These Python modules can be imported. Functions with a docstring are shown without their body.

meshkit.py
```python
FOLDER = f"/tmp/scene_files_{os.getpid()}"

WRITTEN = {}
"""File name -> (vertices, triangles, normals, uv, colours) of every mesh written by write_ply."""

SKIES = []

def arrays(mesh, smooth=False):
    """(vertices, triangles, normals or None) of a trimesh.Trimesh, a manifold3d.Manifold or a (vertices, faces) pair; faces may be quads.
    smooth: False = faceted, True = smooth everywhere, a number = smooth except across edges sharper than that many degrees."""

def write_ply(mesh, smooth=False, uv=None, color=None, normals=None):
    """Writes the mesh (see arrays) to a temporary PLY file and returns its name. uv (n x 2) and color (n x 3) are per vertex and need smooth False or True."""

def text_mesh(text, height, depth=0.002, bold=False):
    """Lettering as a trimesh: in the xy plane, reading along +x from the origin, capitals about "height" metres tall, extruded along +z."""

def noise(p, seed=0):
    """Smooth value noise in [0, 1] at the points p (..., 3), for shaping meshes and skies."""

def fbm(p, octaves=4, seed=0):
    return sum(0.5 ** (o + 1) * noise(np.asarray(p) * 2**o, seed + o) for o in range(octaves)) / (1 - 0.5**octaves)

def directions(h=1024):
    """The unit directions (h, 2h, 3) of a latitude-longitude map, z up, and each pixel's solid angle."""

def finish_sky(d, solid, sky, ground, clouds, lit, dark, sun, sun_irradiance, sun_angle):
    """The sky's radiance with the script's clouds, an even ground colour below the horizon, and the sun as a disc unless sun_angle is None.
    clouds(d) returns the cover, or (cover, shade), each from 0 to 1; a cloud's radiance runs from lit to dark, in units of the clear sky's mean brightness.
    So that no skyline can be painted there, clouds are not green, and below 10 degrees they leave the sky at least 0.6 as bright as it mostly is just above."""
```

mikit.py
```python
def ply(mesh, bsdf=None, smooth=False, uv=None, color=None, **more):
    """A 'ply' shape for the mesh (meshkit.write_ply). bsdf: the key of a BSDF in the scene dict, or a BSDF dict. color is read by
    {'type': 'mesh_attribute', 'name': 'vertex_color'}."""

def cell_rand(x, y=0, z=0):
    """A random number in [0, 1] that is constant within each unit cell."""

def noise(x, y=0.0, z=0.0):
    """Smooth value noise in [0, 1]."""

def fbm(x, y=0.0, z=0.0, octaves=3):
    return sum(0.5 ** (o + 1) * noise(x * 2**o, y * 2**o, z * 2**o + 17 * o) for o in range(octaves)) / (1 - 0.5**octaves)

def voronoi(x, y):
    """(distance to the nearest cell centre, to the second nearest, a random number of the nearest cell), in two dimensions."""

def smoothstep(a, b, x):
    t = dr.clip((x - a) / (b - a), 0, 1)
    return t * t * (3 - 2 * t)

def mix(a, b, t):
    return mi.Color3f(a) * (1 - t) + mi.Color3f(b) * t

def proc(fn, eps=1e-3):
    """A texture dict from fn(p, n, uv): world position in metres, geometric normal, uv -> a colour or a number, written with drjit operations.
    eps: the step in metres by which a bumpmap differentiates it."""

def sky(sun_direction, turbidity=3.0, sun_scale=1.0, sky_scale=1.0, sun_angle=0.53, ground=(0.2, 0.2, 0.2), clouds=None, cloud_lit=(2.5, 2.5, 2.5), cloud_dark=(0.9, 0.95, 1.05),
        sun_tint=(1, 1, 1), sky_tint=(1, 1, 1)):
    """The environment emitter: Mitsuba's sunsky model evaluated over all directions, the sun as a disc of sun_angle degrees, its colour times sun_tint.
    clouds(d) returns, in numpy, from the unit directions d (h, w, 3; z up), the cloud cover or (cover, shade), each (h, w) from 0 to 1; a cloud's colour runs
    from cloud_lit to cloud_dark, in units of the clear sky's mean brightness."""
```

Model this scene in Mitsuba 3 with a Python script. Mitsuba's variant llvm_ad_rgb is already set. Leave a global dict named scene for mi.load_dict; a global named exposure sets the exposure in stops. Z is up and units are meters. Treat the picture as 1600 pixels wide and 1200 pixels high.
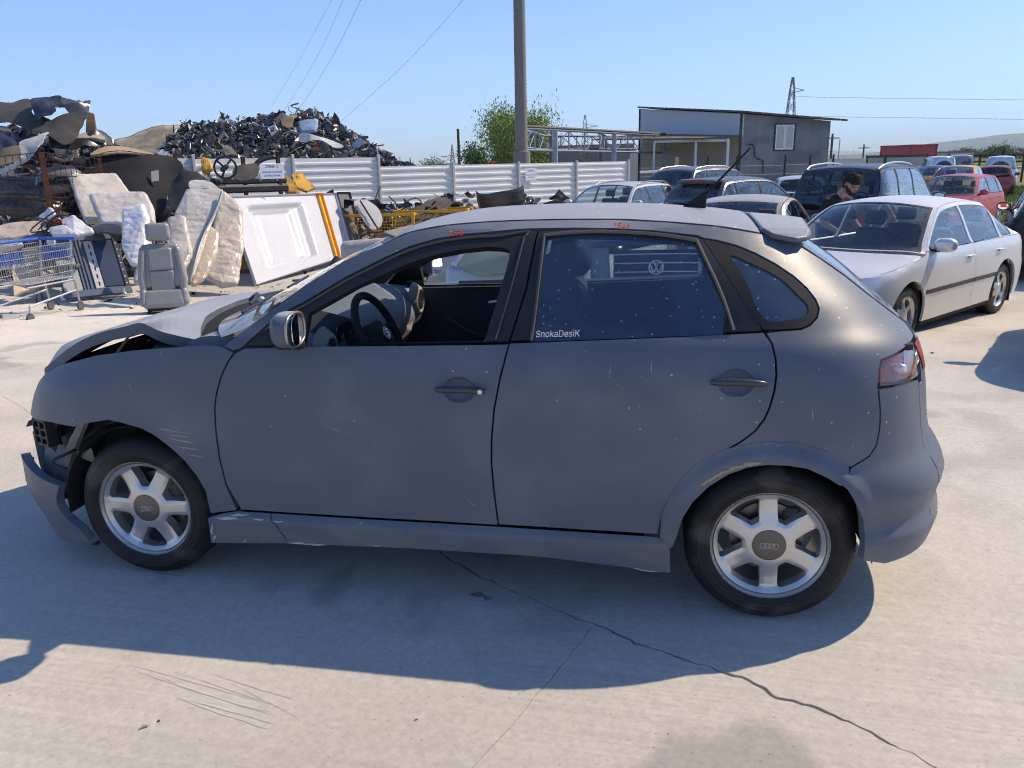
import math, random
import numpy as np, trimesh, mitsuba as mi, mikit, meshkit, manifold3d, shapely
import drjit as dr
from shapely.geometry import Polygon, LineString, Point, box as sbox, MultiPolygon
from shapely import affinity, contains_xy
from scipy.spatial import Delaunay
from scipy.interpolate import PchipInterpolator
from mikit import noise, fbm, voronoi, smoothstep, mix, proc, cell_rand

T = mi.ScalarTransform4f
scene, labels = {}, {}
# ---------------------------------------------------------------- camera, sky, exposure
scene['camera'] = {'type': 'perspective', 'fov': 65.66, 'fov_axis': 'x', 'near_clip': 0.05, 'far_clip': 30000.0,
    'to_world': T().look_at(origin=[0.80864, -3.48123, 1.62547], target=[-0.9463, 5.9952, -1.0425], up=[-0.02664, 0.26634, 0.96351])}
SUN = (0.80, 0.51, 1.0)
scene['sky_light'] = mikit.sky(SUN, turbidity=3.0, sky_scale=1.15, sky_tint=(.82, .94, 1.2), ground=(0.28, 0.26, 0.23))
exposure = 1.92

# ---------------------------------------------------------------- helpers
rng = np.random.default_rng(7)
def numbered(key):
    if key not in USED: USED.add(key); return key
    n = 1
    while f'{key}_{n:03d}' in USED: n += 1
    k = f'{key}_{n:03d}'; USED.add(k); return k
USED = set()
def tm(mesh):
    if isinstance(mesh, trimesh.Trimesh): return mesh
    if hasattr(mesh, 'to_mesh'):
        m = mesh.to_mesh(); return trimesh.Trimesh(np.array(m.vert_properties[:, :3]), np.array(m.tri_verts), process=False)
    v, f = np.asarray(mesh[0], float), np.asarray(mesh[1], int)
    if f.shape[1] == 4: f = np.vstack([f[:, [0, 1, 2]], f[:, [0, 2, 3]]])
    return trimesh.Trimesh(v, f, process=False)
def cat(*ms):
    ms = [tm(m) for m in (ms[0] if len(ms) == 1 and isinstance(ms[0], (list, tuple)) and not isinstance(ms[0][0], np.ndarray) else ms)]
    return trimesh.util.concatenate(ms)
def add(key, mesh, bsdf, color=None, smooth=30, vary=0.0, label=None, cat_=None, group=None, kind=None, to=None):
    """One entry of the scene; colour goes to vertex_color with a little dirt variation."""
    m = tm(mesh)
    if smooth not in (True, False):
        v, f, n = meshkit.arrays(m, smooth); m = trimesh.Trimesh(v, f, process=False); smooth = True
    key = numbered(key)
    kw = {}
    if color is not None:
        c = np.asarray(color, float)
        c = np.tile(c, (len(m.vertices), 1)) if c.ndim == 1 else c
        if vary:
            q = meshkit.fbm(np.asarray(m.vertices) * 2.3 + hash(len(m.vertices)) % 97, 4)
            c = c * (1 + vary * (q[:, None] - .5) * 2)
        kw['color'] = np.clip(c, 0.002, .95)
    scene[key] = mikit.ply(m, bsdf, smooth=smooth, **kw)
    if to is not None: scene[key]['to_world'] = to
    if label or group or kind or cat_:
        labels[key] = {k: v for k, v in (('label', label), ('category', cat_), ('group', group), ('kind', kind)) if v}
    return key
def thing(name, label, cat_, group=None):
    key = numbered(name); labels[key] = {'label': label, 'category': cat_}
    if group: labels[key]['group'] = group
    return key
def bx(sx, sy, sz, c=(0, 0, 0), r=0.0, rz=0.0, rx=0.0, ry=0.0):
    """Box with chamfered edges, centred at c."""
    if r > 0:
        r = min(r, .49 * min(sx, sy, sz)); m = manifold3d.Manifold.hull_points(np.array([[a * (sx / 2 - (r if i != 0 else 0)), b * (sy / 2 - (r if i != 1 else 0)), d * (sz / 2 - (r if i != 2 else 0))]
            for i in range(3) for a in (-1, 1) for b in (-1, 1) for d in (-1, 1)]))
        m = tm(m)
    else: m = trimesh.creation.box((sx, sy, sz))
    if rx or ry or rz: m.apply_transform(trimesh.transformations.euler_matrix(rx, ry, rz))
    m.apply_translation(c); return m
def tube(pts, r, sides=8, cap=True, closed=False):
    p = np.asarray(pts, float); n = len(p)
    r = np.broadcast_to(np.asarray(r, float), (n,))
    if closed: t = np.roll(p, -1, 0) - np.roll(p, 1, 0)
    else: t = np.gradient(p, axis=0)
    t /= np.linalg.norm(t, axis=1, keepdims=True) + 1e-12
    a = np.cross(t[0], [0, 0, 1] if abs(t[0][2]) < .9 else [1, 0, 0]); A = []
    for k in range(n):
        a = a - t[k] * (a @ t[k]); a /= np.linalg.norm(a) + 1e-12; A.append(a)
    A = np.array(A); B = np.cross(t, A); ang = np.arange(sides) * 2 * np.pi / sides
    v = p[:, None] + r[:, None, None] * (np.cos(ang)[None, :, None] * A[:, None] + np.sin(ang)[None, :, None] * B[:, None])
    m = n if closed else n - 1
    i, j = np.meshgrid(np.arange(m), np.arange(sides), indexing='ij'); i2 = (i + 1) % n
    q = np.stack([i * sides + j, i * sides + (j + 1) % sides, i2 * sides + (j + 1) % sides, i2 * sides + j], -1).reshape(-1, 4)
    f = np.vstack([q[:, [0, 1, 2]], q[:, [0, 2, 3]]]); v = v.reshape(-1, 3)
    if cap and not closed:
        k = len(v); v = np.vstack([v, p[0], p[-1]]); s = np.arange(sides); s2 = (s + 1) % sides
        f = np.vstack([f, np.stack([s2, s, s * 0 + k], 1), np.stack([s + (n - 1) * sides, s2 + (n - 1) * sides, s * 0 + k + 1], 1)])
    return trimesh.Trimesh(v, f, process=False)
def curve(pts, n=24, closed=False):
    """Smooth polyline through points."""
    p = np.asarray(pts, float)
    if closed: p = np.vstack([p, p[:1]])
    s = np.r_[0, np.cumsum(np.linalg.norm(np.diff(p, axis=0), axis=1))]
    from scipy.interpolate import CubicSpline
    c = CubicSpline(s, p, bc_type='periodic' if closed else 'natural')
    return c(np.linspace(0, s[-1], n, endpoint=not closed))
def lathe(prof, n=48, axis='y'):
    """prof: (radius, along) pairs revolved about the axis."""
    p = np.asarray(prof, float); a = np.arange(n) * 2 * np.pi / n
    x = p[:, None, 0] * np.cos(a); z = p[:, None, 0] * np.sin(a); y = np.broadcast_to(p[:, None, 1], x.shape)
    v = np.stack([x, y, z] if axis == 'y' else [x, -z, y] if axis == 'z' else [y, x, z], -1).reshape(-1, 3)
    i, j = np.meshgrid(np.arange(len(p) - 1), np.arange(n), indexing='ij')
    q = np.stack([i * n + j, (i + 1) * n + j, (i + 1) * n + (j + 1) % n, i * n + (j + 1) % n], -1).reshape(-1, 4)
    return trimesh.Trimesh(v, np.vstack([q[:, [0, 1, 2]], q[:, [0, 2, 3]]]), process=False)
def hull(*pts): return tm(manifold3d.Manifold.hull_points(np.vstack([np.atleast_2d(p) for p in pts])))
def extr(poly, h, r=0.0):
    """Polygon in xy extruded along z from 0 to h."""
    gs = getattr(poly, 'geoms', [poly])
    return trimesh.util.concatenate([trimesh.creation.extrude_polygon(g, h, engine='earcut') for g in gs if g.area > 1e-9])
def moved(m, M):
    m = tm(m).copy(); m.apply_transform(M); return m
def frame(o, x, y, z=None):
    """Matrix taking unit axes to x, y, z at o."""
    x = np.asarray(x, float); y = np.asarray(y, float); z = np.cross(x, y) if z is None else np.asarray(z, float)
    M = np.eye(4); M[:3, 0], M[:3, 1], M[:3, 2], M[:3, 3] = x, y, z, o; return M
def unit(v): v = np.asarray(v, float); return v / np.linalg.norm(v)
def dens(p, res, closed=True):
    p = np.asarray(p, float); out = []; n = len(p)
    for i in range(n if closed else n - 1):
        a, b = p[i], p[(i + 1) % n]; k = max(1, int(np.ceil(np.linalg.norm(b - a) / res)))
        out.append(a + (b - a) * (np.arange(k) / k)[:, None])
    return np.vstack(out)
def panel(poly, field, res, depth=0.0, inward=None, eps=1e-3, flip=False):
    """Sheet over a polygon of a 2-D domain, carried to space by field((n,2)) -> (n,3), with its edges turned in by depth."""
    geoms = list(getattr(poly, 'geoms', [poly])); out = []
    for g in geoms:
        if g.is_empty or g.area < 1e-7 or g.geom_type != 'Polygon': continue
        loops = [dens(np.array(c.coords)[:-1], res * .8) for c in [g.exterior, *g.interiors]]
        x0, y0, x1, y1 = g.bounds
        gx, gy = np.meshgrid(np.arange(x0 + res / 2, x1, res), np.arange(y0 + res * .43, y1, res * .866)); gx = gx + (np.arange(len(gy)) % 2)[:, None] * res / 2
        q = np.stack([gx.ravel(), gy.ravel()], 1); inner = g.buffer(-res * .35)
        if len(q) and not inner.is_empty: q = q[contains_xy(inner, q[:, 0], q[:, 1])]
        else: q = q[:0]
        p = np.vstack(loops + [q]); p2 = p + 1e-7 * np.random.default_rng(1).standard_normal(p.shape)
        tri = Delaunay(p2).simplices; c = p[tri].mean(1)
        e1, e2 = p[tri[:, 1]] - p[tri[:, 0]], p[tri[:, 2]] - p[tri[:, 0]]; ar = e1[:, 0] * e2[:, 1] - e1[:, 1] * e2[:, 0]
        k = contains_xy(g, c[:, 0], c[:, 1]) & (np.abs(ar) > 1e-10); tri, ar = tri[k], ar[k]
        tri = np.where((ar < 0)[:, None], tri[:, ::-1], tri)
        V = field(p)
        if flip: tri = tri[:, ::-1]
        vs, fs = [V], [tri]
        if depth:
            dx, dy = (field(p + d) - field(p - d) for d in (np.array([eps, 0]), np.array([0, eps])))
            nn = np.cross(dx, dy) * (-1 if flip else 1); nn /= np.linalg.norm(nn, axis=1, keepdims=True) + 1e-15
            if inward is not None: nn = -np.broadcast_to(np.asarray(inward, float), nn.shape)
            at, base = 0, len(V)
            for ring in loops:
                n = len(ring); i = np.arange(n); a = V[at:at + n]; b = a - nn[at:at + n] * depth
                vs += [a, b]; j = (i + 1) % n
                f = np.vstack([np.stack([base + i, base + n + i, base + n + j], 1), np.stack([base + i, base + n + j, base + j], 1)])
                fs.append(f if not flip else f[:, ::-1]); base += 2 * n; at += n
        out.append(trimesh.Trimesh(np.vstack(vs), np.vstack(fs), process=False))
    return trimesh.util.concatenate(out) if out else trimesh.Trimesh()
def smt(a, b, t): t = np.clip((t - a) / (b - a), 0, 1); return t * t * (3 - 2 * t)
def zg(x, y): return -.32 * smt(1, 8.5, np.asarray(y, float))
def rock(p, seed=0, amp=.1, freq=2.0):
    p = np.asarray(p, float); return (np.stack([meshkit.fbm(p * freq + 11 * k + seed * 3.7, 3) for k in range(3)], -1) - .5) * 2 * amp
# ---------------------------------------------------------------- materials
def two(d): return {'type': 'twosided', 'bsdf': d}
VC = {'type': 'mesh_attribute', 'name': 'vertex_color'}
def pr(**k): return two({'type': 'principled', **k})
def rgb(*c): return {'type': 'rgb', 'value': list(c)}
def slate(p, n, uv):
    """Matte slate paint with dusty patches, painted sky sheen on upward faces, streaks and pale specks."""
    d = fbm(p.x * 3, p.y * 3, p.z * 3, 4)
    dust = smoothstep(.45, .8, d) * .35 + smoothstep(.86, 1.0, n.z) * 1.5  # noise makes dusty patches; upward faces get sky sheen painted into the colour
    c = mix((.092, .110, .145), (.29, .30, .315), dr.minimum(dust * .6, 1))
    low = smoothstep(.45, .15, p.z) * smoothstep(.3, .7, fbm(p.x * 6, p.z * 14, 0, 3)); c = mix(c, (.17, .16, .145), low * .55)
    q = voronoi(p.x * 26, p.z * 26 + p.y * 3)
    keep = smoothstep(.2, 1.2, p.x) * .10 + .025
    sp = dr.select(q[2] < keep, smoothstep(.17, .08, q[0] + .12 * noise(p.x * 150, p.z * 150)), 0.0) * smoothstep(.55, .8, p.z)
    return mix(c, (.5, .5, .47), sp * .75)
def tyre(p, n, uv):
    d = fbm(p.x * 9, p.y * 9, p.z * 9, 4); s = smoothstep(.5, .75, d)
    return mix((.014, .014, .015), (.10, .092, .08), s * .55)
def paintv(p, n, uv): return fbm(p.x * 5, p.y * 5, p.z * 5, 3) * .22 + .22
def concrete(p, n, uv):
    big = fbm(p.x * .32 + 3, p.y * .32, 0, 4); mid = fbm(p.x * 2.1, p.y * 2.1 + 9, 0, 4); fine = fbm(p.x * 60, p.y * 60, 0, 3)
    c = mix((.37, .345, .30), (.46, .435, .39), smoothstep(.3, .7, big))
    c = mix(c, (.30, .285, .255), smoothstep(.55, .8, mid) * .5)
    c = mix(c, (.50, .46, .40), smoothstep(.6, .85, fbm(p.x * 1.1 + 40, p.y * 1.4, 3, 4)) * .5)
    br = noise(p.x * 3 + p.y * 90, 5, 0) * smoothstep(.4, .6, fbm(p.x * .8, p.y * .8, 7, 2)); c = c * (1 - .10 * br)
    st = smoothstep(.66, .78, fbm(p.x * 1.7 - 20, p.y * 1.2 + 33, 1, 5)) ; c = mix(c, (.17, .16, .15), st * .45)
    pit = voronoi(p.x * 31, p.y * 31); c = c * (1 - .4 * dr.select(pit[2] < .05 + .12 * smoothstep(.5, .7, noise(p.x * .9, p.y * .9, 8)), smoothstep(.22, .05, pit[0] + .15 * noise(p.x * 170, p.y * 170)), 0.0))
    agg = noise(p.x * 130, p.y * 130, 2) ; return c * (.84 + .22 * fine + .10 * agg)
def concrete_h(p, n, uv): return fbm(p.x * 45, p.y * 45, 0, 3) * .0022 + fbm(p.x * 4, p.y * 4, 0, 3) * .006
def gritty(p, n, uv):
    f = fbm(p.x * .22, p.y * .22, p.z * .5, 4); g = fbm(p.x * 1.4, p.y * 1.4, p.z * 1.4, 3)
    return mix(mix((.30, .255, .19), (.20, .175, .135), smoothstep(.35, .65, g)), (.10, .14, .05), smoothstep(.55, .7, f) * smoothstep(3.2, 1.0, p.z))
def fields(p, n, uv):
    f = fbm(p.x * .02, p.y * .02, 0, 4); g = fbm(p.x * .8, p.y * .8, 0, 4)
    return mix(mix((.11, .15, .045), (.24, .21, .12), smoothstep(.4, .65, f)), (.07, .10, .03), smoothstep(.5, .7, g) * .6)
def hillc(p, n, uv):
    f = fbm(p.x * .004, p.y * .004, p.z * .01, 4); return mix((.030, .040, .044), (.055, .064, .058), smoothstep(.4, .65, f))
def wallc(p, n, uv):
    d = fbm(p.x * .7, p.y * .7, p.z * 1.2, 4); run = fbm(p.x * 5, p.y * 5, p.z * .35, 3)
    return mix((.215, .235, .265), (.15, .165, .19), smoothstep(.4, .7, d)) * (.85 + .3 * run)
def wrapb(p, n, uv):
    w = fbm(p.x * 9, p.y * 9, p.z * 4, 4); return dr.abs(w - .5) * .026 + dr.abs(fbm(p.x * 4 + p.z * 2, p.y * 4, p.z * 11, 2) - .5) * .03
def rustc(p, n, uv):
    f = fbm(p.x * 12, p.y * 12, p.z * 12, 3); return mix((.085, .036, .027), (.05, .025, .02), smoothstep(.35, .65, f))
M = scene
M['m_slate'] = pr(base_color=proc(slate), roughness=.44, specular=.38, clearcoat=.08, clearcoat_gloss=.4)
M['m_v'] = pr(base_color=VC, roughness=.75, specular=.3)
M['m_gloss'] = pr(base_color=VC, roughness=.28, specular=.5, clearcoat=.5, clearcoat_gloss=.9)
M['m_paint'] = pr(base_color=VC, roughness=proc(paintv), specular=.5, clearcoat=.9, clearcoat_gloss=.95, metallic=.42)
M['m_metal'] = pr(base_color=VC, roughness=.32, metallic=.85)
M['m_alloy'] = pr(base_color=VC, roughness=.33, metallic=.72, specular=.5)
M['m_wrap'] = two({'type': 'bumpmap', 'tex': proc(wrapb, 3e-3), 'scale': 1.0, 'bsdf': {'type': 'principled', 'base_color': VC, 'roughness': .25, 'specular': .5, 'clearcoat': .6}})
M['m_tyre'] = pr(base_color=proc(tyre), roughness=.62, specular=.35)
M['m_black'] = pr(base_color=rgb(.018, .018, .02), roughness=.42, specular=.45)
M['m_dark'] = pr(base_color=rgb(.022, .023, .026), roughness=.8, specular=.2)
M['m_glass'] = {'type': 'thindielectric', 'int_ior': 1.5, 'specular_transmittance': rgb(.78, .86, .84)}
M['m_tint'] = {'type': 'thindielectric', 'int_ior': 1.5, 'specular_transmittance': rgb(.58, .70, .76)}
M['m_lens'] = {'type': 'thindielectric', 'int_ior': 1.5, 'specular_transmittance': rgb(.80, .60, .57)}
M['m_deep'] = {'type': 'thindielectric', 'int_ior': 1.5, 'specular_transmittance': rgb(.10, .13, .17)}
def filmd(p, n, uv):
    low = smoothstep(1.22, 1.02, p.z + .10 * fbm(p.x * 4, p.y * 4, 0, 3)); return low * (.25 + .55 * fbm(p.x * 14, p.y * 14, p.z * 14, 3)) + .03
def films(p, n, uv):
    q = voronoi(p.x * 34, p.z * 34); s = dr.select(q[2] < .16, smoothstep(.20, .07, q[0] + .12 * noise(p.x * 190, p.z * 190)), 0.0)
    return dr.minimum(.10 + .06 * smoothstep(.4, .7, fbm(p.x * 5, p.z * 5, 0, 3)) + s * .8, 1)
DUST = {'type': 'diffuse', 'reflectance': rgb(.40, .38, .34)}
M['m_dusty'] = {'type': 'blendbsdf', 'weight': proc(filmd), 'a': {'type': 'thindielectric', 'int_ior': 1.5, 'specular_transmittance': rgb(.78, .86, .84)}, 'b': two(dict(DUST))}
M['m_tintd'] = {'type': 'blendbsdf', 'weight': proc(films), 'a': {'type': 'thindielectric', 'int_ior': 1.5, 'specular_transmittance': rgb(.56, .70, .78)}, 'b': two({'type': 'diffuse', 'reflectance': rgb(.20, .31, .52)})}
M['m_mirror'] = {'type': 'twosided', 'bsdf': {'type': 'conductor', 'material': 'Al'}}
M['m_concrete'] = two({'type': 'bumpmap', 'tex': proc(concrete_h, 2e-3), 'scale': 1.0, 'bsdf': {'type': 'principled', 'base_color': proc(concrete), 'roughness': .82, 'specular': .25}})
M['m_dirt'] = pr(base_color=proc(gritty), roughness=.95, specular=.1)
M['m_field'] = pr(base_color=proc(fields), roughness=.95, specular=.1)
M['m_hill'] = pr(base_color=proc(hillc), roughness=1.0, specular=0.0)
M['m_wall'] = pr(base_color=proc(wallc), roughness=.85, specular=.2)
M['m_rust'] = pr(base_color=proc(rustc), roughness=.9, specular=.2)
M['m_leaf'] = two({'type': 'principled', 'base_color': VC, 'roughness': .7, 'specular': .2})
# ---------------------------------------------------------------- ground, hills
def struct(key, *a, **k): return add(key, *a, kind='structure', **k)
def polar_sheet(zfun, r0, r1, nr, na, c=(0, 0)):
    r = np.geomspace(r0, r1, nr); a = np.arange(na) * 2 * np.pi / na
    x = np.r_[c[0], (c[0] + r[:, None] * np.cos(a)).ravel()]; y = np.r_[c[1], (c[1] + r[:, None] * np.sin(a)).ravel()]
    i, j = np.meshgrid(np.arange(nr - 1), np.arange(na), indexing='ij'); k = 1 + i * na + j; k2 = 1 + i * na + (j + 1) % na
    q = np.stack([k, k + na, k2 + na, k2], -1).reshape(-1, 4); j = np.arange(na)
    f = np.vstack([q[:, [0, 1, 2]], q[:, [0, 2, 3]], np.stack([j * 0, 1 + j, 1 + (j + 1) % na], 1)])
    return trimesh.Trimesh(np.stack([x, y, zfun(x, y)], 1), f, process=False)
struct('ground', polar_sheet(lambda x, y: zg(x, y) - .06 - .25 * smt(60, 300, np.hypot(x, y)) + .3 * smt(40, 120, np.hypot(x, y)) * (meshkit.fbm(np.stack([x * .03, y * .03, x * 0], 1), 3) - .5), .5, 16000, 110, 120), 'm_field', smooth=True)
crack_px = [(-0.558,-0.2,-0), (-0.077,-0.466,0), (0.16,-0.65,0), (0.364,-0.775,0), (0.548,-0.876,0), (0.694,-0.956,0), (0.874,-1.055,0), (1.059,-1.142,0), (1.145,-1.19,0), (1.246,-1.239,0), (1.307,-1.273,0), (1.427,-1.359,0), (1.519,-1.41,0), (1.6,-1.478,0), (1.815,-1.654,0)]
def jag(pts, amp, seed, step=.012):
    p = dens(np.array(pts)[:, :2], step, closed=False); q = np.c_[p, p[:, 0] * 0]
    t = np.gradient(p, axis=0); t /= np.linalg.norm(t, axis=1, keepdims=True); n = np.c_[-t[:, 1], t[:, 0]]
    o = (meshkit.fbm(q * 9 + seed, 4) - .5) * 2 * amp + (meshkit.noise(q * 45 + seed) - .5) * amp * .35; return p + n * o[:, None], n
def slot(pts, amp, w0, w1, seed):
    p, n = jag(pts, amp, seed); w = w0 + (w1 - w0) * meshkit.fbm(np.c_[p, p[:, 0] * 0] * 7 + seed + 5, 3) ** 1.5
    w[0] = w[-1] = 1e-4; return Polygon(np.vstack([p + n * w[:, None] / 2, (p - n * w[:, None] / 2)[::-1]])).buffer(0)
cuts = [slot(crack_px, .028, .001, .028, 1), slot([(0.614,-0.927,0), (0.503,-1.259,0), (0.342,-1.682,0), (0.209,-2.059,0)], .006, .001, .005, 2), slot([(-4.906,2.029,0), (-4.153,1.606,0), (-3.397,1.109,0), (-2.209,0.408,0), (-0.85,-0.129,0)], .015, .001, .006, 3)]
yard = sbox(-26, -9, 34, 34)
near = sbox(-4.2, -4, 4.2, 1.6)
far_yard = yard.difference(near)
plane = lambda p: np.c_[p, zg(p[:, 0], p[:, 1])]
big = struct('yard', panel(far_yard, plane, .6), 'm_concrete', smooth=True)
slabs = near
for c in cuts: slabs = slabs.difference(c.intersection(near.buffer(-1e-4)))
add(big + '__slab', panel(slabs, plane, .22, .05, inward=(0, 0, -1)), 'm_concrete', smooth=True)
# far wooded ridge on the right and the low one behind it
def ridge(key, pts, back, base=-1.0):
    """pts: skyline points in the world; a slope falls from them towards the yard and behind."""
    p = np.array(pts); c = np.array([.8, -3.5]); rows = []
    for k, t in enumerate(np.linspace(-1, 1, 15)):
        q = p.copy(); q[:, :2] = c + (p[:, :2] - c) * (1 + t * back)
        f = (1 - abs(t)) ** 1.15; bump = 1 + .12 * (meshkit.fbm(np.c_[q[:, :2] * .004, q[:, 0] * 0], 4) - .5) * (abs(t) > .02)
        q[:, 2] = base + (p[:, 2] - base) * f * bump; rows.append(q)
    n = len(p); v = np.vstack(rows); i, j = np.meshgrid(np.arange(14), np.arange(n - 1), indexing='ij'); k = i * n + j
    q = np.stack([k, k + 1, k + n + 1, k + n], -1).reshape(-1, 4)
    return struct(key, (v, q), 'm_hill', smooth=True)
ridge('hill', curve([(741.395,3934.722,9.199), (884.096,3961.846,11.673), (1026.489,3992.063,25.336), (1168.649,4024.6,47.391), (1339.534,4060.705,63.227), (1510.343,4097.584,81.86), (1681.461,4131.371,89.304), (1967.018,4184.072,88.657), (2310.414,4240.046,61.586), (2768.559,4311.843,15.235)], 60), .3)
ridge('hill', curve([(-2612.28,6903.958,17.92), (-1502.23,7113.42,31.722), (-170.712,7370.187,67.865), (662.014,7525.404,71.417), (1495.19,7676.11,58.651), (2162.303,7790.962,27.77), (3162.596,7966.999,-4.954)], 60), .12)
r5 = np.random.default_rng(15)
def streak(a, b, w, key):
    a, b = np.array(a)[:2], np.array(b)[:2]; t = np.linspace(0, 1, 9)[:, None]; n = unit([-(b - a)[1], (b - a)[0]]); c = a + (b - a) * t + n * r5.normal(0, .0012, (9, 1)); ww = (w * .4 * (.4 + r5.random(9)) * np.sin(np.linspace(.15, 3, 9)))[:, None] / 2
    q = np.vstack([c + n * ww, (c - n * ww)[::-1]]); return panel(Polygon(q).buffer(0), lambda p: np.c_[p, zg(p[:, 0], p[:, 1]) + .0015], .06)
ms_ = [streak(a, b, w, '') for a, b, w in (((-0.954,-1.383,0), (-0.36,-1.511,0), .010), ((-0.932,-1.402,0), (-0.556,-1.515,0), .008), ((-0.881,-1.423,0), (-0.289,-1.567,0), .009), ((-0.839,-1.424,0), (-0.382,-1.551,0), .012), ((-0.787,-1.395,0), (-0.288,-1.525,0), .006), ((-0.678,-1.527,0), (-0.304,-1.622,0), .016), ((-0.638,-1.528,0), (-0.296,-1.598,0), .014), ((-0.653,-1.389,0), (-0.268,-1.485,-0), .010), ((-0.584,-1.407,0), (-0.201,-1.577,0), .006), ((-0.639,-1.489,-0), (-0.295,-1.556,0), .010))]
add(big + '__scrape_mark', cat(ms_), 'm_v', (.50, .475, .43), smooth=False, kind='stuff')
# spoil heap behind the left pile
def mound(key, pts, spread, bsdf, base, seed=0, n=60, amp=.25, **k):
    p = curve(pts, n); d = unit(np.r_[np.mean(p[:, :2], 0) - np.array([.8, -3.5]), 0]); rows = []
    for t in np.linspace(-1, 1, 25):
        q = p + d * t * spread; f = (1 - abs(t)) ** .9; q[:, 2] = base + (p[:, 2] - base) * f
        q = q + rock(q, seed, amp * min(1, 3 * (1 - abs(t))), 1.1); rows.append(q)
    v = np.vstack(rows); i, j = np.meshgrid(np.arange(24), np.arange(n - 1), indexing='ij'); a = i * n + j
    return add(key, (v, np.stack([a, a + 1, a + n + 1, a + n], -1).reshape(-1, 4)), bsdf, smooth=True, **k)
mound('dirt_mound', [(-53.119,60.815,3.102), (-49.798,61.532,3.465), (-47.044,62.27,4.274), (-45.116,62.784,4.83), (-43.301,63.292,5.443), (-41.807,63.621,5.628), (-39.857,63.909,5.367), (-36.51,64.371,4.805), (-32.6,64.856,3.959), (-27.558,65.331,2.326)], 10, 'm_dirt', -.6, kind='structure', amp=.10)
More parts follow.
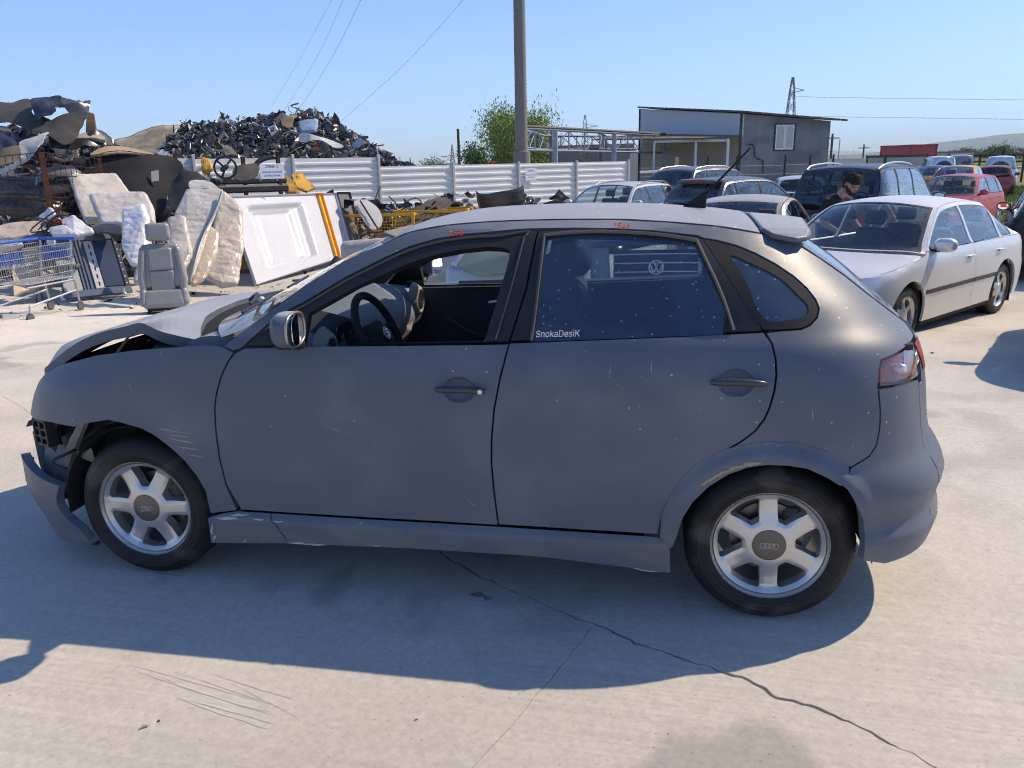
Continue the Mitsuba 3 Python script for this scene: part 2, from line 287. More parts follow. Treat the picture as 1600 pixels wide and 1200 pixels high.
# ---------------------------------------------------------------- generic car body made of fields
class Body:
    """Car body: side, top, front and rear sheets that share their edges. Local axes: -x front, -y left side, z up."""
    def __init__(s, W, sec, xr, xf, R, zc, dr_=.62, df=.8, N=2.7, t0=.82, p=2.2):
        P = PchipInterpolator; f = lambda q: P(*np.array(q).T, extrapolate=False)
        s.W = W; s.sec0, s.xr0, s.xf0, s.R0, s.zc0 = map(f, (sec, xr, xf, R, zc)); s.lim = {k: (q[0][0], q[-1][0]) for k, q in (('s', sec), ('r', xr), ('f', xf), ('R', R), ('z', zc))}
        s.dr, s.df, s.N, s.t0, s.p = dr_, df, N, t0, p; s.bmp = lambda z: 0.0
        s.F = lambda t: np.clip(1 - np.clip(t, 0, 1) ** s.N, 0, 1) ** (1 / s.N)
    def e(s, k, f, x): return f(np.clip(x, *s.lim[k]))
    def sec(s, z): return s.e('s', s.sec0, z) * s.W
    def xr(s, z): return s.e('r', s.xr0, z)
    def xf(s, z): return s.e('f', s.xf0, z)
    def R(s, x): return s.e('R', s.R0, x)
    def zc(s, x): return s.e('z', s.zc0, x)
    def Y(s, x, z): return (s.sec(z) + s.bmp(z) * smt(1.35, 1.52, x)) * s.F((s.dr - (s.xr(z) + s.bmp(z) - x)) / s.dr) * s.F((s.df - (x - s.xf(z))) / s.df)
    def side(s, sg=-1, off=0.0):
        def f(q):
            x, z = q[:, 0], q[:, 1]; o = off(x, z) if callable(off) else off
            return np.c_[x, sg * (s.Y(x, z) + o), z]
        return f
    def topf(s, off=0.0, k=.7):
        def f(q):
            x, v = q[:, 0], q[:, 1] / k; r = s.R(x); o = off(x, v) if callable(off) else off
            return np.c_[x, v * s.Y(x, r), r + (np.maximum(s.zc(x), r) - r) * (1 - np.abs(v) ** s.p) + o]
        return f
    def endf(s, rear=True, off=0.0):
        def f(q):
            y, z = q[:, 0], q[:, 1]; bm = s.bmp(z) if rear else 0.0; t = s.F(np.abs(y) / (s.sec(z) + bm)); o = off(y, z) if callable(off) else off
            return np.c_[s.xr(z) + bm - s.dr * (1 - t) + o if rear else s.xf(z) + s.df * (1 - t) - o, y, z]
        return f
    def seam_rear(s, z): return s.xr(z) + s.bmp(z) - s.dr * (1 - s.t0)
    def seam_front(s, z): return s.xf(z) + s.df * (1 - s.t0)
    def yseam(s, z, r=1.0): return (s.sec(z) + r * s.bmp(z)) * s.F(np.array(s.t0))
def wheel_meshes(R=.297, w=.195, rim=.2065, spokes=6, phase=math.pi / 2, hi=True):
    """Tyre, rim, cap, disc; axis along y, outer face at y = 0 towards -y."""
    n = 96 if hi else 40
    pr_ = [(rim - .004, -.002), (rim + .004, -.008), (rim + .016, -.0145), (rim + .019, -.0125), (rim + .030, -.0165), (rim + .034, -.0150), ((R + rim) / 2, -.0175), (R - .040, -.0150), (R - .037, -.0125), (R - .026, -.009), (R - .014, .004), (R - .005, .016), (R, .032), (R, w - .03), (R - .006, w - .014), (R - .03, w + .004), ((R + rim) / 2, w + .01), (rim, w)]
    ty = lathe(pr_, n)
    if hi:
        bl = []
        for k in range(72):
            a = 2 * np.pi * k / 72
            for c, l, tw in ((.044, .026, .3), (.075, .022, .15), (.108, .022, -.15), (.140, .026, -.3)):
                b = bx(.0175, l, .012, (0, c, R - .0048), rz=tw); b.apply_transform(trimesh.transformations.rotation_matrix(a + c * 3, [0, 1, 0])); bl.append(b)
        ty = cat([ty] + bl)
    face0 = lambda q, holes: np.c_[q[:, 0], .006 + .016 * smt(.05, .14, np.hypot(q[:, 0], q[:, 1])) * smt(.200, .165, np.hypot(q[:, 0], q[:, 1])) + .004 * smt(.012, .0, shapely.distance(holes, shapely.points(q))), q[:, 1]]
    disc = Point(0, 0).buffer(rim - .0135, 48); holes = None
    ring = Point(0, 0).buffer(rim * .865, 48).difference(Point(0, 0).buffer(rim * .44, 48))
    for k in range(spokes):
        a = phase + 2 * np.pi * k / spokes; d = np.array([np.cos(a), np.sin(a)]); m = np.array([-d[1], d[0]]); s0, s1 = (.034, .029) if spokes < 8 else (.012, .009)
        ring = ring.difference(Polygon([m * s0, -m * s0, d * rim - m * s1, d * rim + m * s1]))
    holes = ring.buffer(-.011).buffer(.011, 6); face = lambda q: face0(q, holes)
    plate = disc.difference(holes)
    rm = panel(plate, face, .007 if hi else .03, .045, inward=(0, 1, 0), flip=True)
    lip = lathe([(rim - .02, .06), (rim - .010, .012), (rim - .008, .004), (rim - .002, -.004), (rim + .004, -.004), (rim + .006, .002), (rim - .002, .02), (rim - .012, .06), (rim - .02, w)], n)
    cap = lathe([(1e-4, .000), (.05, .001), (.058, .004), (.062, .012), (.062, .03)], 48)
    rotor = lathe([(1e-4, .075), (.07, .075), (.075, .09), (.13, .09), (.13, .11), (1e-4, .11)], 48)
    return ty, cat(rm, lip), cap, rotor
def rings_logo(s, y):
    out = []
    for k in range(4):
        a = np.arange(28) * 2 * np.pi / 28; out.append(tube(np.c_[s * .5 * (np.cos(a)) + (k - 1.5) * s * .68, a * 0 + y, s * .5 * np.sin(a)], s * .055, 6, closed=True))
    return cat(out)
# ---------------------------------------------------------------- the grey hatchback
SEC = [(.0, .80), (.15, .815), (.25, .828), (.35, .838), (.5, .847), (.62, .849), (.75, .845), (.85, .838), (.93, .826), (.99, .81), (1.03, .79), (1.06, .767), (1.15, .72), (1.25, .665), (1.32, .615), (1.38, .56), (1.42, .48), (1.45, .3)]
XR = [(.1, 1.84), (.245, 1.885), (.365, 1.912), (.5, 1.922), (.574, 1.90), (.62, 1.875), (.671, 1.86), (.876, 1.828), (.987, 1.79), (1.058, 1.72), (1.145, 1.63), (1.232, 1.53), (1.36, 1.4), (1.5, 1.2)]
XF = [(0, -1.9), (.2, -1.98), (.35, -2.03), (.5, -2.03), (.65, -1.99), (.8, -1.92), (.9, -1.8), (1, -1.7), (1.5, -1)]
ditch = [(-.115, 1.388), (.025, 1.41), (.169, 1.419), (.314, 1.423), (.459, 1.424), (.65, 1.423), (.836, 1.414), (1.015, 1.398), (1.172, 1.37)]
f_top, scr, cp = [(-1.667,0.838),(-1.581,0.878),(-1.356,0.938),(-1.162,0.97),(-0.994,0.986),(-0.888,0.995),(-0.825,0.996),(-0.785,0.99),(-0.75,0.977)], [(-0.785,0.99),(-0.715,1.046),(-0.643,1.099),(-0.558,1.158),(-0.502,1.199),(-0.436,1.239),(-0.368,1.281),(-0.298,1.314),(-0.207,1.349)], [(1.3,1.33),(1.385,1.278),(1.482,1.211),(1.575,1.138),(1.686,1.057)]
RC = [(-2.05, .76), (-1.85, .80)] + f_top[:-3] + scr[1:] + ditch + cp + [(1.74, 1.01), (1.8, .96)]
ZC = [(-2.05, .80), (-1.2, .99), (-1.05, 1.015), (-.95, 1.05), (-.8, 1.125), (-.6, 1.222), (-.4, 1.313), (-.287, 1.36), (-.167, 1.402), (-.07, 1.423), (.067, 1.441), (.24, 1.450), (.5, 1.455), (.73, 1.451), (.944, 1.436), (1.05, 1.427), (1.2, 1.405), (1.3, 1.38), (1.4, 1.32), (1.5, 1.25), (1.62, 1.15), (1.72, 1.06), (1.8, .97)]
B = Body(1.0, SEC, XR, XF, RC, ZC); B.bmp = lambda z: .012 * smt(.64, .54, z) - .012 * smt(.52, .43, z) + .022 * smt(.40, .345, z)
car = thing('hatchback_car', 'matte grey five-door hatchback with a crashed front end, buckled bonnet and dusty tinted rear windows', 'car')
def cpart(name, *a, **k): return add(f'{car}__{name}', *a, **k)
GAP = .0035
fg, bg, rr = [(-0.72,0.982),(-0.74,0.966),(-0.763,0.937),(-0.793,0.88),(-0.82,0.806),(-0.831,0.75),(-0.835,0.659),(-0.834,0.549),(-0.823,0.441),(-0.794,0.334)], [(0.307,1.025),(0.275,0.899),(0.253,0.786),(0.242,0.682),(0.239,0.584),(0.245,0.473),(0.256,0.337)], [(0.963,1.358),(1.01,1.347),(1.078,1.234),(1.136,1.134),(1.171,1.063),(1.193,1.033),(1.205,0.986),(1.209,0.933),(1.205,0.883),(1.193,0.826),(1.177,0.782),(1.15,0.741),(1.11,0.705),(1.061,0.671),(0.997,0.636),(0.951,0.601),(0.912,0.549),(0.877,0.486),(0.854,0.422),(0.842,0.357),(0.839,0.333),(0.729,0.334)]
ct, qo, qg, fw_, rw = [(-0.699,0.992),(-0.659,1.03),(-0.626,1.06),(-0.547,1.114),(-0.484,1.145),(-0.427,1.177),(-0.334,1.23),(-0.24,1.275),(-0.194,1.297),(-0.102,1.336),(-0.008,1.361),(0.087,1.376),(0.183,1.382),(0.278,1.39),(0.344,1.393),(0.515,1.394),(0.654,1.391),(0.792,1.384),(0.926,1.369),(0.97,1.36)], [(0.961,1.36),(1.014,1.351),(1.08,1.334),(1.146,1.307),(1.211,1.273),(1.275,1.231),(1.317,1.194),(1.345,1.158),(1.355,1.131),(1.346,1.106),(1.321,1.084),(1.29,1.073),(1.223,1.07),(1.165,1.07)], [(1.061,1.302),(1.113,1.285),(1.187,1.251),(1.251,1.209),(1.296,1.165),(1.32,1.133),(1.316,1.118),(1.266,1.103),(1.182,1.098),(1.12,1.201),(1.082,1.269)], [(-0.464,1.105),(-0.466,1.002),(0.213,1.024),(0.258,1.202),(0.272,1.254),(0.281,1.305),(0.276,1.326),(0.249,1.332),(0.192,1.335),(0.096,1.326),(0.002,1.309),(-0.092,1.281),(-0.185,1.244),(-0.28,1.204),(-0.421,1.128)], [(0.395,1.374),(0.517,1.378),(0.701,1.373),(0.837,1.359),(0.939,1.348),(0.97,1.283),(1.013,1.194),(1.044,1.133),(1.036,1.061),(0.375,1.03),(0.388,1.199),(0.393,1.355)]
af, ar, bgp, tl = [(-1.465,0.65),(-1.394,0.671),(-1.295,0.69),(-1.242,0.682),(-1.153,0.662),(-1.099,0.635),(-1.042,0.59),(-0.988,0.536),(-0.946,0.473),(-0.919,0.406),(-0.917,0.338),(-0.914,0.309)], [(1.432,0.572),(1.39,0.598),(1.324,0.628),(1.26,0.637),(1.189,0.636),(1.129,0.624),(1.065,0.595),(1.001,0.546),(0.949,0.483),(0.916,0.418),(0.899,0.345),(0.889,0.31)], [(1.546,0.879),(1.558,0.801),(1.56,0.744),(1.552,0.689),(1.528,0.653),(1.469,0.62),(1.457,0.596),(1.432,0.574)], [(1.555,0.968),(1.743,0.968),(1.751,0.949),(1.722,0.859),(1.612,0.873),(1.546,0.881),(1.547,0.955)]
belt_f = [(.302, 1.017), (-.1, 1.006), (-.466, .996), (-.70, .986)]
belt_r = [(1.168, 1.066), (.9, 1.05), (.6, 1.035), (.302, 1.02)]
arch_c = np.array([1.222, .295])
def smooth_poly(p, n=None): return Polygon(curve(p, n or len(p) * 4, closed=True))
def flare(x, z):
    r = np.hypot(x - arch_c[0], z - arch_c[1]); return .020 * smt(.405, .365, r) * smt(.22, .30, z) * smt(1.62, 1.5, x) + 0 * x
def offs(x, z):
    """Small dents and waves of the old sheet metal."""
    q = np.c_[x * 2.2, z * 2.2, x * 0]; return (meshkit.fbm(q, 3) - .5) * .008
front_lip = [(-1.66, .838), (-1.74, .80), (-1.82, .72), (-1.875, .655), (-1.80, .638)]
P_fender = Polygon(f_top[:-1] + [(-.745, .972)] + fg[1:] + [(-.80, .330), (-.914, .309)] + af[::-1] + [(-1.599, .652), (-1.72, .64), (-1.83, .632), (-1.84, .66), (-1.80, .72), (-1.74, .79), (-1.70, .82)])
P_fdoor = Polygon([(-0.778,0.335),(-0.266,0.333),(0.254,0.334)] + bg[::-1] + belt_f + fg[1:-1])
P_rdoor = Polygon(bg + [(.839, .334)] + rr[::-1][2:-5] + belt_r)
zs = np.linspace(1.03, .985, 4); seam = [(float(B.seam_rear(z)), float(z)) for z in zs]
tail_in = [tl[0], (1.52, .958)]
flare_line = [(1.061, .671), (1.126, .690), (1.192, .702), (1.288, .701), (1.384, .674), (1.456, .622)]
P_frame = Polygon([(-.79, .990)] + scr[1:] + ditch + cp + [(1.722, 1.03), (1.735, .995), (1.69, .990), tl[0], (1.545, .885)] + bgp[1:-2] + flare_line[::-1][:-1] + rr[5:14][::-1] + [(1.172, 1.064)] + qo[:-1][::-1] + [(.95, 1.367)] + ct[::-1][1:-1] + [(-.71, .985), (-.745, .974)])
P_trim = Polygon(ar + [(.886, .30)] + [(.850, .335)] + rr[13:19][::-1] + flare_line + bgp[-2:])
bumper_seam = [(float(B.seam_rear(z)), float(z)) for z in np.linspace(.26, .875, 14)]
P_bump = Polygon([(1.531,0.287),(1.53,0.388),(1.52,0.436),(1.49,0.496),(1.461,0.547),(1.432,0.572)] + bgp[::-1][1:] + [(1.546, .876)] + bumper_seam[::-1] + [(1.75, .255), (1.62, .25)])
def oval(cx, cz, a, b, n=40): t = np.arange(n) * 2 * np.pi / n; return Polygon(np.c_[cx + a * np.cos(t), cz + b * np.sin(t)])
H1, H2 = (.126, .853), (1.080, .904)
bowl = lambda c: (lambda x, z: -.022 * np.sqrt(np.clip(1 - ((x - c[0]) / .0592) ** 2 - ((z - c[1]) / .0472) ** 2, 0, 1)))
bumper_off = lambda x, z: 0 * x
P_fender, P_fdoor, P_rdoor, P_frame, P_trim, P_bump = (P.buffer(0) for P in (P_fender, P_fdoor, P_rdoor, P_frame, P_trim, P_bump))
for sg in (-1, 1):
    fl = sg > 0
    sd = B.side(sg, offs); side_panels = [('front_fender', P_fender), ('front_door', P_fdoor.difference(oval(*H1, .056, .044))), ('rear_door', P_rdoor.difference(oval(*H2, .056, .044))), ('quarter_panel', P_frame)]
    for nm, P in side_panels:
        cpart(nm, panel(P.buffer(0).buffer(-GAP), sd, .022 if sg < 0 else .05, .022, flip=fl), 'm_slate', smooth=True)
    d1, d2 = f'{car}__front_door' + ('' if sg < 0 else '_001'), f'{car}__rear_door' + ('' if sg < 0 else '_001')
    cpart('wheel_arch_trim', panel(P_trim.buffer(.0045), B.side(sg, lambda x, z: flare(x, z) + .002), .016, .045, flip=fl), 'm_slate', smooth=True)
    cpart('bumper_corner', panel(P_bump.buffer(0).buffer(-.002), B.side(sg, lambda x, z: bumper_off(x, z) + flare(x, z)), .02, .03, flip=fl), 'm_slate', smooth=True)
    # window frames, glass
    ff = Polygon(ct[:15] + [(.374, 1.388), (.352, 1.20), (.303, 1.022)] + [(-.1, 1.010), (-.466, 1.0), (-.695, .99)]).buffer(0).buffer(-.002)
    fw2 = Polygon(fw_).buffer(-.008).buffer(.008)
    add(d1 + '__window_frame', panel(ff.difference(fw2).buffer(-.0005), B.side(sg, -.004), .03, .03, flip=fl), 'm_black', smooth=True)
    rf = Polygon([(.376, 1.388)] + ct[15:] + [(1.004, 1.347)] + rr[2:4] + [(1.166, 1.066), (.9, 1.054), (.6, 1.039), (.305, 1.024), (.354, 1.20)]).buffer(0).buffer(-.002)
    rw2 = Polygon(rw).buffer(-.006).buffer(.006)
    add(d2 + '__window_frame', panel(rf.difference(rw2).buffer(-.0005), B.side(sg, -.004), .03, .03, flip=fl), 'm_black', smooth=True)
    add(d2 + '__window', panel(rw2.buffer(.008), B.side(sg, -.012), .05, flip=fl), 'm_tintd' if sg < 0 else 'm_tint', smooth=True)
    q2 = Polygon(qo).buffer(0).buffer(-.003); qi = Polygon(curve(qg, 50, closed=True)).buffer(0)
    cpart('quarter_window_frame', panel(q2.difference(qi), B.side(sg, -.003), .025, .015, flip=fl), 'm_dark', smooth=True)
    cpart('quarter_window', panel(qi.buffer(.004), B.side(sg, -.008), .04, flip=fl), 'm_tintd' if sg < 0 else 'm_tint', smooth=True)
    # rubber seals: lighter lines round the doors' windows
    S0 = B.side(sg, .001)
    def seal(pts, r): return tube(S0(np.array(pts)), r, 6)
    up = [(x, z - .012) for x, z in ct[2:15]]
    add(d1 + '__window_seal', seal(curve(up + [(.332, 1.372)], 40), .0045), 'm_v', (.075, .07, .065))
    add(d1 + '__window_seal', seal(curve([(.329, 1.372), (.305, 1.24), (.272, 1.10), (.254, 1.03)], 14), .004), 'm_v', (.05, .05, .05))
    add(d2 + '__window_seal', seal(curve([(.382, 1.03), (.388, 1.10), (.398, 1.25), (.402, 1.374)], 14), .0055), 'm_v', (.075, .07, .066))
    add(d2 + '__window_seal', seal(curve([(.402, 1.374), (.52, 1.383), (.70, 1.381), (.84, 1.370), (.945, 1.353)], 30), .0065), 'm_v', (.13, .118, .105))
    add(d2 + '__window_seal', seal(curve([(.945, 1.353), (.985, 1.275), (1.035, 1.17), (1.07, 1.07)], 14), .006), 'm_v', (.11, .10, .09))
    add(d2 + '__window_divider', seal([(1.046, 1.13), (1.040, 1.06)], .004), 'm_black')
    for dk, c in ((d1, H1), (d2, H2)):
        add(dk + '__handle_recess', panel(oval(*c, .0596, .0476), B.side(sg, lambda x, z: offs(x, z) + bowl(c)(x, z)), .008, flip=fl), 'm_slate', smooth=True)
        xs = np.linspace(c[0] - .083, c[0] + .098, 13); hz = c[1] + .003 + .006 * np.sin(np.linspace(0, np.pi, 13))
        hp = S0(np.c_[xs, hz]); hp[:, 1] += sg * (.004 + .022 * np.sin(np.linspace(.25, np.pi - .25, 13)) ** .6)
        hm = tube(hp, .0125 * np.r_[.55, .85, np.ones(9), .9, .6], 10); hm.vertices[:, 2] = hm.vertices[:, 2]
        add(dk + '__handle', hm, 'm_gloss', (.035, .038, .05), smooth=True)
        if c is H1: add(dk + '__lock', moved(lathe([(1e-4, -.003), (.008, -.003), (.0095, .002)], 20), frame(hp[-2] + np.array([0, sg * .0125, 0]), (1, 0, 0), (0, -sg, 0), (0, 0, 1))), 'm_metal', (.7, .7, .68))
    # side skirt, cracked near the front wheel on the left
    sk = Polygon([(-.915, .300), (-.86, .318), (-.795, .329), (-.266, .328), (.256, .329), (.838, .326), (.88, .31), (.886, .192), (.731, .204), (.40, .226), (-.105, .224), (-.595, .210), (-.918, .188)])
    cr = LineString([(-.655, .34), (-.645, .305), (-.622, .285), (-.617, .262), (-.60, .245), (-.585, .20)]).buffer(.0022)
    sko = lambda x, z: .022 * smt(.335, .30, z) + .006 * smt(.3, .2, z)
    cpart('side_skirt', panel(sk.difference(cr) if sg < 0 else sk, B.side(sg, sko), .018, .05, flip=fl), 'm_slate', smooth=True)
# top sheets
K = .7
def xv(pts): return Polygon([(x, v * K) for x, v in pts])
va = np.linspace(-.992, .992, 25)
roof_front = [(-.205 - .10 * (1 - abs(v) ** 2), v) for v in va]
roof = xv(roof_front + [(1.17, .992)] + [(1.17 - .015 * (1 - v * v), v) for v in va[::-1]] + [(1.17, -.992)])
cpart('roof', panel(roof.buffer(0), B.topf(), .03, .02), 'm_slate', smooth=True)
wb = [(-.79 - .27 * (1 - abs(v) ** 2.2), v) for v in va * .97]
cpart('windscreen', panel(xv(wb + [(-.212 - .10 * (1 - abs(v) ** 2), v) for v in va[::-1] * .98]).buffer(0), B.topf(-.004), .04), 'm_dusty', smooth=True)
wt = xv([(-.79 - .27 * (1 - abs(v) ** 2.2), v) for v in va * .985] + [(-.74 - .27 * (1 - abs(v) ** 2.2), v) for v in va[::-1] * .985])
cpart('windscreen_surround', panel(wt.buffer(0), B.topf(-.012), .03), 'm_black', smooth=True)
tg = xv([(1.235, -.99), (1.235, .99)] + [(x, .99) for x in (1.4, 1.6, 1.70)] + [(1.72, .8), (1.735, .4), (1.735, -.4), (1.72, -.8)] + [(x, -.99) for x in (1.70, 1.6, 1.4)])
rg = xv([(1.30, -.84), (1.30, .84), (1.64, .90), (1.675, .5), (1.68, 0), (1.675, -.5), (1.64, -.90)]).buffer(.02)
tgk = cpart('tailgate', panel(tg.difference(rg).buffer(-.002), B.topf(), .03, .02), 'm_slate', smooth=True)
add(tgk + '__rear_window', panel(rg.buffer(-.001), B.topf(-.002), .04), 'm_deep', smooth=True)
yz = lambda z, f=.98: float(B.yseam(np.array(z))) * f
zz = np.linspace(.86, 1.0, 6); gy = lambda z: float(B.Y(np.array(1.737), np.array(z))) - .002
P_gate = Polygon([(-gy(z), z) for z in zz] + [(gy(z), z) for z in zz[::-1]])
add(tgk + '__lower_panel', panel(P_gate, B.endf(True), .04, .02, flip=False), 'm_slate', smooth=True)
zz = np.linspace(.26, .855, 12)
P_rb = Polygon([(-yz(z, 1.0), z) for z in zz] + [(yz(z, 1.0), z) for z in zz[::-1]])
cpart('rear_bumper', panel(P_rb, B.endf(True, lambda y, z: bumper_off(y, z)), .035, .03), 'm_slate', smooth=True)
sph = lambda c, r: np.asarray(c) + r * np.array(trimesh.creation.icosphere(1).vertices)
sp_pts = [(1.185, .48, 1.376), (1.185, 0, 1.400), (1.345, .40, 1.366), (1.385, 0, 1.378), (1.345, .42, 1.356), (1.385, 0, 1.364), (1.21, .515, 1.362), (1.29, .51, 1.346), (1.325, .48, 1.350)]
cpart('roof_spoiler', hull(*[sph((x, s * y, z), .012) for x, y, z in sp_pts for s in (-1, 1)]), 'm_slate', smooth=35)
an = np.array([.945, .0, 1.437]); cpart('antenna', cat(hull(sph(an + [-.03, 0, -.004], .009), sph(an + [.05, 0, -.006], .009), sph(an + [.058, 0, .062], .005)), tube([an + [.055, 0, .05], an + [.15, 0, .15], an + [.225, 0, .232]], [.006, .0045, .0035])), 'm_dark')
# tail lamps
for sg in (-1, 1):
    lp = Polygon([tl[0], (1.70, .990), (1.734, .975), (1.734, .884), (1.68, .882), (1.606, .882), (1.547, .886), (1.548, .955)]).buffer(0).buffer(-.003)
    k = cpart('tail_lamp', panel(lp, B.side(sg, -.035), .02, flip=sg > 0), 'm_gloss', (.24, .075, .06), smooth=True)
    add(k + '__lens', panel(lp, B.side(sg, .002), .02, .012, flip=sg > 0), 'm_lens', smooth=True)
    c = B.side(sg, -.02)(np.array([[1.632, .925]]))[0]
    add(k + '__bulb', moved(trimesh.creation.icosphere(3, .021), np.diag([1.2, .6, .9, 1]) + np.array([[0, 0, 0, c[0]], [0, 0, 0, c[1]], [0, 0, 0, c[2]], [0] * 4])), 'm_metal', (.8, .78, .76), smooth=True)
    add(k + '__reflector', panel(Polygon([(1.655, .90), (1.70, .895), (1.708, .965), (1.66, .975)]), B.side(sg, -.028), .02, flip=sg > 0), 'm_metal', (.55, .5, .5), smooth=True)
    yb = gy(.93) - .001; lr = Polygon([(sg * yb, .885), (sg * yb, .985), (sg * yb * .72, .985), (sg * yb * .8, .885)])
    add(k + '__lens', panel(lr, B.endf(True, .004), .02), 'm_gloss', (.22, .03, .03), smooth=True)
# bonnet: folded upwards by the crash
hx = PchipInterpolator(*np.array([(-2.0, .74), (-1.85, .77), (-1.70, .846), (-1.596, .917), (-1.464, .984), (-1.342, 1.02), (-1.222, 1.036), (-1.12, 1.012), (-.96, .982), (-.85, .965)]).T)
hc = PchipInterpolator(*np.array([(-2.1, .77), (-1.95, .855), (-1.7, .925), (-1.45, .985), (-1.2, 1.012), (-1.0, 1.02), (-.85, 1.02)]).T)
def bon(q):
    x, y = q[:, 0], q[:, 1]; t = smt(-.66, -.15, y) ; far = smt(.35, .67, y)
    kink = .012 * np.exp(-((x + 1.23 + .25 * (y + .6)) / .05) ** 2) * smt(.4, -.4, y)
    return np.c_[x, y, hx(x) * (1 - t) + hc(x) * t - .05 * far + kink]
b_rear = [(-.93, -.685), (-.977, -.65), (-1.045, -.527), (-1.118, -.364), (-1.168, -.18), (-1.2, .058), (-1.186, .25), (-1.124, .378), (-1.0, .56), (-.92, .66)]
b_front = [(-1.66, .62), (-1.80, .5), (-1.93, .28), (-1.98, 0), (-1.95, -.25), (-1.86, -.45), (-1.76, -.60), (-1.70, -.662)]
PB = Polygon(b_rear + b_front + [(-1.45, -.67), (-1.2, -.675)])
bk = cpart('bonnet', panel(PB, bon, .03, .045, inward=(0, 0, -1)), 'm_slate', smooth=True, label='buckled bonnet bent up in the middle')
add(bk + '__inner_panel', panel(PB.buffer(-.012), lambda q: bon(q) - [0, 0, .04], .05), 'm_dark', smooth=True)
# engine bay
eb = [bx(.72, 1.28, .5, (-1.36, 0, .55), .03)]
cpart('engine_bay', cat(eb), 'm_dark', smooth=False)
cpart('engine_cover', bx(.42, .5, .12, (-1.3, .12, .86), .03), 'm_black')
for yy in (-.52, .52): cpart('strut_tower', lathe([(.001, .93), (.06, .93), (.085, .9), (.11, .80)], 24, 'z').apply_translation((-1.2, yy, 0)), 'm_v', (.10, .10, .11))
cpart('bonnet_stay', tube([(-1.40, -.6, .90), (-1.33, -.60, .975), (-1.24, -.57, 1.0)], .006), 'm_v', (.25, .24, .2))
cpart('hose', tube(curve([(-1.0, -.55, .93), (-1.12, -.4, .955), (-1.3, -.45, .93), (-1.42, -.2, .92)], 20), .018), 'm_black', smooth=True)
cowl = xv([(-.80 - .27 * (1 - abs(v) ** 2.2), v) for v in va * .985] + [(-.93 - .27 * (1 - abs(v) ** 2.2), v) for v in va[::-1] * .985])
r8 = np.random.default_rng(31)
for i in range(5): cpart('wire', tube(curve(np.array([-1.66 + .06 * i, -.62, .60 - .03 * i]) + np.cumsum(r8.normal(0, .045, (5, 3)) + [.01, -.004, -.012], 0), 16), .0045 + .003 * r8.random(), 5), 'm_black', smooth=True)
for i in range(6): c_ = np.array([-1.80 + .045 * i, -.66 - .012 * i, .60 - .04 * (i % 3)]); cpart('broken_plastic', hull(c_ + r8.normal(0, .022, (7, 3)) * [1, .5, 1]), 'm_v', (.035, .036, .04), smooth=False)
cpart('cowl_panel', panel(cowl.buffer(0), lambda q: np.c_[q[:, 0], q[:, 1] / K * .72, .955 + .05 * (1 - (q[:, 1] / K) ** 2) + .25 * (q[:, 0] + 1.0) * .3], .05, .03, inward=(0, 0, -1)), 'm_dark', smooth=True)
def on_screen(x, y):
    v = y / float(B.Y(np.array(x), B.R(np.array(x)))); return B.topf(.012)(np.array([[x, v * K]]))[0]
for y0, y1, xa in ((-.12, -.55, -.80), (.45, -.02, -.86)):
    w0, w1 = on_screen(-.98, y0), on_screen(xa, y1)
    cpart('wiper', cat(tube([w0 + [-.05, 0, .0], w0 + [0, -.03, .03], (w0 + w1) / 2 + [0, 0, .022], w1 + [0, 0, .018]], [.013, .011, .008, .006]), tube([w1 + [-.05, .27, 0.002], w1 + [0.01, 0, .006], w1 + [.03, -.12, .004]], .006)), 'm_black')
cpart('wiper_cap', cat(trimesh.creation.icosphere(2, .014).apply_translation(on_screen(-.97, -.13)), trimesh.creation.icosphere(2, .014).apply_translation(on_screen(-1.0, .40))), 'm_v', (.6, .6, .6), smooth=True)
# front end: torn bumper, headlamp bracket, inner parts
bsec = lambda q: np.c_[q[:, 0] + .075, -(B.Y(q[:, 0] + .12, q[:, 1]) + .012 + .02 * smt(.45, .2, q[:, 1])), q[:, 1]]
PFB = Polygon([(-2.03, .40), (-1.99, .447), (-1.95, .458), (-1.90, .447), (-1.82, .42), (-1.76, .405), (-1.66, .392), (-1.685, .34), (-1.69, .30), (-1.66, .25), (-1.60, .20), (-1.565, .15), (-1.7, .105), (-1.86, .10), (-1.96, .11), (-2.03, .15), (-2.03, .28), (-2.04, .4)])
fbk = cpart('front_bumper', panel(PFB, bsec, .02, .035), 'm_slate', smooth=True, label='torn front bumper corner hanging loose')
zz = np.linspace(.16, .50, 8)
P_ff = Polygon([(-.50, z) for z in zz] + [(.60, z) for z in zz[::-1]])
add(fbk + '__middle', panel(P_ff, lambda q: B.endf(False)(q) + [-.015, 0, 0], .05, .03, flip=True), 'm_slate', smooth=True)
zz = np.linspace(.5, .80, 6)
cpart('front_panel', panel(Polygon([(-.58, z) for z in zz] + [(.58, z) for z in zz[::-1]]), lambda q: B.endf(False)(q) + [.06, 0, 0], .05, .02, flip=True), 'm_dark', smooth=True)
hb = [bx(.11, .05, .012, (-1.735, -.68, .625 - .035 * k), .003, rz=-.45) for k in range(4)] + [bx(.012, .05, .11, (-1.775 + .045 * k, -.665 - .02 * k, .572), .003, rz=-.45) for k in range(3)] + [bx(.12, .01, .12, (-1.73, -.645, .57), rz=-.45)]
cpart('headlamp_bracket', cat(hb), 'm_black')
cpart('inner_fender', cat(hull((-1.60, -.66, .66), (-1.50, -.70, .66), (-1.62, -.62, .50), (-1.66, -.60, .55), (-1.52, -.60, .64)), bx(.25, .3, .36, (-1.63, -.40, .45), .03)), 'm_v', (.055, .058, .06), vary=.3)
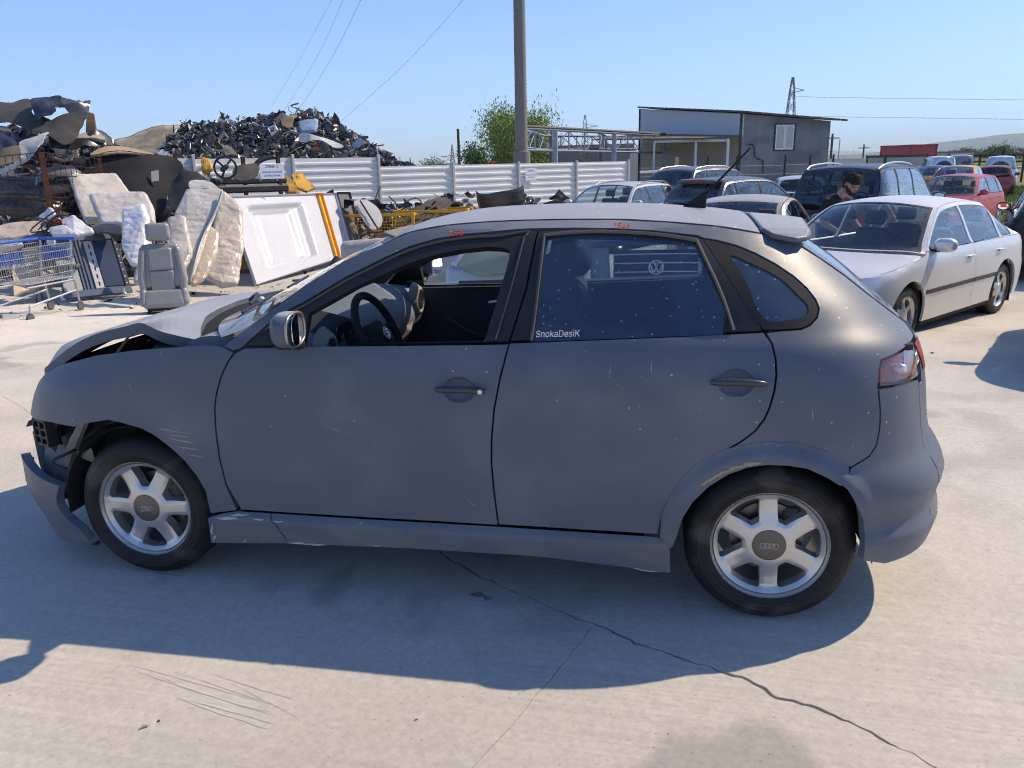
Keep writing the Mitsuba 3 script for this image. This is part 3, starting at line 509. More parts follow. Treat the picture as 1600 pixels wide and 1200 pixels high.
cpart('inner_fender', panel(Polygon([(-1.82, .34), (-1.80, .52), (-1.70, .60), (-1.56, .62), (-1.52, .52), (-1.56, .36), (-1.64, .24), (-1.78, .26)]), lambda q: np.c_[q[:, 0], -.60 - .05 * np.cos((q[:, 0] + 1.68) * 7) + .02 * np.sin(q[:, 1] * 14), q[:, 1]], .03, .02), 'm_v', (.20, .205, .21), vary=.35, smooth=True)
cpart('wheel_arch_liner', cat(panel(sbox(0, -.78, .55, -.50), lambda q: np.c_[-1.235 + .375 * np.cos(q[:, 0] * 1.35 + 1.55), q[:, 1], .295 + .375 * np.sin(q[:, 0] * 1.35 + 1.55)], .05)), 'm_v', (.13, .13, .13), vary=.35, smooth=True)
cpart('bumper_bracket', cat(tube([(-1.47, -.76, .665), (-1.52, -.74, .60), (-1.585, -.72, .52), (-1.62, -.72, .44)], [.022, .02, .026, .014], 6), hull((-1.50, -.77, .50), (-1.45, -.775, .545), (-1.56, -.74, .49), (-1.47, -.74, .46))), 'm_v', (.19, .18, .165), vary=.3)
cpart('label_tag', extr(Polygon([(-.012, -.02), (.012, -.02), (.012, 0), (.022, 0), (0, .022), (-.022, 0), (-.012, 0)]), .002).apply_transform(frame((-1.80, -.58, .47), (.9, -.43, 0), (0, 0, 1))), 'm_v', (.75, .74, .68))
# underbody and wheel houses
cpart('underbody', cat(bx(1.62, 1.5, .10, (-.02, 0, .235)), bx(.30, 1.0, .25, (1.62, 0, .42), .04), bx(1.1, 1.2, .02, (1.15, 0, .62))), 'm_dark', smooth=False)
for sg in (-1, 1):
    for xc in (-1.23, 1.222):
        cpart('wheel_house', panel(sbox(-.1, .42, 3.25, .815 if xc > 0 else .80), lambda q: np.c_[xc + .352 * np.cos(q[:, 0]), sg * q[:, 1], .295 + .352 * np.sin(q[:, 0])], .08), 'm_dark', smooth=True)
# wheels
for (xc, sg, ph) in ((-1.23, -1, .0), (1.23, -1, math.pi / 2 + .06), (-1.23, 1, .3), (1.23, 1, .9)):
    ty, rm, cap, rot = wheel_meshes(phase=ph)
    Fm = frame((xc, sg * .795, .2955), (1, 0, 0), (0, -sg, 0), (0, 0, 1))
    k = cpart('wheel', moved(ty, Fm), 'm_tyre', smooth=35)
    add(k + '__rim', moved(rm, Fm), 'm_alloy', (.58, .57, .55), smooth=35, vary=.14)
    add(k + '__hub_cap', moved(cap, Fm), 'm_alloy', (.13, .125, .12), smooth=35)
    add(k + '__emblem', moved(rings_logo(.021, -.001) if sg < 0 else rings_logo(.021, -.001), Fm @ trimesh.transformations.rotation_matrix(-.12 if xc < 0 else 0, [0, 1, 0])), 'm_metal', (.6, .6, .6), smooth=True)
    add(k + '__brake_disc', moved(rot, Fm), 'm_metal', (.22, .18, .15), smooth=30)
    add(k + '__caliper', moved(bx(.07, .06, .12, (.085, .10, .05), .015), Fm), 'm_v', (.10, .09, .08))
# door mirrors
def mirror(sg):
    c = np.array([-.462, sg * .92, 1.082])
    t = trimesh.creation.icosphere(4, 1.0); v = np.array(t.vertices); v = np.sign(v) * np.abs(v) ** .75; v *= [.062, .078, .062]
    v[:, 0] *= 1 - .25 * (v[:, 1] * sg > 0) * np.abs(v[:, 1]) / .078; cut = v[:, 0] > .024; v[cut, 0] = .024
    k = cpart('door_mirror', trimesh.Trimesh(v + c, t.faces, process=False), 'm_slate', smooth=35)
    a = np.arange(40) * 2 * np.pi / 40; se = lambda e, p=.75: np.sign(e) * np.abs(e) ** p
    rim_ = np.c_[a * 0 + .026, .074 * se(np.cos(a)), .058 * se(np.sin(a))] + c
    add(k + '__rim', tube(rim_, .006, 8, closed=True), 'm_metal', (.42, .40, .36), smooth=True)
    gl = extr(Polygon(np.c_[.071 * se(np.cos(a)), .054 * se(np.sin(a))]), .003); gl.apply_transform(frame(c + [.030, 0, 0], (0, 1, 0), (0, 0, 1)))
    gl.apply_transform(trimesh.transformations.rotation_matrix(-sg * .20, [0, 0, 1], c + [.03, 0, 0])); add(k + '__glass', gl, 'm_mirror', smooth=False)
    add(k + '__foot', hull(sph(c + [-.02, -sg * .05, -.055], .02), sph((-.56, sg * .80, 1.0), .022), sph((-.48, sg * .80, 1.0), .02)), 'm_black')
for sg in (-1, 1): mirror(sg)
# half-lowered glass of the far front door
hg = Polygon([(-.47, 1.0), (.22, 1.02), (.262, 1.20), (-.10, 1.135), (-.40, 1.035)])
add(f'{car}__front_door_001__window', panel(hg, B.side(1, -.012), .05, flip=True), 'm_glass', smooth=True)
# cabin
cab = lambda n, m, c=(.022, .024, .03), b='m_v', **k: cpart(n, m, b, c, **k)
dprof = Polygon([(-.98, .62), (-.98, .985), (-.80, 1.005), (-.62, 1.0), (-.50, .965), (-.455, .90), (-.48, .80), (-.60, .70), (-.62, .62)])
dm = extr(Polygon(curve(dprof.exterior.coords[:-1], 60, closed=True)), 1.42); dm.apply_transform(frame((0, .71, 0), (1, 0, 0), (0, 0, 1)))
dk = cab('dashboard', dm, (.17, .19, .22))
hood_ = hull(sph((-.66, -.53, .99), .03), sph((-.66, -.24, .99), .03), sph((-.50, -.51, .965), .03), sph((-.50, -.26, .965), .03), sph((-.64, -.385, 1.035), .03), sph((-.50, -.385, 1.005), .03)); add(dk + '__instrument_hood', hood_, 'm_v', (.03, .033, .04), smooth=40)
for yy in (-.47, -.385, -.30): add(dk + '__dial', moved(lathe([(1e-4, 0), (.036, 0), (.040, -.008)], 24), frame((-.468, yy, .965), (0, 1, 0), (-1, 0, .0), (0, 0, 1))), 'm_gloss', (.02, .02, .025))
for yy, zz_ in ((.60, .93), (-.62, .93)):
    add(dk + '__vent_surround', moved(lathe([(.052, 0.0), (.06, -.012), (.075, -.006), (.10, .03)], 28), frame((-.445, yy, zz_), (0, 1, 0), (-1, 0, 0), (0, 0, 1))), 'm_v', (.22, .22, .21), smooth=40)
    add(dk + '__vent', cat([bx(.012, .10, .008, (-.442, yy, zz_ - .04 + .016 * i)) for i in range(6)]), 'm_black')
add(dk + '__glove_box', hull(sph((-.50, .25, .86), .02), sph((-.50, .64, .86), .02), sph((-.56, .25, .70), .02), sph((-.56, .64, .70), .02), sph((-.47, .45, .80), .02)), 'm_v', (.17, .17, .165), smooth=40)
sw = np.eye(4); tilt = math.radians(24)
a = np.arange(48) * 2 * np.pi / 48; ring_ = np.c_[a * 0, .182 * np.cos(a), .182 * np.sin(a)]
FW = frame((-.325, -.375, .945), (math.cos(tilt), 0, math.sin(tilt)), (0, 1, 0), (-math.sin(tilt), 0, math.cos(tilt)))
k = cab('steering_wheel', moved(tube(ring_, .0165, 10, closed=True), FW), (.02, .021, .025), smooth=True)
add(k + '__airbag', moved(hull(sph((-.015, .06, .045), .022), sph((-.015, -.06, .045), .022), sph((-.015, .045, -.05), .022), sph((-.015, -.045, -.05), .022), sph((.004, 0, 0), .03)), FW), 'm_v', (.028, .03, .036), smooth=40)
for yy, z2 in ((.17, .02), (-.17, .02), (.07, -.165), (-.07, -.165)): add(k + '__spoke', moved(tube([(-.03, yy * .3, z2 * .3), (-.005, yy, z2)], .016, 6), FW), 'm_v', (.03, .032, .04))
em = meshkit.text_mesh('S', .036, .004, True); em.apply_translation(-em.centroid); em.apply_transform(frame((.036, 0, .0), (0, 1, 0), (0, 0, 1))); add(k + '__emblem', moved(cat(em, tube(np.c_[a * 0 + .034, .026 * np.cos(a), .026 * np.sin(a)], .002, 6, closed=True)), FW), 'm_metal', (.6, .6, .62))
cab('steering_column', tube([(-.34, -.375, .94), (-.6, -.375, .84)], .04), smooth=True)
def seat(name, x, y, s=1.0, back=1.0):
    bc = hull(*[sph((x + a_, y + b_, z_), .05) for a_, b_, z_ in ((.02, .19, .5), (.02, -.19, .5), (.16, .20, .80), (.16, -.20, .80), (.24, .17, 1.02), (.24, -.17, 1.02), (.30, .16, 1.02), (.30, -.16, 1.02), (.12, .2, .5), (.12, -.2, .5))])
    k = cab(name, bc, (.05, .058, .08), smooth=40)
    add(k + '__cushion', hull(*[sph((x + a_, y + b_, z_), .05) for a_, b_, z_ in ((-.45, .2, .50), (-.45, -.2, .50), (.08, .2, .44), (.08, -.2, .44), (-.42, .2, .40), (-.42, -.2, .40))]), 'm_v', (.05, .058, .08), smooth=40)
    add(k + '__headrest', hull(*[sph((x + a_, y + b_, z_), .045) for a_, b_, z_ in ((.25, .09, 1.13), (.25, -.09, 1.13), (.27, .08, 1.235), (.27, -.08, 1.235), (.33, .08, 1.15), (.33, -.08, 1.15))]), 'm_v', (.05, .058, .08), smooth=40)
    add(k + '__post', cat(tube([(x + .28, y + .05, 1.05), (x + .29, y + .05, 1.14)], .006), tube([(x + .28, y - .05, 1.05), (x + .29, y - .05, 1.14)], .006)), 'm_metal', (.5, .5, .5))
seat('front_seat', .12, -.37); seat('front_seat', .12, .37)
k = cab('rear_bench', hull(*[sph((x_, y_, z_), .05) for y_ in (-.58, .58) for x_, z_ in ((.93, .50), (1.12, .96), (1.2, .96), (1.1, .45))]), (.05, .058, .08), smooth=40)
add(k + '__cushion', hull(*[sph((x_, y_, z_), .05) for y_ in (-.58, .58) for x_, z_ in ((.5, .46), (.95, .42), (.5, .36), (.95, .34))]), 'm_v', (.05, .058, .08), smooth=40)
for y_ in (-.36, .36): add(k + '__headrest', hull(*[sph((1.17 + a_, y_ + b_, z_), .04) for a_, b_, z_ in ((0, .09, 1.05), (0, -.09, 1.05), (.02, .08, 1.12), (.02, -.08, 1.12), (.06, .08, 1.07), (.06, -.08, 1.07))]), 'm_v', (.05, .058, .08), smooth=40)
cab('parcel_shelf', bx(.48, 1.2, .02, (1.45, 0, .985)), (.035, .037, .045))
for sg in (-1, 1):
    for dk_, P in ((f'{car}__front_door', P_fdoor), (f'{car}__rear_door', P_rdoor)):
        dk_ = dk_ if sg < 0 else dk_ + '_001'
        add(dk_ + '__inner_trim', panel(P.buffer(0).buffer(-.02), B.side(sg, lambda x, z: -.075 - .02 * smt(.9, .7, z)), .06, .03, inward=(0, sg, 0), flip=sg > 0), 'm_v', (.045, .052, .07), smooth=True)
    if sg > 0:
        add(dk_.replace('rear', 'front') + '__inner_handle', hull(sph((-.08, .70, .905), .008), sph((.03, .70, .915), .010), sph((.05, .715, .92), .016)), 'm_metal', (.75, .76, .78))
        add(dk_.replace('rear', 'front') + '__armrest', tube(curve([(-.32, .70, .82), (-.2, .675, .75), (-.02, .67, .715), (.15, .68, .715)], 16), [.014] * 16), 'm_v', (.05, .055, .065), smooth=True)
    cab('pillar_trim', panel(Polygon([(.24, .95), (.32, 1.40), (.42, 1.40), (.36, .95)]), B.side(sg, -.05), .05, flip=sg > 0), (.10, .105, .11), smooth=True)
cab('headliner', panel(xv([(-.2, -.93), (1.2, -.93), (1.2, .93), (-.2, .93)]), B.topf(-.035), .08), (.14, .14, .135), smooth=True)
k = cab('rear_view_mirror', hull(sph((-.30, -.09, 1.27), .022), sph((-.30, .09, 1.27), .022)), (.03, .03, .03), smooth=40)
for yy in (-.36, .36): cab('sun_visor', bx(.14, .36, .012, (-.16, yy, 1.36), .004, ry=.35), (.16, .16, .15))
# marks on the car: red figures on the roof rail, lettering on the window, scratches
def write(key, text, h, x0, z0, fld, bsdf, col, slope=0.0, lean=0.0):
    m = meshkit.text_mesh(text, h, .0015); v = np.array(m.vertices); v[:, 0] += lean * v[:, 1]
    q = fld(np.c_[x0 + v[:, 0], z0 + v[:, 1] + slope * v[:, 0]]); q[:, 1] -= v[:, 2] + .0008; m.vertices = q; return add(key, m, bsdf, col, smooth=False)
write(f'{car}__number_mark', '1576', .018, .035, 1.371, B.side(-1, offs), 'm_v', (.5, .06, .05), .06, .3)
write(f'{car}__number_mark', '1546', .018, .645, 1.395, B.side(-1, offs), 'm_v', (.5, .06, .05), -.02, .3)
write(f'{car}__window_lettering', 'SnokaDesiK', .020, .395, 1.037, B.side(-1, -.011), 'm_v', (.50, .51, .53), .03)
rs = np.random.default_rng(5)
def scr_mark(x, z, l, a, w, off, fld_off=None):
    d = np.array([np.cos(a), np.sin(a)]); m = np.array([-d[1], d[0]]); n = 7; t = np.linspace(-.5, .5, n)
    c = np.array([x, z]) + d * l * t[:, None] + m * (rs.random((n, 1)) - .5) * w * .6; ww = w * (1 - (2 * t) ** 2) * (.5 + rs.random(n)) + .0003
    P = Polygon(np.vstack([c + m * ww[:, None] / 2, (c - m * ww[:, None] / 2)[::-1]])).buffer(0)
    return panel(P, B.side(-1, lambda x, z: (fld_off(x, z) if fld_off else offs(x, z)) + .0012), .01)
cpart('scratch', cat([scr_mark(*s) for s in ((-1.02, .66, .16, -.1, .004, 0), (-.98, .62, .12, -.12, .005, 0), (-.99, .64, .09, -.08, .004, 0), (-.96, .59, .10, -.1, .004, 0), (-.93, .56, .08, -.1, .003, 0), (.16, .42, .05, -.8, .0022, 0), (-.35, .69, .14, -.35, .0016, 0), (.66, .93, .05, 1.5, .003, 0), (.80, .95, .045, 1.55, .003, 0), (1.33, .80, .05, 1.7, .003, 0), (-1.18, .83, .05, -1.1, .002, 0))]), 'm_v', (.30, .30, .29), smooth=True, kind='stuff')
cpart('scuff', cat([scr_mark(x, z, l, a, w, 0, sko) for x, z, l, a, w in ((-.83, .305, .10, 0, .010), (-.78, .318, .09, .05, .008), (-.70, .308, .05, 0, .006), (-.62, .304, .05, 0, .006), (-.53, .214, .13, 0, .008), (-.46, .212, .06, .1, .010), (-.22, .226, .03, 0, .005), (-.905, .25, .05, 1.4, .008), (-.90, .215, .03, 1.2, .008), (-.77, .208, .02, .9, .006), (-.28, .315, .02, 0, .005), (.80, .197, .10, -.1, .006))]), 'm_v', (.42, .41, .40), smooth=True, kind='stuff')
cpart('bare_edge', cat([scr_mark(1.222 + .347 * np.cos(t), .295 + .347 * np.sin(t), .05, t + np.pi / 2, .010, 0, lambda x, z: flare(x, z) + .002) for t in np.linspace(1.78, 2.28, 9)]), 'm_v', (.36, .28, .16), smooth=True, kind='stuff')
# ---------------------------------------------------------------- the other cars in the yard
SW = {}
def simple_wheel(sp):
    if sp not in SW:
        ty, rm, cap, rot = wheel_meshes(spokes=sp, hi=False); SW[sp] = (ty, cat(rm, cap), lathe([(1e-4, .05), (.17, .05), (.17, .12)], 24))
    return SW[sp]
def make_car(name, label, pose, col, L=(-2.1, 2.1), W=.87, roof=1.46, belt=.95, lip=.74, xc=-1.0, xa=-.25, xp=1.05, xb=1.65, zb=1.0, boot=None, axles=(-1.29, 1.29), pil=((.30, .36), (1.12, 1.22)), xC=1.6,
             glass='m_tint', rails=False, chrome=False, mould=False, mirrors=True, spokes=5, wr=1.06, res=.07, group=None, lamps=True, plate=False, spoiler=False, cabin=True, trim=(.02, .02, .022), dark_pillars=True, skip=(), rear_glass=None, front_dark=False):
    x0, x1 = L; boot = boot if boot is not None else zb - .03; A, C = axles
    P = lambda *q: [tuple(map(float, t)) for t in q]
    sec = [(0, .93 * W), (.3, .98 * W), (.6, W), (.8, .985 * W), (belt - .03, .955 * W), (belt + .05, .90 * W), (roof - .14, .73 * W), (roof - .06, .665 * W), (roof + .1, .4 * W)]
    xr = [(.15, x1 - .08), (.42, x1), (.6, x1 - .01), (.7, x1 - .05), (min(boot, belt) - .02, x1 - .05), (max(boot + .06, belt + .1), min(xb + .24, x1 - .04)), (roof - .05, min(xp + .26, x1 - .06)), (roof + .2, xp)]
    xf = [(.15, x0 + .08), (.42, x0), (.6, x0 + .02), (lip, x0 + .10), (belt, xc - .6), (roof, xa - .7)]
    R = [(x0, lip - .06), (x0 + .35, lip + .01), (xc - .1, belt - .045), (xc + .12, belt - .01), (xc + .22, belt + .06), (xa + .13, roof - .085), ((xa + xp) / 2, roof - .055), (xp - .05, roof - .09), (xb - .10, zb + .09), (xb + .06, zb + .01), (x1 - .12, boot - .03), (x1, boot - .08)]

    Z = [(x0, lip - .05), (x0 + .2, lip + .03), (xc - .05, belt + .01), (xc, belt + .035), (xc + .12, belt + .12), (xa, roof - .035), (xa + .35, roof - .008), ((xa + xp) / 2 + .1, roof), (xp - .2, roof - .025), (xp, roof - .055), (xb, zb + .02), (x1 - .08, boot + .01), (x1, boot - .05)]
    inc = lambda q: (lambda o: [o.append(r) or r for r in q if not o or r[0] > o[-1][0] + .02])([])
    Z = inc(Z); R = inc(R)
    b = Body(1.0, sec, xr, xf, R, Z)
    x, y, h, z = pose; to = T().translate([x, y, z]).rotate([0, 0, 1], math.degrees(h))
    key = thing(name, label, 'car' if 'van' not in name else 'van', group)
    def ap(n, m, bsdf, color=None, **k):
        if len(tm(m).faces) == 0: return None
        k.setdefault('smooth', True); return add(n if n.startswith(key) else f'{key}__{n}', m, bsdf, color, to=to, **k)
    def arch(c): return Point(c, .31).buffer(.375, 24)
    Rx = lambda a, c, n=24: [(t, float(b.R(np.array(t)))) for t in np.linspace(a, c, n)]
    seamr = [(float(b.seam_rear(np.array(t))), t) for t in np.linspace(.2, boot - .04, 8)]; seamf = [(float(b.seam_front(np.array(t))), t) for t in np.linspace(.2, lip - .03, 8)]
    xs_f, xs_r = seamf[-1][0], seamr[-1][0]
    whole = Polygon([(A + .3, .22), (C - .3, .22)] + seamr + Rx(xs_f, xs_r, 60)[::-1] + seamf[::-1]).buffer(0).difference(arch(A)).difference(arch(C))
    dlo = Polygon([(t, r - .045) for t, r in Rx(xc, xC, 40)] + [(xC + .06, belt + .03), (xc + .1, belt + .005)]).buffer(0).intersection(sbox(x0, belt, x1, 3)).buffer(-.02).buffer(.02)
    pl = [Polygon([(bt - .035, belt - .05), (bt + .035, belt - .05), (tp + .03, roof), (tp - .03, roof)]) for tp, bt in pil]
    wins = dlo
    for q in pl: wins = wins.difference(q)
    ws = sorted([g for g in getattr(wins, 'geoms', [wins]) if g.area > .012], key=lambda g: g.centroid.x)
    g1, g2, g3 = xc + .10, pil[0][1], pil[-1][1] if len(pil) > 1 else C - .1
    pieces = {'front_fender': sbox(x0 - 1, 0, g1, belt + .012), 'front_door': sbox(g1, 0, g2, belt + .012), 'rear_door': sbox(g2, 0, g3, belt + .012), 'rear_quarter': sbox(g3, 0, x1 + 1, belt + .012), 'roof_frame': sbox(x0 - 1, belt + .012, x1 + 1, 3)}
    for sg in (-1, 1):
        fl = sg > 0
        for nm, bxp in pieces.items():
            if nm in skip: continue
            q = whole.intersection(bxp).difference(wins.buffer(.001))
            if nm == 'roof_frame' and dark_pillars: q = q.difference(unary(pl).intersection(dlo.buffer(.01)))
            kk = ap(nm, panel(q.buffer(-.003), b.side(sg), res, .025, flip=fl), 'm_paint', col)
            if kk and 'door' in nm:
                hx_ = (g2 if 'front' in nm else g3) - .16; hp = b.side(sg, .018)(np.array([[hx_ - .08, belt - .12], [hx_, belt - .115], [hx_ + .08, belt - .12]]))
                ap(kk + '__handle', tube(hp, .014, 6), 'm_paint', col)
                if mould:
                    a0, a1 = (g1 + .02, g2 - .01) if 'front' in nm else (g2 + .01, g3 - .12)
                    ap(kk + '__moulding', panel(sbox(a0, .515, a1, .56).difference(arch(C).buffer(.03)), b.side(sg, .010), .1, .015, flip=fl), 'm_black')
        for q_ in (pl if dark_pillars else ()): ap('pillar_trim', panel(q_.intersection(dlo).buffer(-.001), b.side(sg, -.002), res, .02, flip=fl), 'm_black')
        for g in ws: ap('side_window', panel(g, b.side(sg, -.008), res * 1.6, flip=fl), glass)
        if chrome: ap('window_trim', tube(b.side(sg, .003)(dens(np.array(dlo.buffer(.008).exterior.coords[:-1]), .05)), .009, 5, closed=True), 'm_metal', (.75, .74, .72))
        ap('sill', panel(sbox(A + .40, .17, C - .40, .235), b.side(sg, -.02), .2, .06, flip=fl), 'm_v', trim)
        if mirrors:
            mx = xc + .36; my = float(b.Y(np.array(mx), np.array(belt + .02)))
            m = trimesh.creation.icosphere(3, 1.0); v = np.array(m.vertices); v = np.sign(v) * np.abs(v) ** .8 * [.07, .115, .075]; v[:, 0] = np.minimum(v[:, 0], .03)
            k = ap('door_mirror', trimesh.Trimesh(v + [mx, sg * (my + .11), belt + .07], m.faces, process=False), 'm_paint', col if not front_dark else (.015, .015, .017), smooth=35)
            ap(k + '__foot', bx(.07, .12, .03, (mx, sg * (my + .02), belt + .01), .008), 'm_black')
            ap(k + '__glass', extr(Polygon(np.c_[.09 * np.cos(np.arange(20) * .314), .055 * np.sin(np.arange(20) * .314)]), .004).apply_transform(frame((mx + .031, sg * (my + .115), belt + .07), (0, 1, 0), (0, 0, 1))), 'm_mirror', smooth=False)
        if rails:
            rr_ = [(t, float(b.R(np.array(t)))) for t in np.linspace(xa + .25, xp - .02, 12)]; p3 = b.side(sg, -.03)(np.array(rr_)); p3[:, 2] += .015 + .05 * np.sin(np.linspace(0, np.pi, 12)) ** .35
            ap('roof_rail', tube(p3, .018, 8), 'm_metal', (.6, .6, .6) if rails is True else rails)
        for ax in (A, C):
            ty, rm, back = simple_wheel(spokes); Fm = frame((ax, sg * (W - .045), .297 * wr), (wr, 0, 0), (0, -sg, 0), (0, 0, wr))
            k = ap('wheel', moved(ty, Fm), 'm_tyre', smooth=35); ap(k + '__rim', moved(rm, Fm), 'm_alloy', (.5, .5, .5), smooth=35); ap(k + '__brake_disc', moved(back, Fm), 'm_dark')
            ap('wheel_house', panel(sbox(-.1, .3, 3.25, W - .05), lambda q: np.c_[ax + .37 * np.cos(q[:, 0]), sg * q[:, 1], .31 + .37 * np.sin(q[:, 0])], .2), 'm_dark')
    va = np.linspace(-.985, .985, 17); lim = float(seamf[-1][0])
    K = .7; xv = lambda pts: Polygon([(x_, v * K) for x_, v in pts]).buffer(0)
    bow = lambda xx, v, a: xx - a * (1 - abs(v) ** 2.2)
    if 'bonnet' not in skip: ap('bonnet', panel(xv([(bow(x0 + .25, v, .16), v) for v in va] + [(bow(xc + .04, v, .17), v) for v in va[::-1]]).buffer(-.003), b.topf(), res, .03), 'm_paint', col)
    ap('windscreen_surround', panel(xv([(bow(xc + .045, v, .17), v) for v in va] + [(bow(xc + .14, v, .17), v) for v in va[::-1]]), b.topf(-.004), res), 'm_black')
    ws_ = xv([(bow(xc + .13, v, .17), v) for v in va * .95] + [(bow(xa + .03, v, .08), v) for v in va[::-1] * .94])
    fr = xv([(bow(xc + .11, v, .17), v) for v in va] + [(bow(xa + .06, v, .08), v) for v in va[::-1]])
    wk = ap('windscreen', panel(ws_, b.topf(-.003), res), glass if not front_dark else 'm_deep')
    ap(wk + '__black_band', panel(ws_.difference(ws_.buffer(-.035)), b.topf(.002), .05), 'm_black')
    ap('windscreen_pillar', panel(fr.difference(ws_.buffer(-.001)), b.topf(), res, .015), 'm_paint', col)
    rg = xv([(xp + .06, v) for v in va * .90] + [(xb - .04 + .05 * (1 - v * v), v) for v in va[::-1] * .90])
    rf = xv([(bow(xa + .062, v, .08), v) for v in va] + [(xp, v) for v in va[::-1]])
    ap('roof', panel(rf, b.topf(), res, .015), 'm_paint', col)
    ap('headliner', panel(rf.buffer(-.04), b.topf(-.04), .15), 'm_v', (.2, .2, .2))
    tail = xv([(xp + .004, v) for v in va] + [(xb + .05, v) for v in va[::-1]]).difference(rg)
    bk = ap('boot_lid' if x1 - xb > .3 else 'tailgate', panel(xv([(xb + .054, v) for v in va] + [(x1 - .12 + .04 * (1 - v * v), v) for v in va[::-1] * .97]) if x1 - xb > .3 else tail, b.topf(), res, .02), 'm_paint', col)
    if x1 - xb > .3: ap('rear_pillar', panel(tail, b.topf(), res, .015), 'm_paint', col)
    k = ap('rear_window', panel(rg, b.topf(-.002), res), rear_glass or glass)
    if spoiler:
        k = ap('roof_spoiler', hull(*[sph((xp + a_, s * y_, roof - .06 + c_), .02) for s in (-1, 1) for a_, y_, c_ in ((.0, .5, 0), (.18, .44, -.01), (.2, .0, 0), (0, 0, .03), (.16, .46, -.05))]), 'm_paint', col, smooth=35)
        ap(k + '__brake_light', bx(.02, .34, .03, (xp + .215, 0, roof - .075)), 'm_gloss', (.3, .02, .02))
    ysf = lambda z, f=1.0: float(b.yseam(np.array(z))) * f
    zf = np.linspace(.2, lip - .015, 8); zr = np.linspace(.2, boot - .035, 8)
    fp = Polygon([(-ysf(t), t) for t in zf] + [(ysf(t), t) for t in zf[::-1]])
    lampz = (lip - .19, lip - .035)
    hl = [Polygon([(s * ysf(.6) * 1.0, lampz[0]), (s * ysf(.6) * 1.0, lampz[1]), (s * .40, lampz[1] - .01), (s * .46, lampz[0] + .01)]) for s in (-1, 1)]
    gr = sbox(-.36, lip - .17, .36, lip - .05); lg = sbox(-.5, .26, .5, .36)
    face = fp.difference(gr).difference(lg)
    for q in hl: face = face.difference(q)
    ap('front_bumper', panel(face.buffer(-.002), b.endf(False), res, .03, flip=True), 'm_paint', col)
    kk = ap('grille', panel(gr, b.endf(False, -.03), .1, flip=True), 'm_black'); ap('air_intake', panel(lg, b.endf(False, -.03), .1, flip=True), 'm_black')
    for i in range(3): ap(kk + '__slat', panel(sbox(-.355, lip - .155 + .035 * i, .355, lip - .143 + .035 * i), b.endf(False, .002), .1, .02, flip=True), 'm_metal', (.55, .55, .55))
    if lamps:
        for s, q in zip((-1, 1), hl):
            k = ap('headlamp', panel(q, b.endf(False, .0), .04, .02, flip=True), 'm_glass'); ap(k + '__housing', panel(q, b.endf(False, -.05), .05, flip=True), 'm_metal', (.45, .45, .45))
    rp = Polygon([(-ysf(t), t) for t in zr] + [(ysf(t), t) for t in zr[::-1]])
    tl_ = [Polygon([(s * ysf(.7), boot - .26), (s * ysf(.7), boot - .06), (s * .44, boot - .06), (s * .50, boot - .26)]) for s in (-1, 1)]
    rear = rp
    for q in tl_: rear = rear.difference(q)
    ap('rear_bumper', panel(rear.intersection(sbox(-2, 0, 2, .62)).buffer(-.003), b.endf(True), res, .03), 'm_paint', col)
    ap('rear_panel', panel(rear.intersection(sbox(-2, .62, 2, 2)).buffer(-.003), b.endf(True), res, .03), 'm_paint', col)
    for s, q in zip((-1, 1), tl_): ap('tail_lamp', panel(q, b.endf(True, .004), .04, .02), 'm_gloss', (.28, .02, .025))
    ap('underbody', bx(x1 - x0 - .6, 1.5 * W, .15, ((x0 + x1) / 2, 0, .27)), 'm_dark', smooth=False)
    if cabin:
        ap('dashboard', hull(*[sph((xx, yy, zz_), .03) for yy in (-.68 * W, .68 * W) for xx, zz_ in ((xc + .22, belt - .05), (xc + .55, belt - .02), (xc + .62, belt - .2), (xc + .2, belt - .3))]), 'm_v', (.035, .035, .038), smooth=40)
        ap('cabin_floor', bx(xb - xc - .1, 1.6 * W, .1, ((xb + xc) / 2, 0, .45)), 'm_dark', smooth=False)
        a = np.arange(24) * 2 * np.pi / 24; ap('steering_wheel', moved(tube(np.c_[a * 0, .18 * np.cos(a), .18 * np.sin(a)], .015, 6, closed=True), frame((xc + .78, -.36, belt - .02), (.9, 0, .42), (0, 1, 0), (-.42, 0, .9))), 'm_black')
        for sx, ys in ((xc + 1.25, (-.36, .36)), (min(xb - .45, xc + 2.2), (-.4, .4))):
            for yy in ys:
                k = ap('seat', hull(*[sph((sx + a_, yy + b_, c_), .05) for a_, b_, c_ in ((0, .2, .55), (0, -.2, .55), (.18, .17, belt + .08), (.18, -.17, belt + .08), (.1, .2, .5), (.1, -.2, .5))]), 'm_v', (.05, .05, .055), smooth=40)
                ap(k + '__headrest', hull(*[sph((sx + a_, yy + b_, c_), .035) for a_, b_, c_ in ((.18, .09, belt + .20), (.18, -.09, belt + .20), (.2, .09, belt + .30), (.2, -.09, belt + .30), (.25, 0, belt + .22))]), 'm_v', (.05, .05, .055), smooth=40)
    return key, b, ap
def unary(gs): return shapely.union_all(list(gs))
SILV = (.63, .64, .65)
oc, ob, oap = make_car('saloon_car', 'silver four-door saloon with dusty windscreen and black door mouldings right behind the grey hatchback', (3.511, 6.72, .884, -.30), SILV, L=(-2.17, 2.28), W=.885, roof=1.46, belt=.94, lip=.77, xc=-1.05, xa=-.28, xp=1.02, xb=1.62, zb=1.04, boot=1.0, axles=(-1.29, 1.29), pil=((.26, .32), (1.06, 1.20)), xC=1.46, mould=True, spokes=6, res=.045, glass='m_glass', dark_pillars=False)
oap('mud_flap', bx(.015, .22, .25, (1.29 + .36, -.74, .25), .004), 'm_black', smooth=False)
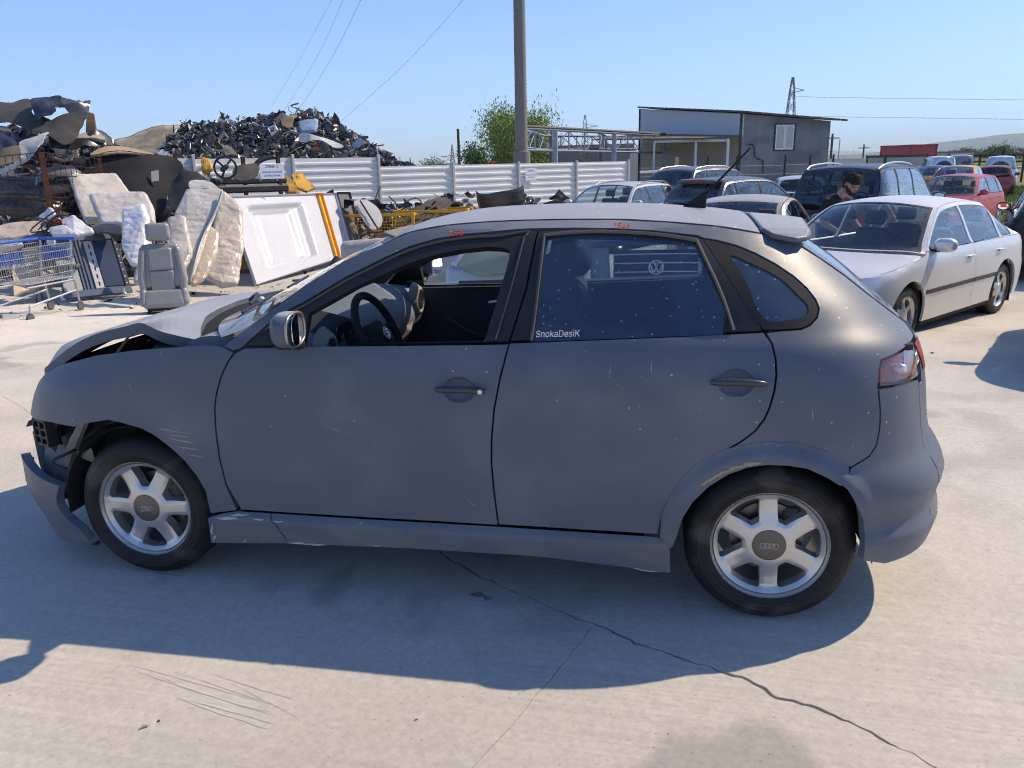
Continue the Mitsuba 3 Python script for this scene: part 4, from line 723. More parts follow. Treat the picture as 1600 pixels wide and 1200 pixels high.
make_car('saloon_car', 'champagne gold saloon with bright window trim seen from behind over the grey roof', (2.30, 10.0, 4.45, -.34), (.42, .385, .32), L=(-2.3, 2.45), W=.90, roof=1.44, belt=.94, lip=.74, xc=-1.0, xa=-.15, xp=1.05, xb=1.75, zb=1.0, boot=.99, axles=(-1.35, 1.4), pil=((.30, .36), (1.12, 1.24)), xC=1.65, chrome=True, glass='m_deep', res=.06)
make_car('estate_car', 'silver estate car with roof rails facing the camera in front of the corrugated fence', (-.203, 15.884, 1.133, -.31), (.46, .47, .48), L=(-2.2, 2.3), W=.87, roof=1.47, belt=.96, lip=.78, xc=-1.0, xa=-.2, xp=1.75, xb=2.12, zb=1.0, axles=(-1.3, 1.3), pil=((.32, .38), (1.2, 1.3)), xC=2.0, rails=(.3, .3, .31), glass='m_glass', spokes=5)
make_car('hatchback_car', 'dark grey hatchback with roof spoiler and red brake light seen from behind', (2.574, 14.847, 4.026, -.216), (.10, .105, .12), L=(-1.95, 2.05), W=.87, roof=1.50, belt=.95, lip=.78, xc=-1.0, xa=-.2, xp=1.4, xb=1.88, zb=1.0, axles=(-1.25, 1.25), xC=1.62, spoiler=True, chrome=True, glass='m_tint', rear_glass='m_deep')
make_car('estate_car', 'dark grey estate car with roof rails half hidden behind the dark hatchback', tuple((2.214,19.301,1.035)[:2]) + (4.05, -.05), (.12, .12, .13), L=(-2.2, 2.3), W=.88, roof=1.52, belt=.96, lip=.78, xc=-1.0, xa=-.2, xp=1.6, xb=2.05, zb=1.0, axles=(-1.3, 1.3), xC=1.9, rails=True, glass='m_tint', rear_glass='m_deep')
make_car('hatchback_car', 'small pale hatchback mostly hidden left of the dark people carrier', tuple((4.765,21.254,0.673)[:2]) + (4.6, -.30), (.45, .47, .5), L=(-1.8, 1.9), W=.83, roof=1.45, belt=.95, lip=.78, xc=-.95, xa=-.2, xp=1.3, xb=1.75, zb=1.0, axles=(-1.2, 1.2), xC=1.55, glass='m_deep')
make_car('people_carrier', 'dark blue people carrier with silver roof rails and black tinted windows', (4.825, 13.006, 4.196, -.235), (.045, .05, .065), L=(-2.35, 2.4), W=.94, roof=1.74, belt=1.04, lip=.86, xc=-1.15, xa=-.3, xp=1.95, xb=2.3, zb=1.06, axles=(-1.45, 1.45), pil=((.28, .34), (1.2, 1.3)), xC=2.1, rails=True, glass='m_tint', rear_glass='m_deep', res=.06)
make_car('hatchback_car', 'red hatchback with open sunroof and dark mirrors beside the people carrier', (9.123, 21.593, .949, -.408), (.40, .06, .07), L=(-1.95, 2.0), W=.87, roof=1.50, belt=.96, lip=.80, xc=-1.0, xa=-.25, xp=1.4, xb=1.85, zb=1.0, axles=(-1.27, 1.27), xC=1.6, glass='m_tint', front_dark=False)
bkc = make_car('hatchback_car', 'black hatchback with red tail lamp cut off by the right edge of the view', (7.57, 11.55, 4.355, -.32), (.012, .012, .014), L=(-2.0, 2.15), W=.88, roof=1.48, belt=.96, lip=.78, xc=-1.0, xa=-.2, xp=1.45, xb=1.95, zb=1.0, axles=(-1.29, 1.29), xC=1.7, glass='m_deep', res=.06)
make_car('hatchback_car', 'dark hatchback parked outside the right edge of the view, seen only by its shadow', (5.25, 4.3, 1.102, -.15), (.03, .03, .035), L=(-2.0, 2.1), W=.87, roof=1.46, belt=.95, lip=.78, xc=-1.0, xa=-.2, xp=1.4, xb=1.88, zb=1.0, axles=(-1.27, 1.27), xC=1.62, glass='m_deep', res=.12)
make_car('crashed_car', 'dark red crashed hatchback with its rear torn open', tuple((16.596,39.125,0.144)[:2]) + (4.35, -.35), (.20, .03, .04), L=(-1.9, 1.75), W=.86, roof=1.45, belt=.95, lip=.78, xc=-1.0, xa=-.2, xp=1.3, xb=1.65, zb=1.0, axles=(-1.25, 1.25), xC=1.5, glass='m_deep', rear_glass='m_deep', lamps=False)
make_car('delivery_van', 'white van with dark rear window behind the crashed red car', tuple((20.168,48.21,0.077)[:2]) + (4.35, -.35), (.55, .6, .66), L=(-2.2, 2.2), W=.90, roof=1.85, belt=1.1, lip=.9, xc=-1.3, xa=-.6, xp=2.0, xb=2.14, zb=1.1, axles=(-1.4, 1.4), pil=((.1, .16), (1.2, 1.24)), xC=2.0, glass='m_tint', rear_glass='m_deep')
make_car('minivan', 'grey people carrier seen from behind beyond the white van', tuple((22.217,61.258,0.099)[:2]) + (4.5, -.3), (.35, .38, .42), L=(-2.2, 2.2), W=.95, roof=1.9, belt=1.1, lip=.9, xc=-1.3, xa=-.5, xp=1.9, xb=2.14, zb=1.1, axles=(-1.4, 1.4), xC=2.0, glass='m_tint', rear_glass='m_tint')
make_car('delivery_van', 'white panel van seen from behind left of the red hatchback', tuple((18.641,54.306,0.246)[:2]) + (4.6, -.3), (.6, .63, .66), L=(-2.2, 2.2), W=.88, roof=1.85, belt=1.1, lip=.9, xc=-1.3, xa=-.6, xp=2.0, xb=2.14, zb=1.1, axles=(-1.4, 1.4), xC=0.4, pil=((.1, .16),), glass='m_deep')
make_car('hatchback_car', 'bright blue car facing away behind the people carrier', tuple((14.316,40.811,0.134)[:2]) + (1.0, -.3), (.03, .10, .38), L=(-1.9, 1.9), W=.86, roof=1.42, belt=.94, lip=.78, xc=-1.0, xa=-.2, xp=1.3, xb=1.7, zb=1.0, axles=(-1.25, 1.25), xC=1.5, glass='m_tint')
make_car('hatchback_car', 'orange yellow car whose roof shows above the red hatchback', tuple((12.254,31.088,0.689)[:2]) + (1.1, -.25), (.55, .28, .05), L=(-1.9, 1.9), W=.86, roof=1.47, belt=.94, lip=.78, xc=-1.0, xa=-.2, xp=1.3, xb=1.7, zb=1.0, axles=(-1.25, 1.25), xC=1.5, glass='m_tint')
# ---------------------------------------------------------------- fence, buildings, poles, trees, trucks
F0, FD, FS = np.array([-10.141, 14.521]), np.array([math.cos(.8552), math.sin(.8552)]), 2.5
fn = np.array([FD[1], -FD[0]])
fence = thing('corrugated_fence', 'long light grey corrugated metal fence crossing the yard', 'fence')
def rib_prof(z0, z1, pitch=.19):
    z = [z0]; y = [0.0]; k = z0
    while k + pitch < z1:
        for dz, dy in ((.10, .0), (.125, .022), (.165, .022), (.19, 0)): z.append(k + dz); y.append(dy)
        k += pitch
    z.append(z1); y.append(0.0); return np.array(z), np.array(y)
for i in range(-5, 6):
    top = 1.93 - .02 * (i + 1) if i < 2 else 1.645
    z, y = rib_prof(-.30, top); s = np.linspace(.035, FS - .035, 6); g = F0 + FD * (i * FS); 
    P = np.array([[np.r_[g + FD * t + fn * (yy + .008 * math.sin(i * 5 + t * 3 + zz)), zz] for t in s] for zz, yy in zip(z, y)]); n, m = P.shape[:2]
    ii, jj = np.meshgrid(np.arange(n - 1), np.arange(m - 1), indexing='ij'); k = ii * m + jj
    f = np.stack([k, k + 1, k + m + 1, k + m], -1).reshape(-1, 4); v = P.reshape(-1, 3)
    add(f'{fence}__panel', cat((v, f), (v - np.r_[fn, 0] * .004, f[:, ::-1])), 'm_gloss' if i % 3 == 7 else 'm_v', (.62, .63, .63), smooth=20, vary=.12)
for i in range(-5, 7):
    g = F0 + FD * (i * FS); top = 2.02 - .02 * i if i < 3 else 1.70
    add(f'{fence}__post', bx(.07, .07, top + .32, (g[0] + fn[0] * .045, g[1] + fn[1] * .045, (top - .32) / 2), .006, rz=.855), 'm_v', (.46, .46, .45), smooth=False)
e = F0 + FD * 6 * FS
def sign(label, c, w, h, rz, lines, posts=False):
    k = thing('sign', label, 'sign'); M_ = trimesh.transformations.euler_matrix(0, 0, rz); M_[:3, 3] = c
    add(k + '__board', moved(bx(w, .012, h, (0, 0, 0), .003), M_), 'm_v', (.68, .70, .74), smooth=False)
    for t, hh, zz in lines:
        m = meshkit.text_mesh(t, hh, .001, True); x0, x1 = m.bounds[:, 0]; sc = min(1, w * .9 / (x1 - x0)); m.apply_translation((-(x0 + x1) / 2, 0, 0)); m.apply_scale((sc, 1, 1)); m.apply_transform(frame((0, -.0075, zz), (1, 0, 0), (0, 0, 1))); add(k + '__lettering', moved(m, M_), 'm_v', (.10, .14, .36), smooth=False)
    if posts: add(k + '__post', moved(bx(.03, .03, posts, (0, .025, -h / 2 - posts / 2 + h), .004), M_), 'm_v', (.3, .3, .3), smooth=False)
sign('white ZONA 1 sign standing above black bumpers left of the fence', (-6.539,11.295,1.596), .46, .285, .75, [('ZONA 1', .05, .065), ('ZONA DE STOCARE', .03, -.03), ('SI PRELUCRARE', .03, -.095)], .3)
q = F0 + FD * (4.15 * FS) + fn * .07; sign('small white ZONA 2 sign fixed to the corrugated fence right of the concrete pole', (q[0] + FD[0] * .1, q[1] + FD[1] * .1, 1.30), .46, .38, .8552, [('ZONA 2', .05, .09), ('ZONA DE STOCARE', .03, -.03), ('PIESE AUTO', .03, -.10)])
# concrete pole
pb = np.array((-4.48,28.261,1.657)); 
k = thing('concrete_pole', 'tall round concrete pole rising out of view behind the fence', 'pole')
add(k + '__shaft', lathe([(.245, 0), (.225, 5), (.20, 13)], 32, 'z').apply_translation((pb[0], pb[1], .2)), 'm_v', (.20, .19, .175), smooth=40, vary=.12)
add(k + '__collar', lathe([(.33, -.9), (.33, 2.05), (.31, 2.10), (.24, 2.12)], 32, 'z').apply_translation((pb[0], pb[1], .0)), 'm_v', (.19, .18, .165), smooth=40, vary=.12)
# grey workshop
bk_ = thing('workshop', 'low grey workshop with a flat sloping roof and one white window', 'building')
c0 = np.array((4.873,39.907,3.136))[:2]; da = np.array([math.cos(.436), math.sin(.436)]); db = np.array([-da[1], da[0]])
LA, LB = 5.1, 12.6
def wall4(a, b, z0, za, zb, th=.12):
    a, b = np.array(a), np.array(b); t = unit(b - a); n = np.array([t[1], -t[0]]); v = []
    for p, z in ((a, za), (b, zb)):
        for o in (0, -th):
            v += [[*(p + n * o), z0], [*(p + n * o), z]]
    return hull(np.array(v))
A0, A1, B1 = c0, c0 + da * LA, c0 + db * LB
zt = lambda p: 3.82 + .085 * float((np.array(p) - c0) @ db) - .075 * float((np.array(p) - c0) @ da)
w1 = wall4(A0, A1, -.4, zt(A0), zt(A1)); wc = A0 + da * 2.55
add(bk_ + '__wall', w1, 'm_wall', smooth=False)
add(bk_ + '__wall', wall4(B1, A0 - da * 0, -.4, zt(B1) - 1.55 + .5, zt(A0) - 1.05), 'm_v', (.36, .345, .31), smooth=False, vary=.12)
add(bk_ + '__upper_cladding', wall4(B1 - da * .06, A0 - da * .06 - db * .02, 2.72, zt(B1), zt(A0)), 'm_v', (.50, .53, .56), smooth=False, vary=.06)
for p in (A0, B1): add(bk_ + '__corner_trim', bx(.10, .10, zt(p) + .5, (p[0] - da[0] * .08, p[1] - da[1] * .08, (zt(p) - .5) / 2), rz=.436), 'm_v', (.05, .06, .075), smooth=False)
rf_ = []
for p in (A0 - db * .35 - da * .25, A1 - db * .35 + da * .75, B1 - da * .25, A1 + db * LB + da * .75): rf_ += [[*p, zt(p) + .05], [*p, zt(p) + .14]]
add(bk_ + '__roof', hull(np.array(rf_)), 'm_v', (.10, .095, .09), smooth=False, vary=.3)
add(bk_ + '__back_wall', cat(wall4(A1, A1 + db * LB, -.4, zt(A1), zt(A1 + db * LB)), wall4(A1 + db * LB, B1, -.4, zt(A1 + db * LB), zt(B1))), 'm_wall', smooth=False)
nA = np.array([da[1], -da[0]])
def on_wall(s, z, o): p = A0 + da * s + nA * o; return (p[0], p[1], z)
wk_ = add(bk_ + '__window', bx(1.06, .08, 1.24, on_wall(2.42, 2.66, .02), .006, rz=.436), 'm_v', (.70, .72, .74), smooth=False)
add(bk_ + '__window__frame', cat([bx(w, .05, h, on_wall(2.42 + dx, 2.66 + dz, .06), rz=.436) for w, h, dx, dz in ((1.18, .06, 0, .64), (1.18, .06, 0, -.64), (.06, 1.3, .58, 0), (.06, 1.3, -.58, 0))]), 'm_v', (.05, .055, .065), smooth=False)
for dx in (-.26, .26):
    add(bk_ + '__window__pane', bx(.40, .01, 1.06, on_wall(2.42 + dx, 2.66, .066), rz=.436), 'm_gloss', (.40, .42, .44), smooth=False)
add(bk_ + '__cable_pipe', tube(curve([on_wall(.35, 2.35, .1), on_wall(.6, 2.3, .1), on_wall(.75, 1.75, .12), on_wall(1.2, 1.55, .12)], 16).tolist() + [list(on_wall(1.25, .9, .12))], .035, 6), 'm_v', (.05, .055, .065), smooth=True)
# canopy in front of the workshop and open steel shed on the left
can = thing('canopy', 'lean-to canopy on white steel posts in front of the workshop', 'canopy')
cb0, cb1 = B1 - da * 3.4, A0 - da * 2.2 - db * -.6
v = []
for p, z in ((B1 - da * .06, 3.30), (A0 - da * .06, 2.72), (cb0, 3.0), (A0 - da * 2.4, 2.62)): v += [[*p, z], [*p, z + .07]]
add(can + '__roof', hull(np.array(v)), 'm_v', (.13, .10, .075), smooth=False, vary=.3)
pts = [np.array((0.506,41.949,2.016))[:2], np.array((2.613,39.681,1.948))[:2], np.array((4.093,38.36,1.902))[:2]]
for p in pts: add(can + '__post', bx(.12, .12, 3.0, (p[0], p[1], 1.1), .01), 'm_v', (.58, .60, .64), smooth=False)
add(can + '__beam', tube([[*pts[0], 2.62], [*pts[1], 2.58], [*pts[2], 2.52]], .07, 6), 'm_v', (.55, .57, .6))
add(can + '__rail', tube([(-0.003,32.122,1.181), (1.344,32.385,1.231), (2.475,32.61,1.285)], .06, 6), 'm_v', (.6, .6, .6))
shed = thing('steel_shed', 'open steel shed frame with lattice roof beams behind the fence', 'steel frame')
f0, f1 = np.array((-5.647,33.757,3.206)), np.array((1.114,45.512,3.03)); g0, g1 = np.array((-5.966,45.309,3.215)), np.array((0.739,56.06,3.258))
STEEL = (.20, .24, .31)
def truss(key, a, b, dz, n, col, r=.055):
    a, b = np.array(a), np.array(b); d = np.array([0, 0, dz])
    add(key + '__beam', tube([a, b], r * 1.2, 4), 'm_v', col, smooth=False); add(key + '__beam', tube([a - d, b - d], r, 4), 'm_v', col, smooth=False)
    for i in range(n):
        p, q = a + (b - a) * i / n, a + (b - a) * (i + 1) / n
        add(key + '__strut', tube([p, p - d], r * .7, 4), 'm_v', col, smooth=False); add(key + '__brace', tube([p - d, q] if i % 2 == 0 else [p, q - d], r * .6, 4), 'm_v', col, smooth=False)
truss(shed, f0, f1, .95, 10, STEEL); truss(shed, g0, g1, .8, 8, (.2, .22, .25)); truss(shed, f0, g0, .8, 5, STEEL); truss(shed, f1, g1, .8, 4, (.22, .24, .28)); truss(shed, (f0 + f1) / 2, (g0 + g1) / 2, .8, 4, STEEL)
add(shed + '__eave', tube([f0 + [0, 0, .09], f1 + [0, 0, .09]], .07, 4), 'm_v', (.10, .09, .08), smooth=False)
for t, ss, w in ((.22, 0, .2), (.60, 0, .22), (.98, 0, .2), (.05, 1, .16), (.45, 1, .16), (.85, 1, .16)):
    p = (f0 + (f1 - f0) * t) if ss == 0 else (g0 + (g1 - g0) * t); add(shed + '__post', bx(w, w, p[2] + .3, (p[0], p[1], p[2] / 2 - .15), .01), 'm_v', (.30, .34, .42) if ss == 0 else (.13, .15, .17), smooth=False)
lw = thing('low_building', 'long low grey wall and shed roof beyond the steel frame', 'building')
add(lw + '__wall', wall4(np.array((-6.934,58.467,1.864))[:2], np.array((-1.189,61.607,1.741))[:2], -.5, 2.9, 3.0, .3), 'm_v', (.17, .17, .18), smooth=False, vary=.1)
add(lw + '__roof', wall4(np.array((-1.291,57.367,1.739))[:2], np.array((0.781,57.738,1.693))[:2], -.5, 2.6, 1.6, .3), 'm_v', (.6, .6, .58), smooth=False)
hs = thing('house', 'far white house with red tiled roof left of the pole', 'house')
hp = np.array((-30.923,149.109,2.26)); add(hs + '__wall', bx(5, 6, 2.6, (hp[0], hp[1], .0)), 'm_v', (.6, .58, .52), smooth=False)
add(hs + '__roof', hull(np.array([[hp[0] + a, hp[1] + b, c] for a, b, c in ((-3, -3.5, 1.3), (3, -3.5, 1.3), (-3, 3.5, 1.3), (3, 3.5, 1.3), (-2.8, 0, 2.5), (2.8, 0, 2.5))])), 'm_v', (.42, .13, .07), smooth=False)
hp = np.array((-33.301,127.637,2.522)); hs = thing('warehouse', 'white flat warehouse just above the fence left of the pole', 'building'); add(hs + '__wall', bx(6, 8, 3.0, (hp[0], hp[1], .2)), 'm_v', (.62, .62, .6), smooth=False); add(hs + '__roof', bx(6.4, 8.4, .2, (hp[0], hp[1], 1.8)), 'm_v', (.5, .5, .5), smooth=False)
# poles, pylons, wires
def pole(label, u, h, r, col=(.10, .085, .07), arm=False, cat_='pole', name='utility_pole'):
    k = thing(name, label, cat_); add(k + '__shaft', tube([[u[0], u[1], -.6], [u[0], u[1], h]], [r, r * .8], 8), 'm_v', col)
    if arm: add(k + '__crossarm', bx(1.4, .1, .1, (u[0], u[1], h - .4), rz=.3), 'm_v', col, smooth=False)
pole('dark wooden pole left of the willow', (-14.636,59.335,2.516), 4.35, .13)
pole('thin dark pole at the right end of the scrap mountain', (-23.928,76.536,2.259), 2.5, .07)
pole('wooden utility pole with crossarm right of the workshop', (16.76,78.789,2.238), 3.75, .13, arm=True)
pole('slim pale pole between the workshop and the trailer', (19.697,89.904,2.302), 3.4, .06, (.35, .36, .38))
pole('short utility pole with crossarm above the grey box truck', (24.794,101.301,1.95), 3.0, .11, arm=True)
pole('thin pole beside the first small pole behind the scrap mountain', (-34.601,106.293,2.527), 3.0, .07, (.2, .2, .22))
for i, (u, v) in enumerate(((1105, 262), (1151, 262), (1226, 262), (1265, 262), (1301, 262))):
    p = np.array((2.766,31.617,1.314) if i == 0 else (3.97,31.832,1.287) if i == 1 else (5.935,32.184,1.244) if i == 2 else (7.142,33.453,1.21) if i == 3 else (8.329,34.719,1.176))
    k = thing('fence_post', 'thin dark wire fence post in front of the workshop', 'post', 'posts of the wire fence by the workshop'); add(k + '__shaft', tube([[p[0], p[1], -.5], [p[0], p[1], 1.75]], .045, 6), 'm_v', (.03, .03, .035)); labels[k] = {'label': ('leftmost', 'second from left', 'middle', 'second from right', 'rightmost')[i] + ' of the thin dark wire fence posts by the workshop', 'category': 'post', 'group': 'posts of the wire fence by the workshop'}
pw = thing('wire_fence', 'thin wire strands strung between the dark posts by the workshop', 'fence')
for zz in (1.0, 1.35): add(pw + '__strand', tube([np.r_[np.array((0.016,31.124,1.374))[:2], zz], np.r_[np.array((2.766,31.617,1.314))[:2], zz], np.r_[np.array((5.935,32.184,1.244))[:2], zz], np.r_[np.array((8.329,34.719,1.176))[:2], zz]], .008, 4), 'm_v', (.3, .3, .3))
k = thing('wooden_post', 'pale weathered wooden post in front of the canopy', 'post'); p = np.array((1.445,28.221,1.367)); add(k + '__shaft', bx(.11, .11, 2.2, (p[0], p[1], .65), .02, rz=.2), 'm_v', (.34, .27, .2), vary=.2)
def pylon(label, base, h, w, arms, rz=.3, r=.05):
    k = thing('pylon', label, 'pylon'); b0 = np.array(base); M_ = trimesh.transformations.euler_matrix(0, 0, rz); M_[:3, 3] = (b0[0], b0[1], 0); ms = []
    wd = lambda t: w * (1 - t) ** .8 + .12
    ts = np.linspace(0, 1, 9); cs = [np.array([[sx * wd(t), sy * wd(t), h * t - .5] for sx, sy in ((1, 1), (-1, 1), (-1, -1), (1, -1))]) for t in ts]
    for q in range(4): add(k + '__leg', moved(tube([c[q] for c in cs], r, 4), M_), 'm_v', (.2, .22, .25), smooth=False)
    br = []
    for c, d in zip(cs[:-1], cs[1:]):
        for q in range(4): br += [tube([c[q], d[(q + 1) % 4]], r * .6, 3), tube([c[(q + 1) % 4], d[q]], r * .6, 3)]
    add(k + '__bracing', moved(cat(br), M_), 'm_v', (.2, .22, .25), smooth=False, kind='stuff')
    for t, l, s in arms:
        z = h * t - .5; add(k + '__arm', moved(cat(tube([[0, 0, z + .5], [s * l, 0, z]], r * .8, 4), tube([[0, 0, z - .3], [s * l, 0, z]], r * .8, 4)), M_), 'm_v', (.2, .22, .25), smooth=False)
pylon('lattice power pylon rising behind the workshop', (21.456,137.726,2.335), 14.6, 1.0, ((.86, 1.9, 1), (.52, 4.8, 1), (.52, 4.8, -1)), .1, .075)
pylon('slender far lattice pylon above the steel shed', (-16.815,194.339,3.707), 13.0, 1.1, ((.80, 3.0, 1),), .1, .075)
pylon('tiny pylon with crossarms left of the wooden pole', (-83.979,330.041,5.142), 10.5, .9, ((.55, 5, 1), (.55, 5, -1)), .1, .12)
def wire(label, pts, r): k = add('power_line', tube(curve(pts, 24), r, 4), 'm_v', (.12, .12, .13), smooth=True); labels[k] = {'label': label, 'category': 'cable'}
wire('thin overhead cable crossing the sky nearest the concrete pole', [(-13.838,60.616,14.036), (-22.696,74.07,11.428), (-36.907,91.293,6.986)], .016)
wire('second thin overhead cable from the pole, rising steeply over the scrap mountain', [(-21.6,59.226,14.206), (-29.62,73.027,12.278), (-41.773,90.837,8.568)], .016)
wire('third thin overhead cable over the scrap mountain', [(-26.89,69.399,16.337), (-35.296,82.938,13.734), (-48.251,100.362,9.179)], .015)
wire('leftmost faint overhead cable over the scrap mountain', [(-36.019,90.004,20.566), (-45.636,103.057,17.031), (-59.499,119.992,11.339)], .015)
wire('upper overhead cable running right from the pylon', [(22.136,140.377,11.305), (40.716,143.618,10.596), (63.42,147.626,9.898)], .025)
wire('lower overhead cable running right from the pylon', [(24.493,139.918,8.124), (40.8,142.781,7.566), (63.506,146.761,6.767)], .025)
# trees
def tree(name, label, base, h, w, n, col, trunk=.12, droop=0.0, leaf=.10, seed=0, z0=-.4, limbs=9, low=.25):
    k = thing(name, label, 'tree' if 'tree' in name else 'shrub'); r = np.random.default_rng(seed); b = np.array([base[0], base[1], z0])
    add(k + '__trunk', tube([b, b + [.1, .05, h * .3], b + [.05, .1, h * .62]], [trunk, trunk * .75, trunk * .3], 8), 'm_v', (.10, .085, .07))
    tips, ms = [], []
    for i in range(limbs):
        a = 2 * np.pi * (i + r.random() * .7) / limbs; t0 = r.uniform(.12, .6); s = b + [.07, .07, h * t0]
        e = b + [w * .5 * math.cos(a) * r.uniform(.5, .95), w * .5 * math.sin(a) * r.uniform(.5, .95), h * r.uniform(max(low + .1, t0 + .1), .97)]
        c = curve([s, (s + e) / 2 + [0, 0, h * .08], e], 8); ms.append(tube(c, np.linspace(trunk * .4, trunk * .08, 8), 5)); tips += list(c[3:])
    add(k + '__limbs', cat(ms), 'm_v', (.10, .085, .07), kind='stuff')
    tips = np.array(tips); q = tips[r.integers(0, len(tips), n)] + r.standard_normal((n, 3)) * [w * .115, w * .115, h * .085]
    if droop: d = r.random(n) ** 1.5 * droop; q[:, 2] -= d * h
    q = q[q[:, 2] > b[2] + .3]; n = len(q)
    u = r.standard_normal((n, 3)); u[:, 2] -= 1.5 * (droop > 0); u /= np.linalg.norm(u, axis=1, keepdims=True); v = np.cross(u, r.standard_normal((n, 3))); v /= np.linalg.norm(v, axis=1, keepdims=True)
    L_ = leaf * r.uniform(.6, 1.4, (n, 1)); W_ = L_ * (.28 if droop else .5)
    V = np.stack([q - u * L_, q + v * W_, q + u * L_, q - v * W_], 1).reshape(-1, 3); i = np.arange(n) * 4
    Fc = np.vstack([np.stack([i, i + 1, i + 2], 1), np.stack([i, i + 2, i + 3], 1)]); cc = np.repeat(np.array(col) * r.uniform(.65, 1.35, (n, 1)), 4, 0)
    add(k + '__crown', trimesh.Trimesh(V, Fc, process=False), 'm_leaf', cc, smooth=False, kind='stuff')
tree('willow_tree', 'tall pale green willow behind the concrete pole', (-10.06,60.154,2.416), 6.3, 5.9, 26000, (.23, .30, .065), .2, .30, .13, 1, -.4, 14)
tree('willow_tree', 'lower pale green willow crown right of the concrete pole', (-8.328,62.58,2.396), 3.9, 3.9, 9000, (.22, .29, .07), .12, .25, .12, 2, -.4, 10)
tree('round_shrub', 'dense dark green round bush left of the willow', (-12.522,55.356,1.984), 3.5, 2.3, 4600, (.055, .12, .03), .07, 0, .085, 3, -.4, 12, .0)
tree('round_shrub', 'sparse grey green bush behind the fence left of the wooden pole', (-16.075,56.805,1.971), 2.3, 2.4, 1700, (.14, .17, .07), .05, 0, .06, 4, .0, 10, .0)
tree('young_tree', 'small thin tree in front of the low grey wall under the steel shed', (-4.257,50.559,1.998), 2.35, 1.6, 700, (.12, .17, .05), .05, 0, .06, 5, -.3, 8)
tree('young_tree', 'distant green tree in the fields below the hill', (67.491,177.701,1.597), 3.6, 5.0, 1500, (.07, .10, .04), .15, 0, .18, 6, -.4)
for i in range(9):
    us = [(67.05,209.106,0.989), (77.685,232.185,1.005), (71.466,204.695,1.159), (87.976,244.642,1.002), (82.433,222.512,1.007), (78.123,200.642,1.124), (84.831,212.414,1.044), (78.415,190.123,1.052), (90.407,213.454,1.069)]
    tree('field_tree', 'small hazy tree in the far row of trees below the hill', us[i], 2.6 + .5 * (i % 3), 5.5, 700, (.085, .11, .05), .12, 0, .2, 20 + i, -.4)
for i, k in enumerate([k for k in labels if k.startswith('field_tree') and '__' not in k]): labels[k].update(group='row of far trees below the hill', label=('leftmost', 'second from left', 'third from left', 'fourth from left', 'middle', 'fourth from right', 'third from right', 'second from right', 'rightmost')[i] + ' small hazy tree of the row below the hill')
# lorries and trailers on the right
def lorry_box(name, label, c, L_, W_, H_, z0, rz, col, edge, roofc=None, ribs=0):
    k = thing(name, label, 'lorry'); M_ = trimesh.transformations.euler_matrix(0, 0, rz); M_[:3, 3] = (c[0], c[1], 0)
    add(k + '__body', moved(bx(L_, W_, H_, (0, 0, z0 + H_ / 2), .02), M_), 'm_v', col, smooth=False, vary=.1)
    e_ = [bx(.14, .14, H_, (sx * (L_ / 2 - .03), sy * (W_ / 2 - .03), z0 + H_ / 2)) for sx in (-1, 1) for sy in (-1, 1)] + [bx(L_ + .1, .12, .16, (0, sy * W_ / 2, z0 + H_)) for sy in (-1, 1)] + [bx(.12, W_ + .1, .16, (sx * L_ / 2, 0, z0 + H_ + .003)) for sx in (-1, 1)]
    add(k + '__frame', moved(cat(e_), M_), 'm_v', edge, smooth=False)
    for i in range(ribs): add(k + '__rib', moved(bx(.05, .04, H_ * .95, (-L_ / 2 + L_ * (i + .5) / ribs, -W_ / 2 - .01, z0 + H_ / 2)), M_), 'm_v', np.array(col) * .85, smooth=False)
    add(k + '__chassis', moved(bx(L_ + .3, W_ * .8, .2, (0, 0, z0 - .15)), M_), 'm_dark', smooth=False)
    for sx in (-.36, .3): 
        for sy in (-1, 1): add(k + '__wheel', moved(lathe([(1e-4, -.14), (.3, -.14), (.44, -.1), (.44, .1), (.3, .14), (1e-4, .14)], 24), M_ @ frame((L_ * sx, sy * W_ * .42, z0 - .35), (1, 0, 0), (0, 1, 0))), 'm_tyre', smooth=35)
lorry_box('lorry_trailer', 'red box trailer parked beyond the people carrier', (22.891,76.443,1.115), 4.4, 2.5, 2.3, .15, 1.9, (.38, .08, .085), (.28, .05, .055), ribs=6)
lorry_box('box_lorry', 'grey and white box lorry with dark roof edges in front of the red trailer', (17.233,58.499,1.071), 3.2, 2.1, 1.65, -.05, .35, (.40, .40, .39), (.06, .06, .07))
lorry_box('flat_trailer', 'white low trailer body right of the workshop', (16.664,73.248,1.36), 2.8, 2.2, 1.1, .3, .3, (.62, .62, .6), (.55, .55, .53))
lorry_box('box_lorry', 'pale box lorry below the hill right of the red trailer', (30.641,88.418,1.069), 3.2, 2.2, 1.75, .1, .45, (.42, .41, .38), (.16, .15, .14))
wf = thing('timber_fence', 'brown timber rail fence by the fields on the right', 'fence')
q0, q1 = np.array((24.651,66.166,0.936))[:2], np.array((26.115,60.162,1.138))[:2]
for i in range(6): p = q0 + (q1 - q0) * i / 5; add(wf + '__post', bx(.12, .12, 2.0, (p[0], p[1], .6)), 'm_rust', smooth=False)
for zz in (1.05, 1.5): add(wf + '__rail', tube([[*q0, zz], [*q1, zz]], .06, 4), 'm_rust', smooth=False)
k = thing('dark_stake', 'black tapered stake sticking up by the timber fence', 'post'); p = np.array((24.179,58.76,1.179)); add(k + '__shaft', hull((p[0] - .2, p[1], -.3), (p[0] + .25, p[1], -.3), (p[0] - .15, p[1], 1.5), (p[0] + .12, p[1] + .1, 2.1), (p[0], p[1] + .2, -.3)), 'm_dark', smooth=False)
